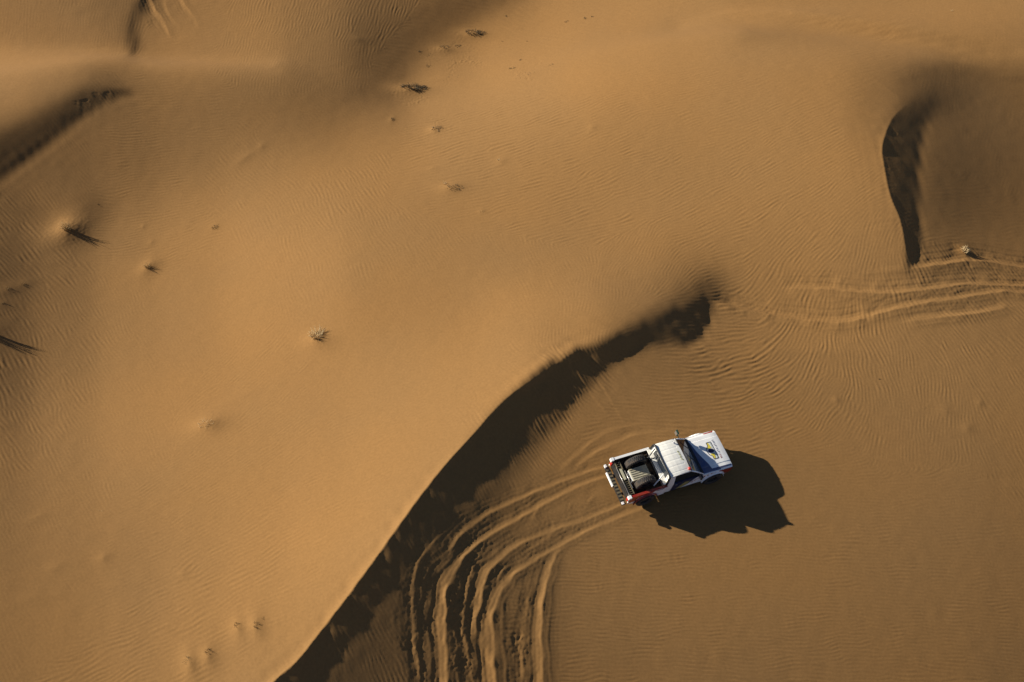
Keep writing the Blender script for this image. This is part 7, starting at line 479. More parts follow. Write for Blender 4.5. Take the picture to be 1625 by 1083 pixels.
# ------------------------------------------------------------------ mesh helpers
def link(name, bm, m, parent=None, smooth=False, bevel=0.):
    if bevel:
        bmesh.ops.bevel(bm, geom=[e for e in bm.edges if len(e.link_faces) == 2 and e.calc_face_angle(0) > .6], offset=bevel, segments=2, affect='EDGES', profile=.6)
    bmesh.ops.recalc_face_normals(bm, faces=bm.faces)
    me = bpy.data.meshes.new(name); bm.to_mesh(me); bm.free()
    if smooth:
        me.polygons.foreach_set('use_smooth', [True]*len(me.polygons))
    o = bpy.data.objects.new(name, me); sc.collection.objects.link(o)
    for k in (m if isinstance(m, (list, tuple)) else [m]): me.materials.append(k)
    if parent: o.parent = parent
    return o
def empty(name, loc=(0, 0, 0), parent=None):
    o = bpy.data.objects.new(name, None); sc.collection.objects.link(o); o.location = loc; o.empty_display_size = .2
    if parent: o.parent = parent
    return o
def mark(o, label, cat, group=None):
    o['label'] = label; o['category'] = cat
    if group: o['group'] = group
    return o
def box(bm, x0, x1, y0, y1, z0, z1, mi=0):
    v = [bm.verts.new(p) for p in ((x0,y0,z0),(x1,y0,z0),(x1,y1,z0),(x0,y1,z0),(x0,y0,z1),(x1,y0,z1),(x1,y1,z1),(x0,y1,z1))]
    for f in ((3,2,1,0),(4,5,6,7),(0,1,5,4),(1,2,6,5),(2,3,7,6),(3,0,4,7)):
        bm.faces.new([v[i] for i in f]).material_index = mi
    return v
def tube(bm, pts, r, n=8, mi=0, closed=False):
    pts = [Vector(p) for p in pts]; rings = []
    rr = r if isinstance(r, (list, tuple)) else [r]*len(pts); side = None
    for i, p in enumerate(pts):
        d = (pts[min(i+1, len(pts)-1)]-pts[max(i-1, 0)])
        if d.length < 1e-9: d = Vector((0, 0, 1))
        d.normalize()
        if side is None: side = d.orthogonal().normalized()
        side = (side-d*side.dot(d)).normalized(); up = d.cross(side)
        rings.append([bm.verts.new(p+(side*math.cos(2*math.pi*k/n)+up*math.sin(2*math.pi*k/n))*rr[i]) for k in range(n)])
    for a, b in zip(rings, rings[1:]):
        for k in range(n):
            f = bm.faces.new((a[k], a[(k+1) % n], b[(k+1) % n], b[k])); f.smooth = True; f.material_index = mi
    bm.faces.new(rings[0][::-1]).material_index = mi; bm.faces.new(rings[-1]).material_index = mi
def arc_pts(corners, rad, n=4):
    """round the corners of a poly line"""
    P = [Vector(c) for c in corners]; out = [P[0]]
    for i in range(1, len(P)-1):
        a = (P[i-1]-P[i]).normalized()*rad; b = (P[i+1]-P[i]).normalized()*rad
        for k in range(n+1):
            t = k/n; out.append((P[i]+a)*(1-t)**2+P[i]*2*t*(1-t)+(P[i]+b)*t*t)
    out.append(P[-1]); return out
def plate(bm, poly, y0, y1, mi=0):
    """outline in (x, z), extruded between y0 and y1"""
    a = [bm.verts.new((x, y0, z)) for x, z in poly]; b = [bm.verts.new((x, y1, z)) for x, z in poly]
    bm.faces.new(a).material_index = mi; bm.faces.new(b[::-1]).material_index = mi
    n = len(poly)
    for i in range(n): bm.faces.new((a[i], b[i], b[(i+1) % n], a[(i+1) % n])).material_index = mi
def slab3(bm, quad, th, mi=0):
    """a thin panel through four corners, th thick along its normal"""
    q = [Vector(p) for p in quad]; n = (q[1]-q[0]).cross(q[3]-q[0]).normalized()*th
    a = [bm.verts.new(p) for p in q]; b = [bm.verts.new(p-n) for p in q]
    bm.faces.new(a).material_index = mi; bm.faces.new(b[::-1]).material_index = mi
    for i in range(len(q)): bm.faces.new((a[i], b[i], b[(i+1) % len(q)], a[(i+1) % len(q)])).material_index = mi
def lathe_y(bm, prof, n=40, c=(0, 0, 0), mi=0):
    """profile of (radius, y) turned round the y axis, closed loop"""
    rings = [[bm.verts.new((c[0]+r*math.cos(2*math.pi*k/n), c[1]+y, c[2]+r*math.sin(2*math.pi*k/n))) for k in range(n)] for r, y in prof]
    m = len(rings)
    for i in range(m):
        A, B = rings[i], rings[(i+1) % m]
        for k in range(n): bm.faces.new((A[k], A[(k+1) % n], B[(k+1) % n], B[k])).material_index = mi

# ------------------------------------------------------------------ paints
WHITE = mat('white_paint', (.86, .85, .80), .38, coat=.25, dirt=.12, nscale=3.5)
CREAM = mat('cream_paint', (.86, .84, .74), .4, coat=.2, dirt=.12, nscale=4)
BLUE = mat('blue_paint', (.045, .07, .16), .42, coat=.2, dirt=.25, nscale=5)
NAVY = mat('navy_paint', (.012, .018, .06), .35, coat=.2, dirt=.1, nscale=5)
RED = mat('red_paint', (.28, .018, .009), .42, coat=.2, dirt=.2, nscale=6)
YELLOW = mat('yellow_paint', (.72, .58, .05), .5, dirt=.15, nscale=8)
OLIVEY = mat('yellow_green_paint', (.42, .40, .08), .5)
BLACK = mat('black_trim', (.012, .012, .012), .55, dirt=.12, nscale=6)
TUBE = mat('black_tube', (.012, .012, .011), .5)
LINER = mat('cargo_liner', (.016, .012, .011), .8, dirt=.22, nscale=4)
RUSTRED = mat('dusty_red_liner', (.22, .035, .012), .6, dirt=.35, nscale=5)
RUBBER = mat('rubber', (.020, .018, .016), .85, dirt=.2, nscale=6)
RIM = mat('dusty_rim', (.035, .032, .028), .6, metal=.3, dirt=.25, nscale=9)
STEEL = mat('steel', (.5, .48, .44), .35, metal=.8, dirt=.3, nscale=8)
ALU = mat('dusty_aluminium', (.50, .47, .34), .6, metal=0., dirt=.3, nscale=7)
OLIVE = mat('olive_ladder', (.11, .10, .06), .6, dirt=.4, nscale=12)
GLASS = mat('tinted_glass', (.012, .016, .02), .06, spec=.8)
LAMPW = mat('lamp_lens', (.75, .75, .72), .15, coat=.5)
LAMPR = mat('red_lens', (.45, .03, .02), .25, coat=.4)
GREEN = mat('dark_green_plastic', (.02, .05, .03), .4)
SEAT = mat('seat_cloth', (.03, .03, .04), .9)
GREYT = mat('grey_letter', (.10, .10, .13), .5)

# ------------------------------------------------------------------ the truck (x forward, y to its left, z up)
truck = empty('pickup_truck')
mark(truck, 'white off-road pickup with blue and red paint standing on the sand beside its dark shadow', 'pickup truck')
def hz(x, y):
    t = (x-.95)/1.55
    z = 1.165-.045*t-.035*max(0, (t-.75)/.25)**2-.03*(y/.9)**2
    e = max(0, abs(y)-.80)/.12
    return z-.055*e*e+.012*(abs(y) < .62)
def top_sheet(bm, xs, ys, zf, th, mi=0):
    n, m = len(xs), len(ys)
    T = [[bm.verts.new((x, y, zf(x, y))) for y in ys] for x in xs]; B = [[bm.verts.new((x, y, zf(x, y)-th)) for y in ys] for x in xs]
    for i in range(n-1):
        for j in range(m-1):
            bm.faces.new((T[i][j], T[i+1][j], T[i+1][j+1], T[i][j+1])).material_index = mi
            bm.faces.new((B[i][j], B[i][j+1], B[i+1][j+1], B[i+1][j])).material_index = mi
    for i in range(n-1):
        bm.faces.new((T[i][0], B[i][0], B[i+1][0], T[i+1][0])); bm.faces.new((T[i][-1], T[i+1][-1], B[i+1][-1], B[i][-1]))
    for j in range(m-1):
        bm.faces.new((T[0][j], T[0][j+1], B[0][j+1], B[0][j])); bm.faces.new((T[-1][j], B[-1][j], B[-1][j+1], T[-1][j+1]))
YH = [-.93,-.90,-.87,-.83,-.80,-.70,-.64,-.625,-.612,-.60,-.4,-.2,0,.2,.4,.60,.612,.625,.64,.70,.80,.83,.87,.90,.93]
bm = bmesh.new(); top_sheet(bm, [.93,1.1,1.3,1.5,1.7,1.9,2.1,2.2,2.3,2.38,2.44,2.49], YH, hz, .03)
hood = link('hood', bm, WHITE, truck, smooth=False)
def in_poly(x, y, P):
    r = False
    for i in range(len(P)):
        a, b = P[i], P[(i+1) % len(P)]
        if (a[1] > y) != (b[1] > y) and x < (b[0]-a[0])*(y-a[1])/(b[1]-a[1])+a[0]: r = not r
    return r
def decal(name, poly, m, zf, parent, lift=.004, cut=.06, two=False):
    """paint following a curved panel: a polygon cut on a fine lattice"""
    bm = bmesh.new(); vs = [bm.verts.new((x, y, 0)) for x, y in poly]; bm.faces.new(vs)
    xs = [p[0] for p in poly]; ys = [p[1] for p in poly]
    def cuts(lo, hi, no, extra=()):
        k = math.ceil(lo/cut)
        L = [k2*cut for k2 in range(k, int(hi/cut)+1)]+[e for e in extra if lo < e < hi]
        for c in L:
            bmesh.ops.bisect_plane(bm, geom=bm.verts[:]+bm.edges[:]+bm.faces[:], plane_co=(c, 0, 0) if no == 0 else (0, c, 0), plane_no=(1, 0, 0) if no == 0 else (0, 1, 0))
    cuts(min(xs), max(xs), 0, [2.1,2.2,2.3,2.38,2.44]); cuts(min(ys), max(ys), 1, [y for y in YH])
    for v in bm.verts: v.co.z = zf(v.co.x, v.co.y)+lift
    return link(name, bm, m, parent)
# blue sweep: along the windscreen, then down the near side to the nose
decal('blue_stripe', [(.945,.91),(1.02,.82),(1.07,.62),(1.11,.40),(1.16,.18),(1.23,-.05),(1.33,-.30),(1.42,-.52),(1.49,-.77),(2.0,-.78),(2.46,-.785),(2.46,-.925),(.945,-.925)], BLUE, hz, hood, .004)
# the emblem on the bonnet: a framed cross-shaped badge in yellow, and a line of small letters ahead of it

bm = bmesh.new()
def strip(bm, a, b, wd, lift=.009, mi=0, zf=hz):
    a = Vector(a); b = Vector(b); d = (b-a).normalized(); n = Vector((-d.y, d.x))*wd/2
    bm.faces.new([bm.verts.new((p.x, p.y, zf(p.x, p.y)+lift)) for p in (a-n, b-n, b+n, a+n)]).material_index = mi
ex, ey = 1.98, .02
for a, b in (((ex-.20,ey+.40),(ex+.03,ey+.40)),((ex-.20,ey-.42),(ex+.03,ey-.42)),((ex+.03,ey+.40),(ex+.03,ey+.02)),((ex+.03,ey+.02),(ex+.03,ey-.42)),
             ((ex-.20,ey+.40),(ex-.20,ey+.24)),((ex-.20,ey-.42),(ex-.20,ey-.26)),((ex-.20,ey+.24),(ex-.33,ey+.12)),((ex-.33,ey+.12),(ex-.35,ey-.05)),((ex-.35,ey-.05),(ex-.31,ey-.18)),((ex-.31,ey-.18),(ex-.20,ey-.26))):
    strip(bm, a, b, .022)
link('emblem_outline', bm, BLACK, hood)
bm = bmesh.new()
for poly in (((ex-.17,ey+.37),(ex-.11,ey+.37),(ex-.07,ey+.12),(ex-.29,ey+.10),(ex-.17,ey+.24)),((ex-.17,ey-.39),(ex-.10,ey-.39),(ex-.05,ey-.14),(ex-.27,ey-.15),(ex-.18,ey-.26))):
    bm.faces.new([bm.verts.new((x, y, hz(x, y)+.007)) for x, y in poly])
link('emblem_wing', bm, YELLOW, hood)
bm = bmesh.new(); bm.faces.new([bm.verts.new((x, y, hz(x, y)+.007)) for x, y in ((ex-.06,ey+.37),(ex,ey+.37),(ex,ey-.39),(ex-.05,ey-.39),(ex-.02,ey-.12),(ex-.04,ey+.12))])
link('emblem_field', bm, mat('pale_green_paint', (.55,.60,.50), .5), hood)
bm = bmesh.new(); bm.faces.new([bm.verts.new((ex-.15+.14*math.cos(a*math.pi/8), ey-.01+.10*math.sin(a*math.pi/8), hz(ex-.15, ey)+.010)) for a in range(16)])
link('mirror_shadow_oval', bm, NAVY, hood)  # dark oval painted on the badge for the far wing mirror's cast shadow
random.seed(4)
bm = bmesh.new(); y = .47
while y > -.46:                                          # small squarish letters, blue then red
    wch = random.uniform(.035, .055); mi = 0 if y > -.22 else 1
    x0 = ex+.12; x1 = ex+.205
    strip(bm, (x0, y), (x1, y), .014, .008, mi); strip(bm, (x0 if random.random() < .5 else x1-.008, y), (x0 if random.random() < .5 else x1-.008, y-wch*.7), .016, .008, mi)
    if random.random() < .6: strip(bm, ((x0+x1)/2, y), ((x0+x1)/2, y-wch*.6), .014, .008, mi)
    y -= wch+.028
link('lettering', bm, [BLUE, RED], hood)
bm = bmesh.new(); box(bm, 2.455, 2.51, -.05, .05, 1.03, 1.10); link('hood_latch', bm, BLACK, hood)
# nose
bm = bmesh.new(); box(bm, 2.36, 2.455, -.90, .90, .62, 1.02); front = link('front_panel', bm, WHITE, truck, bevel=.02)
bm = bmesh.new(); box(bm, 2.44, 2.475, -.58, .58, .70, .97)
for k in range(7): box(bm, 2.47, 2.488, -.57, .57, .715+k*.036, .727+k*.036, 1)
link('grille', bm, [BLACK, STEEL], truck)
for s in (-1, 1):
    bm = bmesh.new(); box(bm, 2.44, 2.485, min(s*.62, s*.86), max(s*.62, s*.86), .76, .96); link('headlight', bm, LAMPW, truck, bevel=.015)
bm = bmesh.new(); tube(bm, arc_pts([(2.30,-.86,.58),(2.60,-.80,.56),(2.62,0,.56),(2.60,.80,.56),(2.30,.86,.58)], .12), .045)
tube(bm, arc_pts([(2.58,-.35,.56),(2.60,-.35,.80),(2.60,.35,.80),(2.58,.35,.56)], .08), .03); bumper = link('front_bumper', bm, TUBE, truck)
bm = bmesh.new(); slab3(bm, [(2.62,-.6,.52),(2.62,.6,.52),(2.25,.55,.30),(2.25,-.55,.30)], .01); link('skid_plate', bm, STEEL, truck)
# fenders with wheel arches
def arch(cx, r, z0, n=12):
    return [(cx+r*math.cos(math.pi*k/n), max(z0, .45+r*math.sin(math.pi*k/n))) for k in range(n+1)]
FA, RA = 1.62, -1.72
for s in (-1, 1):
    bm = bmesh.new(); P = [(2.46,1.00),(2.49,.95),(2.49,.62),(2.30,.52)]+arch(FA,.54,.45)+[(1.02,.42),(.93,.42),(.93,1.12),(1.6,1.09),(2.2,1.06)]
    plate(bm, P, s*.93, s*.885); f = link('front_fender', bm, WHITE, truck, bevel=.008)
    f['label'] = 'white front fender with a red corner'
    bm = bmesh.new()
    n = 10; o_ = [(FA+.56*math.cos(math.pi*k/n), .45+.56*math.sin(math.pi*k/n)) for k in range(n+1)]
    for a, b in zip(o_, o_[1:]): slab3(bm, [(a[0], s*.93, a[1]), (b[0], s*.93, b[1]), (b[0], s*1.02, b[1]-.03), (a[0], s*1.02, a[1]-.03)], .012)
    link('flare', bm, WHITE, f)
    if s < 0:                                            # white top edge over a red side block
        bm = bmesh.new(); plate(bm, [(2.475,1.03),(2.49,.93),(2.49,.63),(2.32,.56),(2.21,.56),(2.13,.74),(1.97,.91),(1.80,1.0),(1.86,1.04)], s*.934, s*.940); link('red_corner', bm, RED, f)
        for (x, z, wd, hh) in ((1.05,.86,.10,.10),(1.22,.90,.08,.08),(1.40,.96,.07,.06)):
            bm = bmesh.new(); plate(bm, [(x,z),(x+wd,z+.01),(x+wd*.8,z+hh),(x+.02,z+hh*.9)], s*.934, s*.939); link('side_mark', bm, RED, f)
    else:
        bm = bmesh.new(); plate(bm, [(2.40,1.00),(2.44,.66),(2.10,.90),(1.98,1.0)], s*.934, s*.940); link('red_corner', bm, RED, f)
    # a red corner also rolls over the shoulder of the bonnet on the far side
decal('red_corner', [(1.90,.85),(2.34,.84),(2.42,.928),(1.86,.928)], RED, hz, hood, .005)
decal('white_edge', [(1.88,-.86),(2.46,-.86),(2.46,-.928),(1.93,-.928)], WHITE, hz, hood, .008)
# inner bay so nothing is hollow
bm = bmesh.new(); box(bm, .95, 2.36, -.62, .62, .50, 1.04); link('engine_bay', bm, BLACK, truck)
bm = bmesh.new()
for s in (-1, 1): box(bm, -2.6, 2.4, s*.42-.05, s*.42+.05, .42, .55)
for x in (-2.3, -1.2, 0, 1.2, 2.1): box(bm, x-.04, x+.04, -.372, .372, .44, .53)
link('chassis_frame', bm, BLACK, truck)
for x in (FA, RA):
    bm = bmesh.new(); tube(bm, [(x,-.78,.45),(x,.78,.45)], .05); 
    lathe_y(bm, [(.02,-.10),(.14,-.08),(.16,0),(.14,.08),(.02,.10)], 16, (x,.1,.45)); link('axle', bm, BLACK, truck)
# ---- cab
RX0, RX1, RZ, RYW = -.76, .22, 1.80, .80
def rz(x, y):
    t = (x-RX0)/(RX1-RX0)
    z = RZ+.035*math.sin(math.pi*min(max(t, 0), 1))-.05*(abs(y)/RYW)**2.5
    yy = (y/RYW*3.0) % 1.0
    if .06 < t < .86 and abs(y) < .72: z -= .004*(1 if abs(yy-.5) < .10 else 0)
    return z
rys = sorted(set([round(-RYW+k*.02, 3) for k in range(81)])); bm = bmesh.new()
top_sheet(bm, [RX0,RX0+.03,RX0+.058,RX0+.062,-.5,-.3,-.1,.0,.082,.086,.12,.18,RX1], rys, rz, .03); roof = link('roof', bm, CREAM, truck)
bm = bmesh.new()
for s in (-1, 1): tube(bm, [(RX0+.02,s*.80,RZ-.055),(RX1-.02,s*.80,RZ-.055)], .022)
tube(bm, [(RX0+.01,-.79,RZ-.045),(RX0,-.4,RZ-.02),(RX0,.4,RZ-.02),(RX0+.01,.79,RZ-.045)], .018); link('drip_rail', bm, CREAM, roof)
bm = bmesh.new(); y = .20
for k in range(6):                                       # yellow-green lettering near the roof's front edge
    c = -.005+.015*(k % 2)
    strip(bm, (c, y), (c+.09, y-.015), .022, .006, 0, rz); strip(bm, (c+.04, y), (c+.045+.03*(k % 3-1), y-.05), .020, .006, 0, rz); strip(bm, (c+.085, y-.01), (c+.09, y-.05), .018, .006, 1, rz); y -= .082
link('lettering', bm, [OLIVEY, GREYT], roof)
bm = bmesh.new(); bmesh.ops.create_uvsphere(bm, u_segments=12, v_segments=8, radius=.035); bmesh.ops.translate(bm, verts=bm.verts, vec=(.05,.60,RZ+.035)); link('roof_vent', bm, BLUE, roof, smooth=True)
bm = bmesh.new(); bmesh.ops.create_uvsphere(bm, u_segments=16, v_segments=10, radius=.075)
for v in bm.verts: v.co.z = v.co.z*.9 if v.co.z > 0 else v.co.z*.3
bmesh.ops.translate(bm, verts=bm.verts, vec=(.17,-.70,RZ+.0)); link('beacon_lamp', bm, LAMPR, truck, smooth=True)
# windscreen: glass between roof edge and cowl
CX, CZ2 = .95, 1.15
A = [(.20,-.745,RZ-.03),(.20,.745,RZ-.03),(CX,.845,CZ2),(CX,-.845,CZ2)]
bm = bmesh.new(); slab3(bm, A, .012); ws = link('windscreen', bm, GLASS, truck)
bm = bmesh.new(); slab3(bm, [(.20,-.79,RZ-.02),(.20,.79,RZ-.02),(.27,.79,RZ-.075),(.27,-.79,RZ-.075)], .02); link('header', bm, BLACK, ws)
for s in (-1, 1):
    bm = bmesh.new(); tube(bm, [(.19,s*.775,RZ-.045),(.55,s*.825,1.50),(CX+.02,s*.885,CZ2-.01)], .034, 8); p = link('pillar', bm, WHITE, truck)
bm = bmesh.new(); slab3(bm, [(.90,-.84,1.165),(.90,.84,1.165),(1.01,.84,1.172),(1.01,-.84,1.172)], .03); link('cowl', bm, BLACK, truck)
for y0, y1 in ((-.30,.18),(.32,.70)):
    bm = bmesh.new(); tube(bm, [(.93,y0,1.19),(.60,(y0+y1)/2,1.475),(.42,y1,1.625)], [.010,.010,.006], 5); link('wiper', bm, BLACK, ws)
# interior
bm = bmesh.new(); box(bm, .60, .92, -.78, .78, .85, 1.08); box(bm, .50, .60, -.78, .78, .95, 1.06); link('dashboard', bm, mat('grey_dash', (.12,.12,.12), .7), truck, bevel=.02)
for y0 in (-.40, .40):
    bm = bmesh.new(); box(bm, -.40, .12, y0-.23, y0+.23, .68, .86); slab3(bm, [(-.44,y0-.23,.80),(-.44,y0+.23,.80),(-.60,y0+.20,1.42),(-.60,y0-.20,1.42)], -.10); link('seat', bm, SEAT, truck, bevel=.02)
bm = bmesh.new(); box(bm, -.74, .93, -.84, .84, .50, .56); link('cab_floor', bm, BLACK, truck)
# doors
for s in (-1, 1):
    bm = bmesh.new()
    plate(bm, [(.91,.46),(.91,1.13),(.86,1.14),(-.50,1.14),(-.50,.46)], s*.93, s*.885); d = link('door', bm, NAVY if s < 0 else WHITE, truck, bevel=.008)
    if s < 0: d['label'] = 'dark navy door with white and yellow graphics'
    bm = bmesh.new(); slab3(bm, [(.80,s*.885,1.15),(-.50,s*.885,1.15),(-.50,s*.795,RZ-.08),(.22,s*.785,RZ-.08)], s*.012); link('window', bm, GLASS, d)
    bm = bmesh.new(); box(bm, -.42, -.30, s*.955-.012, s*.955+.012, 1.03, 1.06); link('handle', bm, STEEL, d)
    if s < 0:
        bm = bmesh.new(); plate(bm, [(-.22,.52),(.02,.50),(.30,.72),(.34,.98),(.10,1.00),(-.02,.80)], s*.934, s*.939); link('yellow_panel', bm, mat('dull_yellow_paint', (.34,.30,.10), .5, dirt=.3, nscale=9), d)
        bm = bmesh.new(); plate(bm, [(.05,.49),(.905,.48),(.905,1.12),(.66,1.12),(.50,.92),(.34,.70)], s*.934, s*.939); link('white_panel', bm, WHITE, d)
        bm = bmesh.new()
        for (x, z) in ((.46,.72),(.60,.82),(.74,.88)):
            for a, b in (((0,0),(.08,.015)),((.08,.015),(.085,.13)),((.0,.0),(.0,.12)),((.0,.12),(.085,.13))):
                p = [(x+a[0],z+a[1]-.011),(x+b[0]+.001,z+b[1]-.011),(x+b[0]+.012,z+b[1]+.011),(x+a[0]+.011,z+a[1]+.011)]; plate(bm, p, s*.940, s*.944)
        link('number', bm, RED, d)
    # rear cab corner
    bm = bmesh.new(); plate(bm, [(-.50,.46),(-.50,1.14),(-.52,RZ-.10),(-.74,RZ-.10),(-.80,1.2),(-.80,.46)], s*.93, s*.885)
    for v in bm.verts:
        if v.co.z > 1.2: v.co.y -= s*.10*(v.co.z-1.14)/.55
    link('cab_corner', bm, CREAM, truck, bevel=.01)
    bm = bmesh.new(); tube(bm, [(.21,s*.79,RZ-.06),(-.52,s*.80,RZ-.06)], .025); link('door_frame', bm, CREAM, truck)
bm = bmesh.new(); slab3(bm, [(-.79,-.88,.56),(-.79,.88,.56),(-.79,.88,1.20),(-.79,-.88,1.20)], .03); slab3(bm, [(-.79,-.88,1.20),(-.79,.88,1.20),(-.755,.80,RZ-.05),(-.755,-.80,RZ-.05)], .02); back = link('cab_back', bm, CREAM, truck)
bm = bmesh.new(); slab3(bm, [(-.800,-.62,1.30),(-.800,.62,1.30),(-.780,.60,RZ-.16),(-.780,-.60,RZ-.16)], .006); link('rear_window', bm, GLASS, back)
# shelf behind the cab with the roll hoop standing on it
bm = bmesh.new(); box(bm, -1.00, -.80, -.86, .86, 1.26, 1.30); link('shelf', bm, CREAM, truck, bevel=.01)
bm = bmesh.new(); tube(bm, arc_pts([(-.86,-.88,1.05),(-.82,-.82,1.80),(-.80,.82,1.80),(-.86,.88,1.05)], .14, 6), .042)
tube(bm, [(-.86,.62,1.76),(-1.10,.50,1.30),(-1.55,.62,.85)], .026); tube(bm, [(-.86,.30,1.765),(-1.06,.36,1.30)], .022); hoop = link('roll_hoop', bm, TUBE, truck)
bm = bmesh.new(); tube(bm, [(-.93,-.52,1.62),(-1.40,-.74,1.20)], .028); link('brace', bm, WHITE, truck)
# far-side mirror on its arm and near-side mirror
for s, mz in ((1, 1.64), (-1, 1.34)):
    m_ = BLACK if s < 0 else GREEN
    X0 = .50 if s > 0 else .74
    bm = bmesh.new(); tube(bm, [(X0+.20,s*.90,1.15),(X0+.02,s*1.0,mz-.12),(X0,s*1.03,mz)], .018)
    bmesh.ops.create_cube(bm, size=1, matrix=Matrix.Translation((X0-.03,s*1.06,mz+.03)) @ Matrix.Diagonal((.09,.20,.24,1))); mr_ = link('wing_mirror', bm, m_, truck, bevel=.02)
    bm = bmesh.new(); box(bm, X0-.082, X0-.077, s*1.06-.08, s*1.06+.08, mz-.07, mz+.13); link('mirror_glass', bm, STEEL, mr_)
decal('black_edge', [(.94,.895),(1.50,.89),(1.48,.928),(.94,.928)], BLACK, hz, hood, .006)
# ---- cargo box
bm = bmesh.new(); box(bm, -2.58, -.83, -.84, .84, .70, .74)
for k in range(9): box(bm, -2.56, -.85, -.76+k*.19-.02, -.76+k*.19+.02, .742, .755)
link('cargo_floor', bm, LINER, truck)
for s in (-1, 1):
    P = [(-.82,.46),(-.82,1.20),(-2.62,1.20),(-2.62,.62)]+[(x, z) for x, z in reversed(arch(RA,.56,.46))][0:0]
    lo = [(RA+.56*math.cos(math.pi*k/12), .45+.56*math.sin(math.pi*k/12)) for k in range(13)]
    P = [(-.82,.46),(-.82,1.20),(-2.62,1.20),(-2.62,.60),(lo[-1][0]-.02,.45)]+lo[::-1]
    bm = bmesh.new(); plate(bm, P, s*.96, s*.91); side = link('cargo_side', bm, WHITE, truck, bevel=.008)
    side['label'] = 'white cargo side painted red towards the tail'
    bm = bmesh.new(); plate(bm, [(-.84,.76),(-.84,1.19),(-2.56,1.19),(-2.56,.76)], s*.905, s*.875); link('cargo_liner', bm, RUSTRED if s < 0 else LINER, side)
    bm = bmesh.new(); box(bm, -2.60, -.84, s*.925-.055, s*.925+.055, 1.203, 1.225); link('rail', bm, RED if s < 0 else WHITE, side, bevel=.006)
    bm = bmesh.new(); box(bm, -2.70, -2.56, s*.92-.075, s*.92+.075, 1.10, 1.245); link('rail_end_cap', bm, WHITE, side, bevel=.02)
    bm = bmesh.new()
    if s < 0:
        plate(bm, [(-1.38,1.195),(-2.61,1.195),(-2.61,.66),(-2.30,.70),(-2.22,.85),(-2.0,1.03),(-1.70,1.06),(-1.50,1.03)], s*.964, s*.970); link('red_panel', bm, RED, side)
        bm = bmesh.new()
        for k in range(8): plate(bm, [(-1.34+k*.05,1.06),(-1.31+k*.05,1.06),(-1.305+k*.05,1.12),(-1.34+k*.05,1.12)], s*.964, s*.969)
        link('lettering', bm, GREYT, side)
    else:
        plate(bm, [(-1.6,1.195),(-2.3,1.195),(-2.3,1.0),(-2.0,1.04),(-1.60,1.08)], s*.964, s*.970); link('red_panel', bm, RED, side)
    n = 10; o_ = [(RA+.58*math.cos(math.pi*k/n), .45+.58*math.sin(math.pi*k/n)) for k in range(n+1)]
    bm = bmesh.new()
    for a, b in zip(o_, o_[1:]): slab3(bm, [(a[0], s*.96, a[1]), (b[0], s*.96, b[1]), (b[0], s*1.04, b[1]-.03), (a[0], s*1.04, a[1]-.03)], .012)
    link('flare', bm, RED if s < 0 else WHITE, side)
    bm = bmesh.new(); box(bm, -2.665, -2.625, min(s*.80, s*.93), max(s*.80, s*.93), .82, 1.05); link('tail_light', bm, LAMPR, truck, bevel=.01)
    bm = bmesh.new(); slab3(bm, [(-2.30,s*.80,.40),(-2.30,s*1.0,.40),(-2.26,s*1.0,.80),(-2.26,s*.80,.80)], .01); link('mud_flap', bm, BLACK, truck)
    bm = bmesh.new(); box(bm, -1.15, .90, s*.90-.03, s*.90+.03, .40, .47); link('sill', bm, BLACK, truck)
# tailgate, ladder-like sand boards strapped across the tail, and the bumper
bm = bmesh.new(); box(bm, -2.62, -2.58, -.80, .80, .70, 1.10); tg = link('tailgate', bm, BLACK, truck, bevel=.008)
bm = bmesh.new()
for k in range(17): box(bm, -2.555+.0, -2.34, -.76+k*.094-.012, -.76+k*.094+.012, 1.125, 1.14)
box(bm, -2.57, -2.535, -.80, .80, 1.10, 1.150); box(bm, -2.36, -2.325, -.80, .80, 1.10, 1.150); bmr = link('sand_board', bm, OLIVE, truck)
bm = bmesh.new(); tube(bm, [(-2.60,-.82,1.165),(-2.60,.55,1.165)], .012); tube(bm, [(-2.30,-.55,1.15),(-2.30,.30,1.15)], .016); link('clamp_bar', bm, STEEL, bmr)
bm = bmesh.new(); box(bm, -2.50, -2.40, -.10, .42, 1.155, 1.18); link('strap', bm, mat('pale_strap', (.45,.42,.28), .7), bmr)
bm = bmesh.new(); box(bm, -2.88, -2.70, -.96, .96, .60, .72); box(bm, -2.80, -2.64, -.70, -.60, .48, .60); box(bm, -2.80, -2.64, .60, .70, .48, .60)
for k in range(12): box(bm, -2.87, -2.71, -.88+k*.16-.05, -.88+k*.16+.03, .722, .732, 1)
rb = link('rear_bumper', bm, [BLACK, OLIVE], truck, bevel=.006)
bm = bmesh.new(); box(bm, -2.93, -2.885, -.05, .62, .60, .73); link('number_plate', bm, WHITE, rb, bevel=.006)
bm = bmesh.new(); box(bm, -2.92, -2.84, .80, .93, .74, .86); link('marker_lamp', bm, LAMPW, rb, bevel=.015)
bm = bmesh.new(); box(bm, -2.90, -2.80, -.97, -.86, .733, .78); link('end_cap', bm, WHITE, rb, bevel=.01)
bm = bmesh.new(); tube(bm, [(-2.3,.5,.42),(-2.75,.55,.42)], .04); link('exhaust', bm, STEEL, truck)
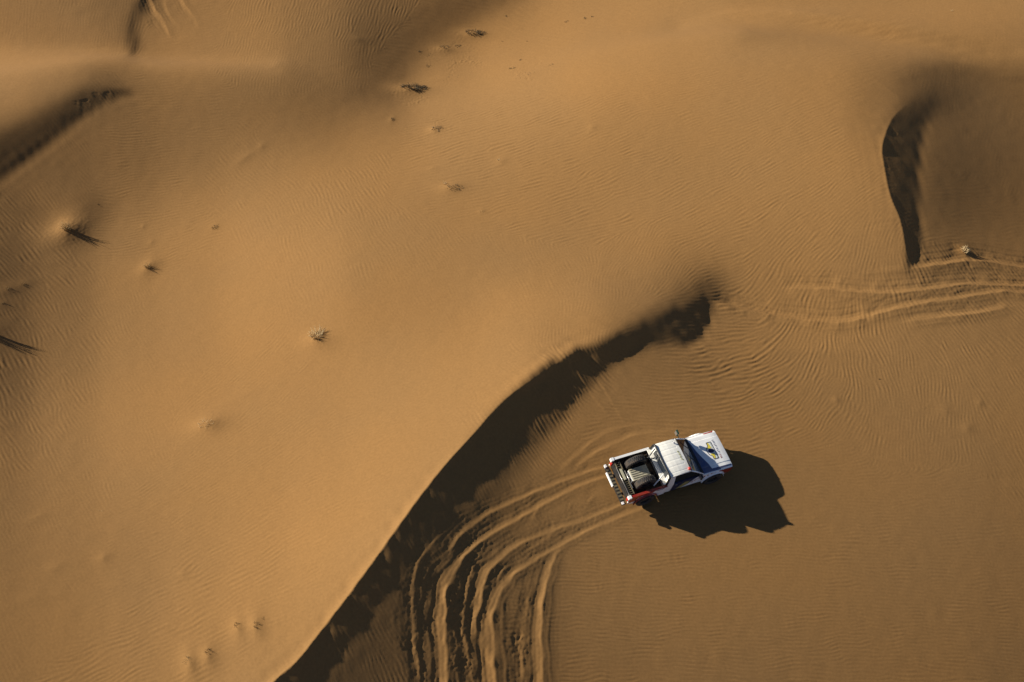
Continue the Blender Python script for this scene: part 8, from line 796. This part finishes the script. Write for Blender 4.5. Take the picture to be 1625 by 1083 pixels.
# ---- wheels
def tyre_bm(R=.43, W_=.30):
    bm = bmesh.new(); n = 64; h = W_/2
    prof = [(R*.60,-h*.80),(R*.72,-h*.98),(R*.88,-h),(R*.96,-h*.88),(R,-h*.70),(R,-h*.25),(R*.985,-h*.2),(R*.985,h*.2),(R,h*.25),(R,h*.70),(R*.96,h*.88),(R*.88,h),(R*.72,h*.98),(R*.60,h*.80)]
    lathe_y(bm, prof, n)
    bm.verts.ensure_lookup_table()
    for i in (3, 4, 5, 8, 9, 10):                        # lugs
        for k in range(n):
            if (k+(i > 6)) % 2 == 0:
                v = bm.verts[i*n+k]; q = Vector((v.co.x, 0, v.co.z)); v.co -= q.normalized()*.016
    return bm
def rim_bm(R=.43, W_=.30, out=1):
    bm = bmesh.new(); h = W_/2; r = R*.61
    lathe_y(bm, [(r,-h*.8),(r,h*.8),(r*.92,h*.78),(r*.88,h*.2),(r*.3,h*.30),(r*.28,h*.5),(.015,h*.5),(.015,h*.1),(r*.3,h*.1),(r*.84,h*.05),(r*.9,-h*.78)], 32)
    for k in range(8):
        a = 2*math.pi*k/8
        bmesh.ops.create_cone(bm, cap_ends=True, segments=10, radius1=.022, radius2=.02, depth=.02, matrix=Matrix.Translation((r*.62*math.cos(a), h*.245, r*.62*math.sin(a))) @ Matrix.Rotation(math.pi/2, 4, 'X'))
    if out < 0:
        for v in bm.verts: v.co.y = -v.co.y
    return bm
for x in (FA, RA):
    for s in (-1, 1):
        wh = empty('wheel', (x, s*.90, .43), truck)
        link('tyre', tyre_bm(), RUBBER, wh); link('rim', rim_bm(out=s), RIM, wh)
        if x == FA: wh.rotation_euler = (0, 0, math.radians(-4))
# ---- stand it on the sand
FWD = Vector((.9180, .3751, -.1291)).normalized(); UP = Vector((.1556, -.0411, .987)); UP = (UP-FWD*UP.dot(FWD)).normalized(); LEFT = UP.cross(FWD)
TX, TY = 6.84, 22.94
def truck_matrix(z): 
    M = Matrix.Identity(4)
    for r in range(3): M[r][0], M[r][1], M[r][2] = FWD[r], LEFT[r], UP[r]
    M[0][3], M[1][3], M[2][3] = TX, TY, z; return M
M = truck_matrix(0); dz = []
for x in (FA, RA):
    for s in (-1, 1):
        p = M @ Vector((x, s*.9, 0)); dz.append(height(p.x, p.y)-p.z)
print('wheel gaps', [round(d-sum(dz)/4, 3) for d in dz], 'z', sum(dz)/4)
TM = truck_matrix(sum(dz)/4-.03)
truck.matrix_world = TM
# ---- what lies in the cargo box: two spare wheels and a case, each a thing of its own
for y0, lab in ((.50, 'dusty spare wheel standing in the cargo box behind the case, farther from the dark shadow'), (-.50, 'dusty spare wheel standing in the cargo box between the case and the red cargo side')):
    t = empty('spare_wheel'); mark(t, lab, 'wheel', 'spare wheels in the cargo box')
    link('tyre', tyre_bm(.47,.29), RUBBER, t); link('rim', rim_bm(.47,.29, out=-1), RIM, t)
    t.matrix_world = TM @ Matrix.Translation((-1.70, y0, .755+.46)) @ Matrix.Rotation(math.radians(4 if y0 > 0 else 3), 4, 'X')
case = empty('equipment_case'); mark(case, 'ribbed dusty metal case lying between the two spare wheels in the cargo box', 'case')
bm = bmesh.new(); box(bm, -.42, .42, -.27, .27, 0, .42); link('shell', bm, ALU, case, bevel=.015)
bm = bmesh.new()
for k in range(6): box(bm, -.40, .42, -.25+k*.1-.022, -.25+k*.1+.022, .423, .445)
link('lid', bm, ALU, case, bevel=.008)
bm = bmesh.new(); box(bm, -.445, -.425, -.25, .25, .05, .40); link('end_panel', bm, LAMPW, case, bevel=.006)
bm = bmesh.new()
for y0 in (-.15, .02): box(bm, -.462, -.448, y0, y0+.05, .12, .32)
link('latch', bm, BLACK, case)
case.matrix_world = TM @ Matrix.Translation((-1.72, 0, .757)) 

# ------------------------------------------------------------------ dry tufts and twigs on the drifts
DRY = mat('dry_grass', (.34, .25, .11), .85, noise=.4, nscale=30)
PALE = mat('bleached_twigs', (.58, .43, .22), .85, noise=.2, nscale=30)
DARK = mat('dark_scrub', (.06, .045, .02), .9, noise=.4, nscale=25)
def tuft(name, px, py, label, cat, r, h, n, m, seed, sx=1., ax=0., flat=0., stem=.006, lean=(0, 0), group=None):
    """many thin bent stalks rising from a small crown"""
    rd = random.Random(seed); (x0,), (y0,) = ground(px, py); z0 = height(x0, y0)
    bm = bmesh.new(); tube(bm, [(0,0,-.10),(0,0,.03)], [stem*2, stem], 5)
    for k in range(n):
        a = rd.uniform(0, 2*math.pi); q = math.sqrt(rd.random()); u = r*.55*q*math.cos(a)*sx; v = r*.55*q*math.sin(a)
        bx, by = x0+u*math.cos(ax)-v*math.sin(ax), y0+u*math.sin(ax)+v*math.cos(ax)
        b = Vector((bx-x0, by-y0, height(bx, by)-z0-.02)); L = h*rd.uniform(.45, 1.05)
        out = Vector((math.cos(a)*sx, math.sin(a), 0))*rd.uniform(.2, 1.0)*(1-flat*.0)
        d = (out*(.35+flat)+Vector((lean[0], lean[1], 1-flat))).normalized()
        p1 = b+d*L*.5; d2 = (d+out*.5+Vector((rd.uniform(-.3,.3), rd.uniform(-.3,.3), -.15))).normalized(); p2 = p1+d2*L*.5
        tube(bm, [(0,0,-.05), b*.5-Vector((0,0,.03)), b, p1, p2], [stem, stem, stem, stem*.8, stem*.25], 4)
        if rd.random() < .5:
            d3 = (d+Vector((rd.uniform(-1,1), rd.uniform(-1,1), rd.uniform(-.1,.6)))*.8).normalized()
            tube(bm, [p1, p1+d3*L*.35], [stem*.6, stem*.2], 4)
    o = link(name, bm, m, None); o.location = (x0, y0, z0); mark(o, label, cat, group); return o
G = 'dry tufts scattered over the dunes'
TUFTS = [
 ('grass_tuft',110,370,'tall dry grass tuft on the bright mound at the left, casting a long dark shadow','grass tuft',.30,.62,46,DRY,1,dict(stem=.008)),
 ('grass_tuft',236,427,'thin dry tuft right of the tall one, with a short pointed shadow','grass tuft',.22,.36,30,DRY,2,dict(stem=.007)),
 ('grass_tuft',341,362,'little dark tuft alone on the slope above the pale dune flank','grass tuft',.24,.16,30,DARK,3,dict(flat=.3)),
 ('dry_bush',503,536,'bleached sprawling bush with pale bent twigs in the middle of the bright slope','bush',.46,.42,90,PALE,4,dict(flat=.3,stem=.009,lean=(0,.3))),
 ('grass_tuft',328,676,'half buried pale tuft on a low drift below the bleached bush','grass tuft',.42,.20,36,PALE,5,dict(flat=.4,sx=1.4)),
 ('twig',156,325,'tiny dark twig stub with a pinpoint shadow above the tall tuft','twig',.05,.10,6,DARK,6,dict()),
 ('grass_tuft',38,452,'small tuft on the right one of the paired drifts at the left edge','grass tuft',.22,.12,18,DRY,7,dict()),
 ('grass_tuft',13,459,'small tuft on the left one of the paired drifts at the left edge','grass tuft',.22,.12,18,DRY,8,dict()),
 ('grass_tuft',4,482,'small tuft below the paired drifts, right at the left edge','grass tuft',.15,.10,12,DRY,9,dict()),
 ('grass_tuft',-12,533,'tall tuft just past the left edge whose dark shadow reaches into view','grass tuft',.38,.60,60,DRY,10,dict(stem=.010)),
 ('scrub_clump',722,300,'dark stringy scrub with one upright sprig in the middle of the upper slope','scrub',.42,.11,44,DARK,11,dict(sx=1.9,flat=.4,stem=.012)),
 ('grass_tuft',706,294,'pale upright sprig at the left end of the stringy scrub','grass tuft',.12,.24,12,PALE,12,dict()),
 ('scrub_clump',692,206,'sparse brown twigs above the stringy scrub','scrub',.42,.14,26,mat('brown_scrub',(.22,.15,.07),.9),13,dict(sx=1.5,flat=.3,stem=.013)),
 ('scrub_clump',658,143,'widest dark scrub clump on a pale bank, with fringed lower edge','scrub',.60,.28,150,DARK,14,dict(sx=2.2,flat=.25,stem=.013)),
 ('scrub_clump',754,54,'dark scrub mat nearest the top edge, shaped like an arch','scrub',.48,.20,110,DARK,15,dict(sx=2.1,flat=.3,stem=.012)),
 ('scrub_clump',705,76,'small dark scrub left of and below the arched mat','scrub',.34,.12,34,DARK,16,dict(sx=1.6,flat=.3,stem=.012)),
 ('scrub_clump',727,74,'smallest dark scrub between its larger neighbours','scrub',.22,.10,16,DARK,17,dict(sx=1.4,flat=.3,stem=.012)),
 ('scrub_clump',680,88,'faint low scrub at the lower left of the small dark ones','scrub',.28,.07,12,DARK,18,dict(sx=1.8,flat=.5,stem=.012)),
 ('scrub_clump',712,123,'thin line of scrub dashes right of the widest clump','scrub',.55,.06,18,DARK,19,dict(sx=2.6,flat=.5,stem=.012)),
 ('scrub_clump',838,119,'long thin scattered twigs on the bright upper slope','scrub',.60,.07,26,DARK,20,dict(sx=2.4,flat=.5,stem=.014)),
 ('scrub_clump',874,104,'two dark specks of scrub right of the scattered twigs','scrub',.16,.08,8,DARK,21,dict(sx=2.5,stem=.012)),
 ('scrub_clump',797,66,'tiny dark speck of scrub right of the arched mat','scrub',.08,.10,6,DARK,22,dict()),
 ('scrub_clump',836,66,'lone tiny scrub speck high on the bright slope','scrub',.08,.09,5,DARK,23,dict()),
 ('scrub_clump',803,26,'dark speck of scrub nearest the top edge, right of the arched mat','scrub',0.10,.10,7,DARK,60,dict(stem=.012)),
 ('scrub_clump',899,35,'left one of three tiny scrub dots near the top edge, right of centre','scrub',0.16,.10,10,DARK,61,dict(stem=.012,sx=1.6)),
 ('scrub_clump',928,30,'middle one of three tiny scrub dots near the top edge, right of centre','scrub',0.22,.10,13,DARK,62,dict(stem=.012)),
 ('scrub_clump',940,27,'right one of three tiny scrub dots near the top edge, right of centre','scrub',0.10,.10,7,DARK,63,dict(stem=.012,sx=1.6)),
 ('scrub_clump',826,96,'tiny scrub dot just above the long scattered twigs','scrub',0.16,.10,10,DARK,64,dict(stem=.012)),
 ('scrub_clump',812,109,'small broken twigs at the left end above the long scattered twigs','scrub',0.22,.10,13,DARK,65,dict(stem=.012,sx=1.6)),
 ('scrub_clump',665,82,'leftmost faint scrub speck on the edge of the shaded hollow','scrub',0.10,.10,7,DARK,66,dict(stem=.012)),
 ('scrub_clump',679,105,'small scrub specks between the widest clump and the shaded hollow','scrub',0.16,.10,10,DARK,67,dict(stem=.012,sx=1.6)),
 ('scrub_clump',623,190,'short brown stalk on the slope left of the sparse brown twigs','scrub',0.22,.10,13,DARK,68,dict(stem=.012)),
 ('scrub_clump',791,254,'pale chip of straw beside short ripples above the stringy scrub','scrub',0.10,.10,7,PALE,69,dict(stem=.012,sx=1.6)),
 ('dry_bush',1530,399,'pale straw bush at the right beside the old wheel tracks','bush',.30,.30,50,PALE,24,dict(stem=.011)),
 ('scrub_clump',376,994,'dark scrub at the left of a pair by the lower dune crest','scrub',.20,.12,18,DARK,25,dict()),
 ('scrub_clump',408,994,'thicker dark scrub at the right of a pair by the lower dune crest','scrub',.24,.14,24,DARK,26,dict()),
 ('scrub_clump',418,982,'dark speck of scrub just above the thicker one by the lower crest','scrub',.08,.10,6,DARK,27,dict()),
 ('scrub_clump',332,1036,'dark ragged scrub just below and left of the pair near the bottom','scrub',.26,.12,26,DARK,28,dict()),
 ('grass_tuft',298,1050,'pale half buried tuft nearest the bottom edge','grass tuft',.30,.12,20,DRY,29,dict(flat=.4)),
 ('twig',157,811,'thin white twig lying flat on the lower left slope','twig',.10,.26,2,PALE,30,dict(flat=.95,stem=.008)),
 ('twig',1395,602,'tiny dark stub among the ripples on the right','twig',.04,.09,5,DARK,31,dict()),
 ('grass_tuft',765,336,'low straw sprig right of and below the stringy scrub','grass tuft',.18,.08,10,DRY,32,dict(flat=.4)),
 ('grass_tuft',1510,18,'pale fleck of straw near the top right edge','grass tuft',.12,.12,8,PALE,33,dict()),
]
for (nm, px, py, lab, cat, r, h, n, m, sd, kw) in TUFTS:
    tuft(nm, px, py, lab, cat, r, h, n, m, sd, group=G, **kw)
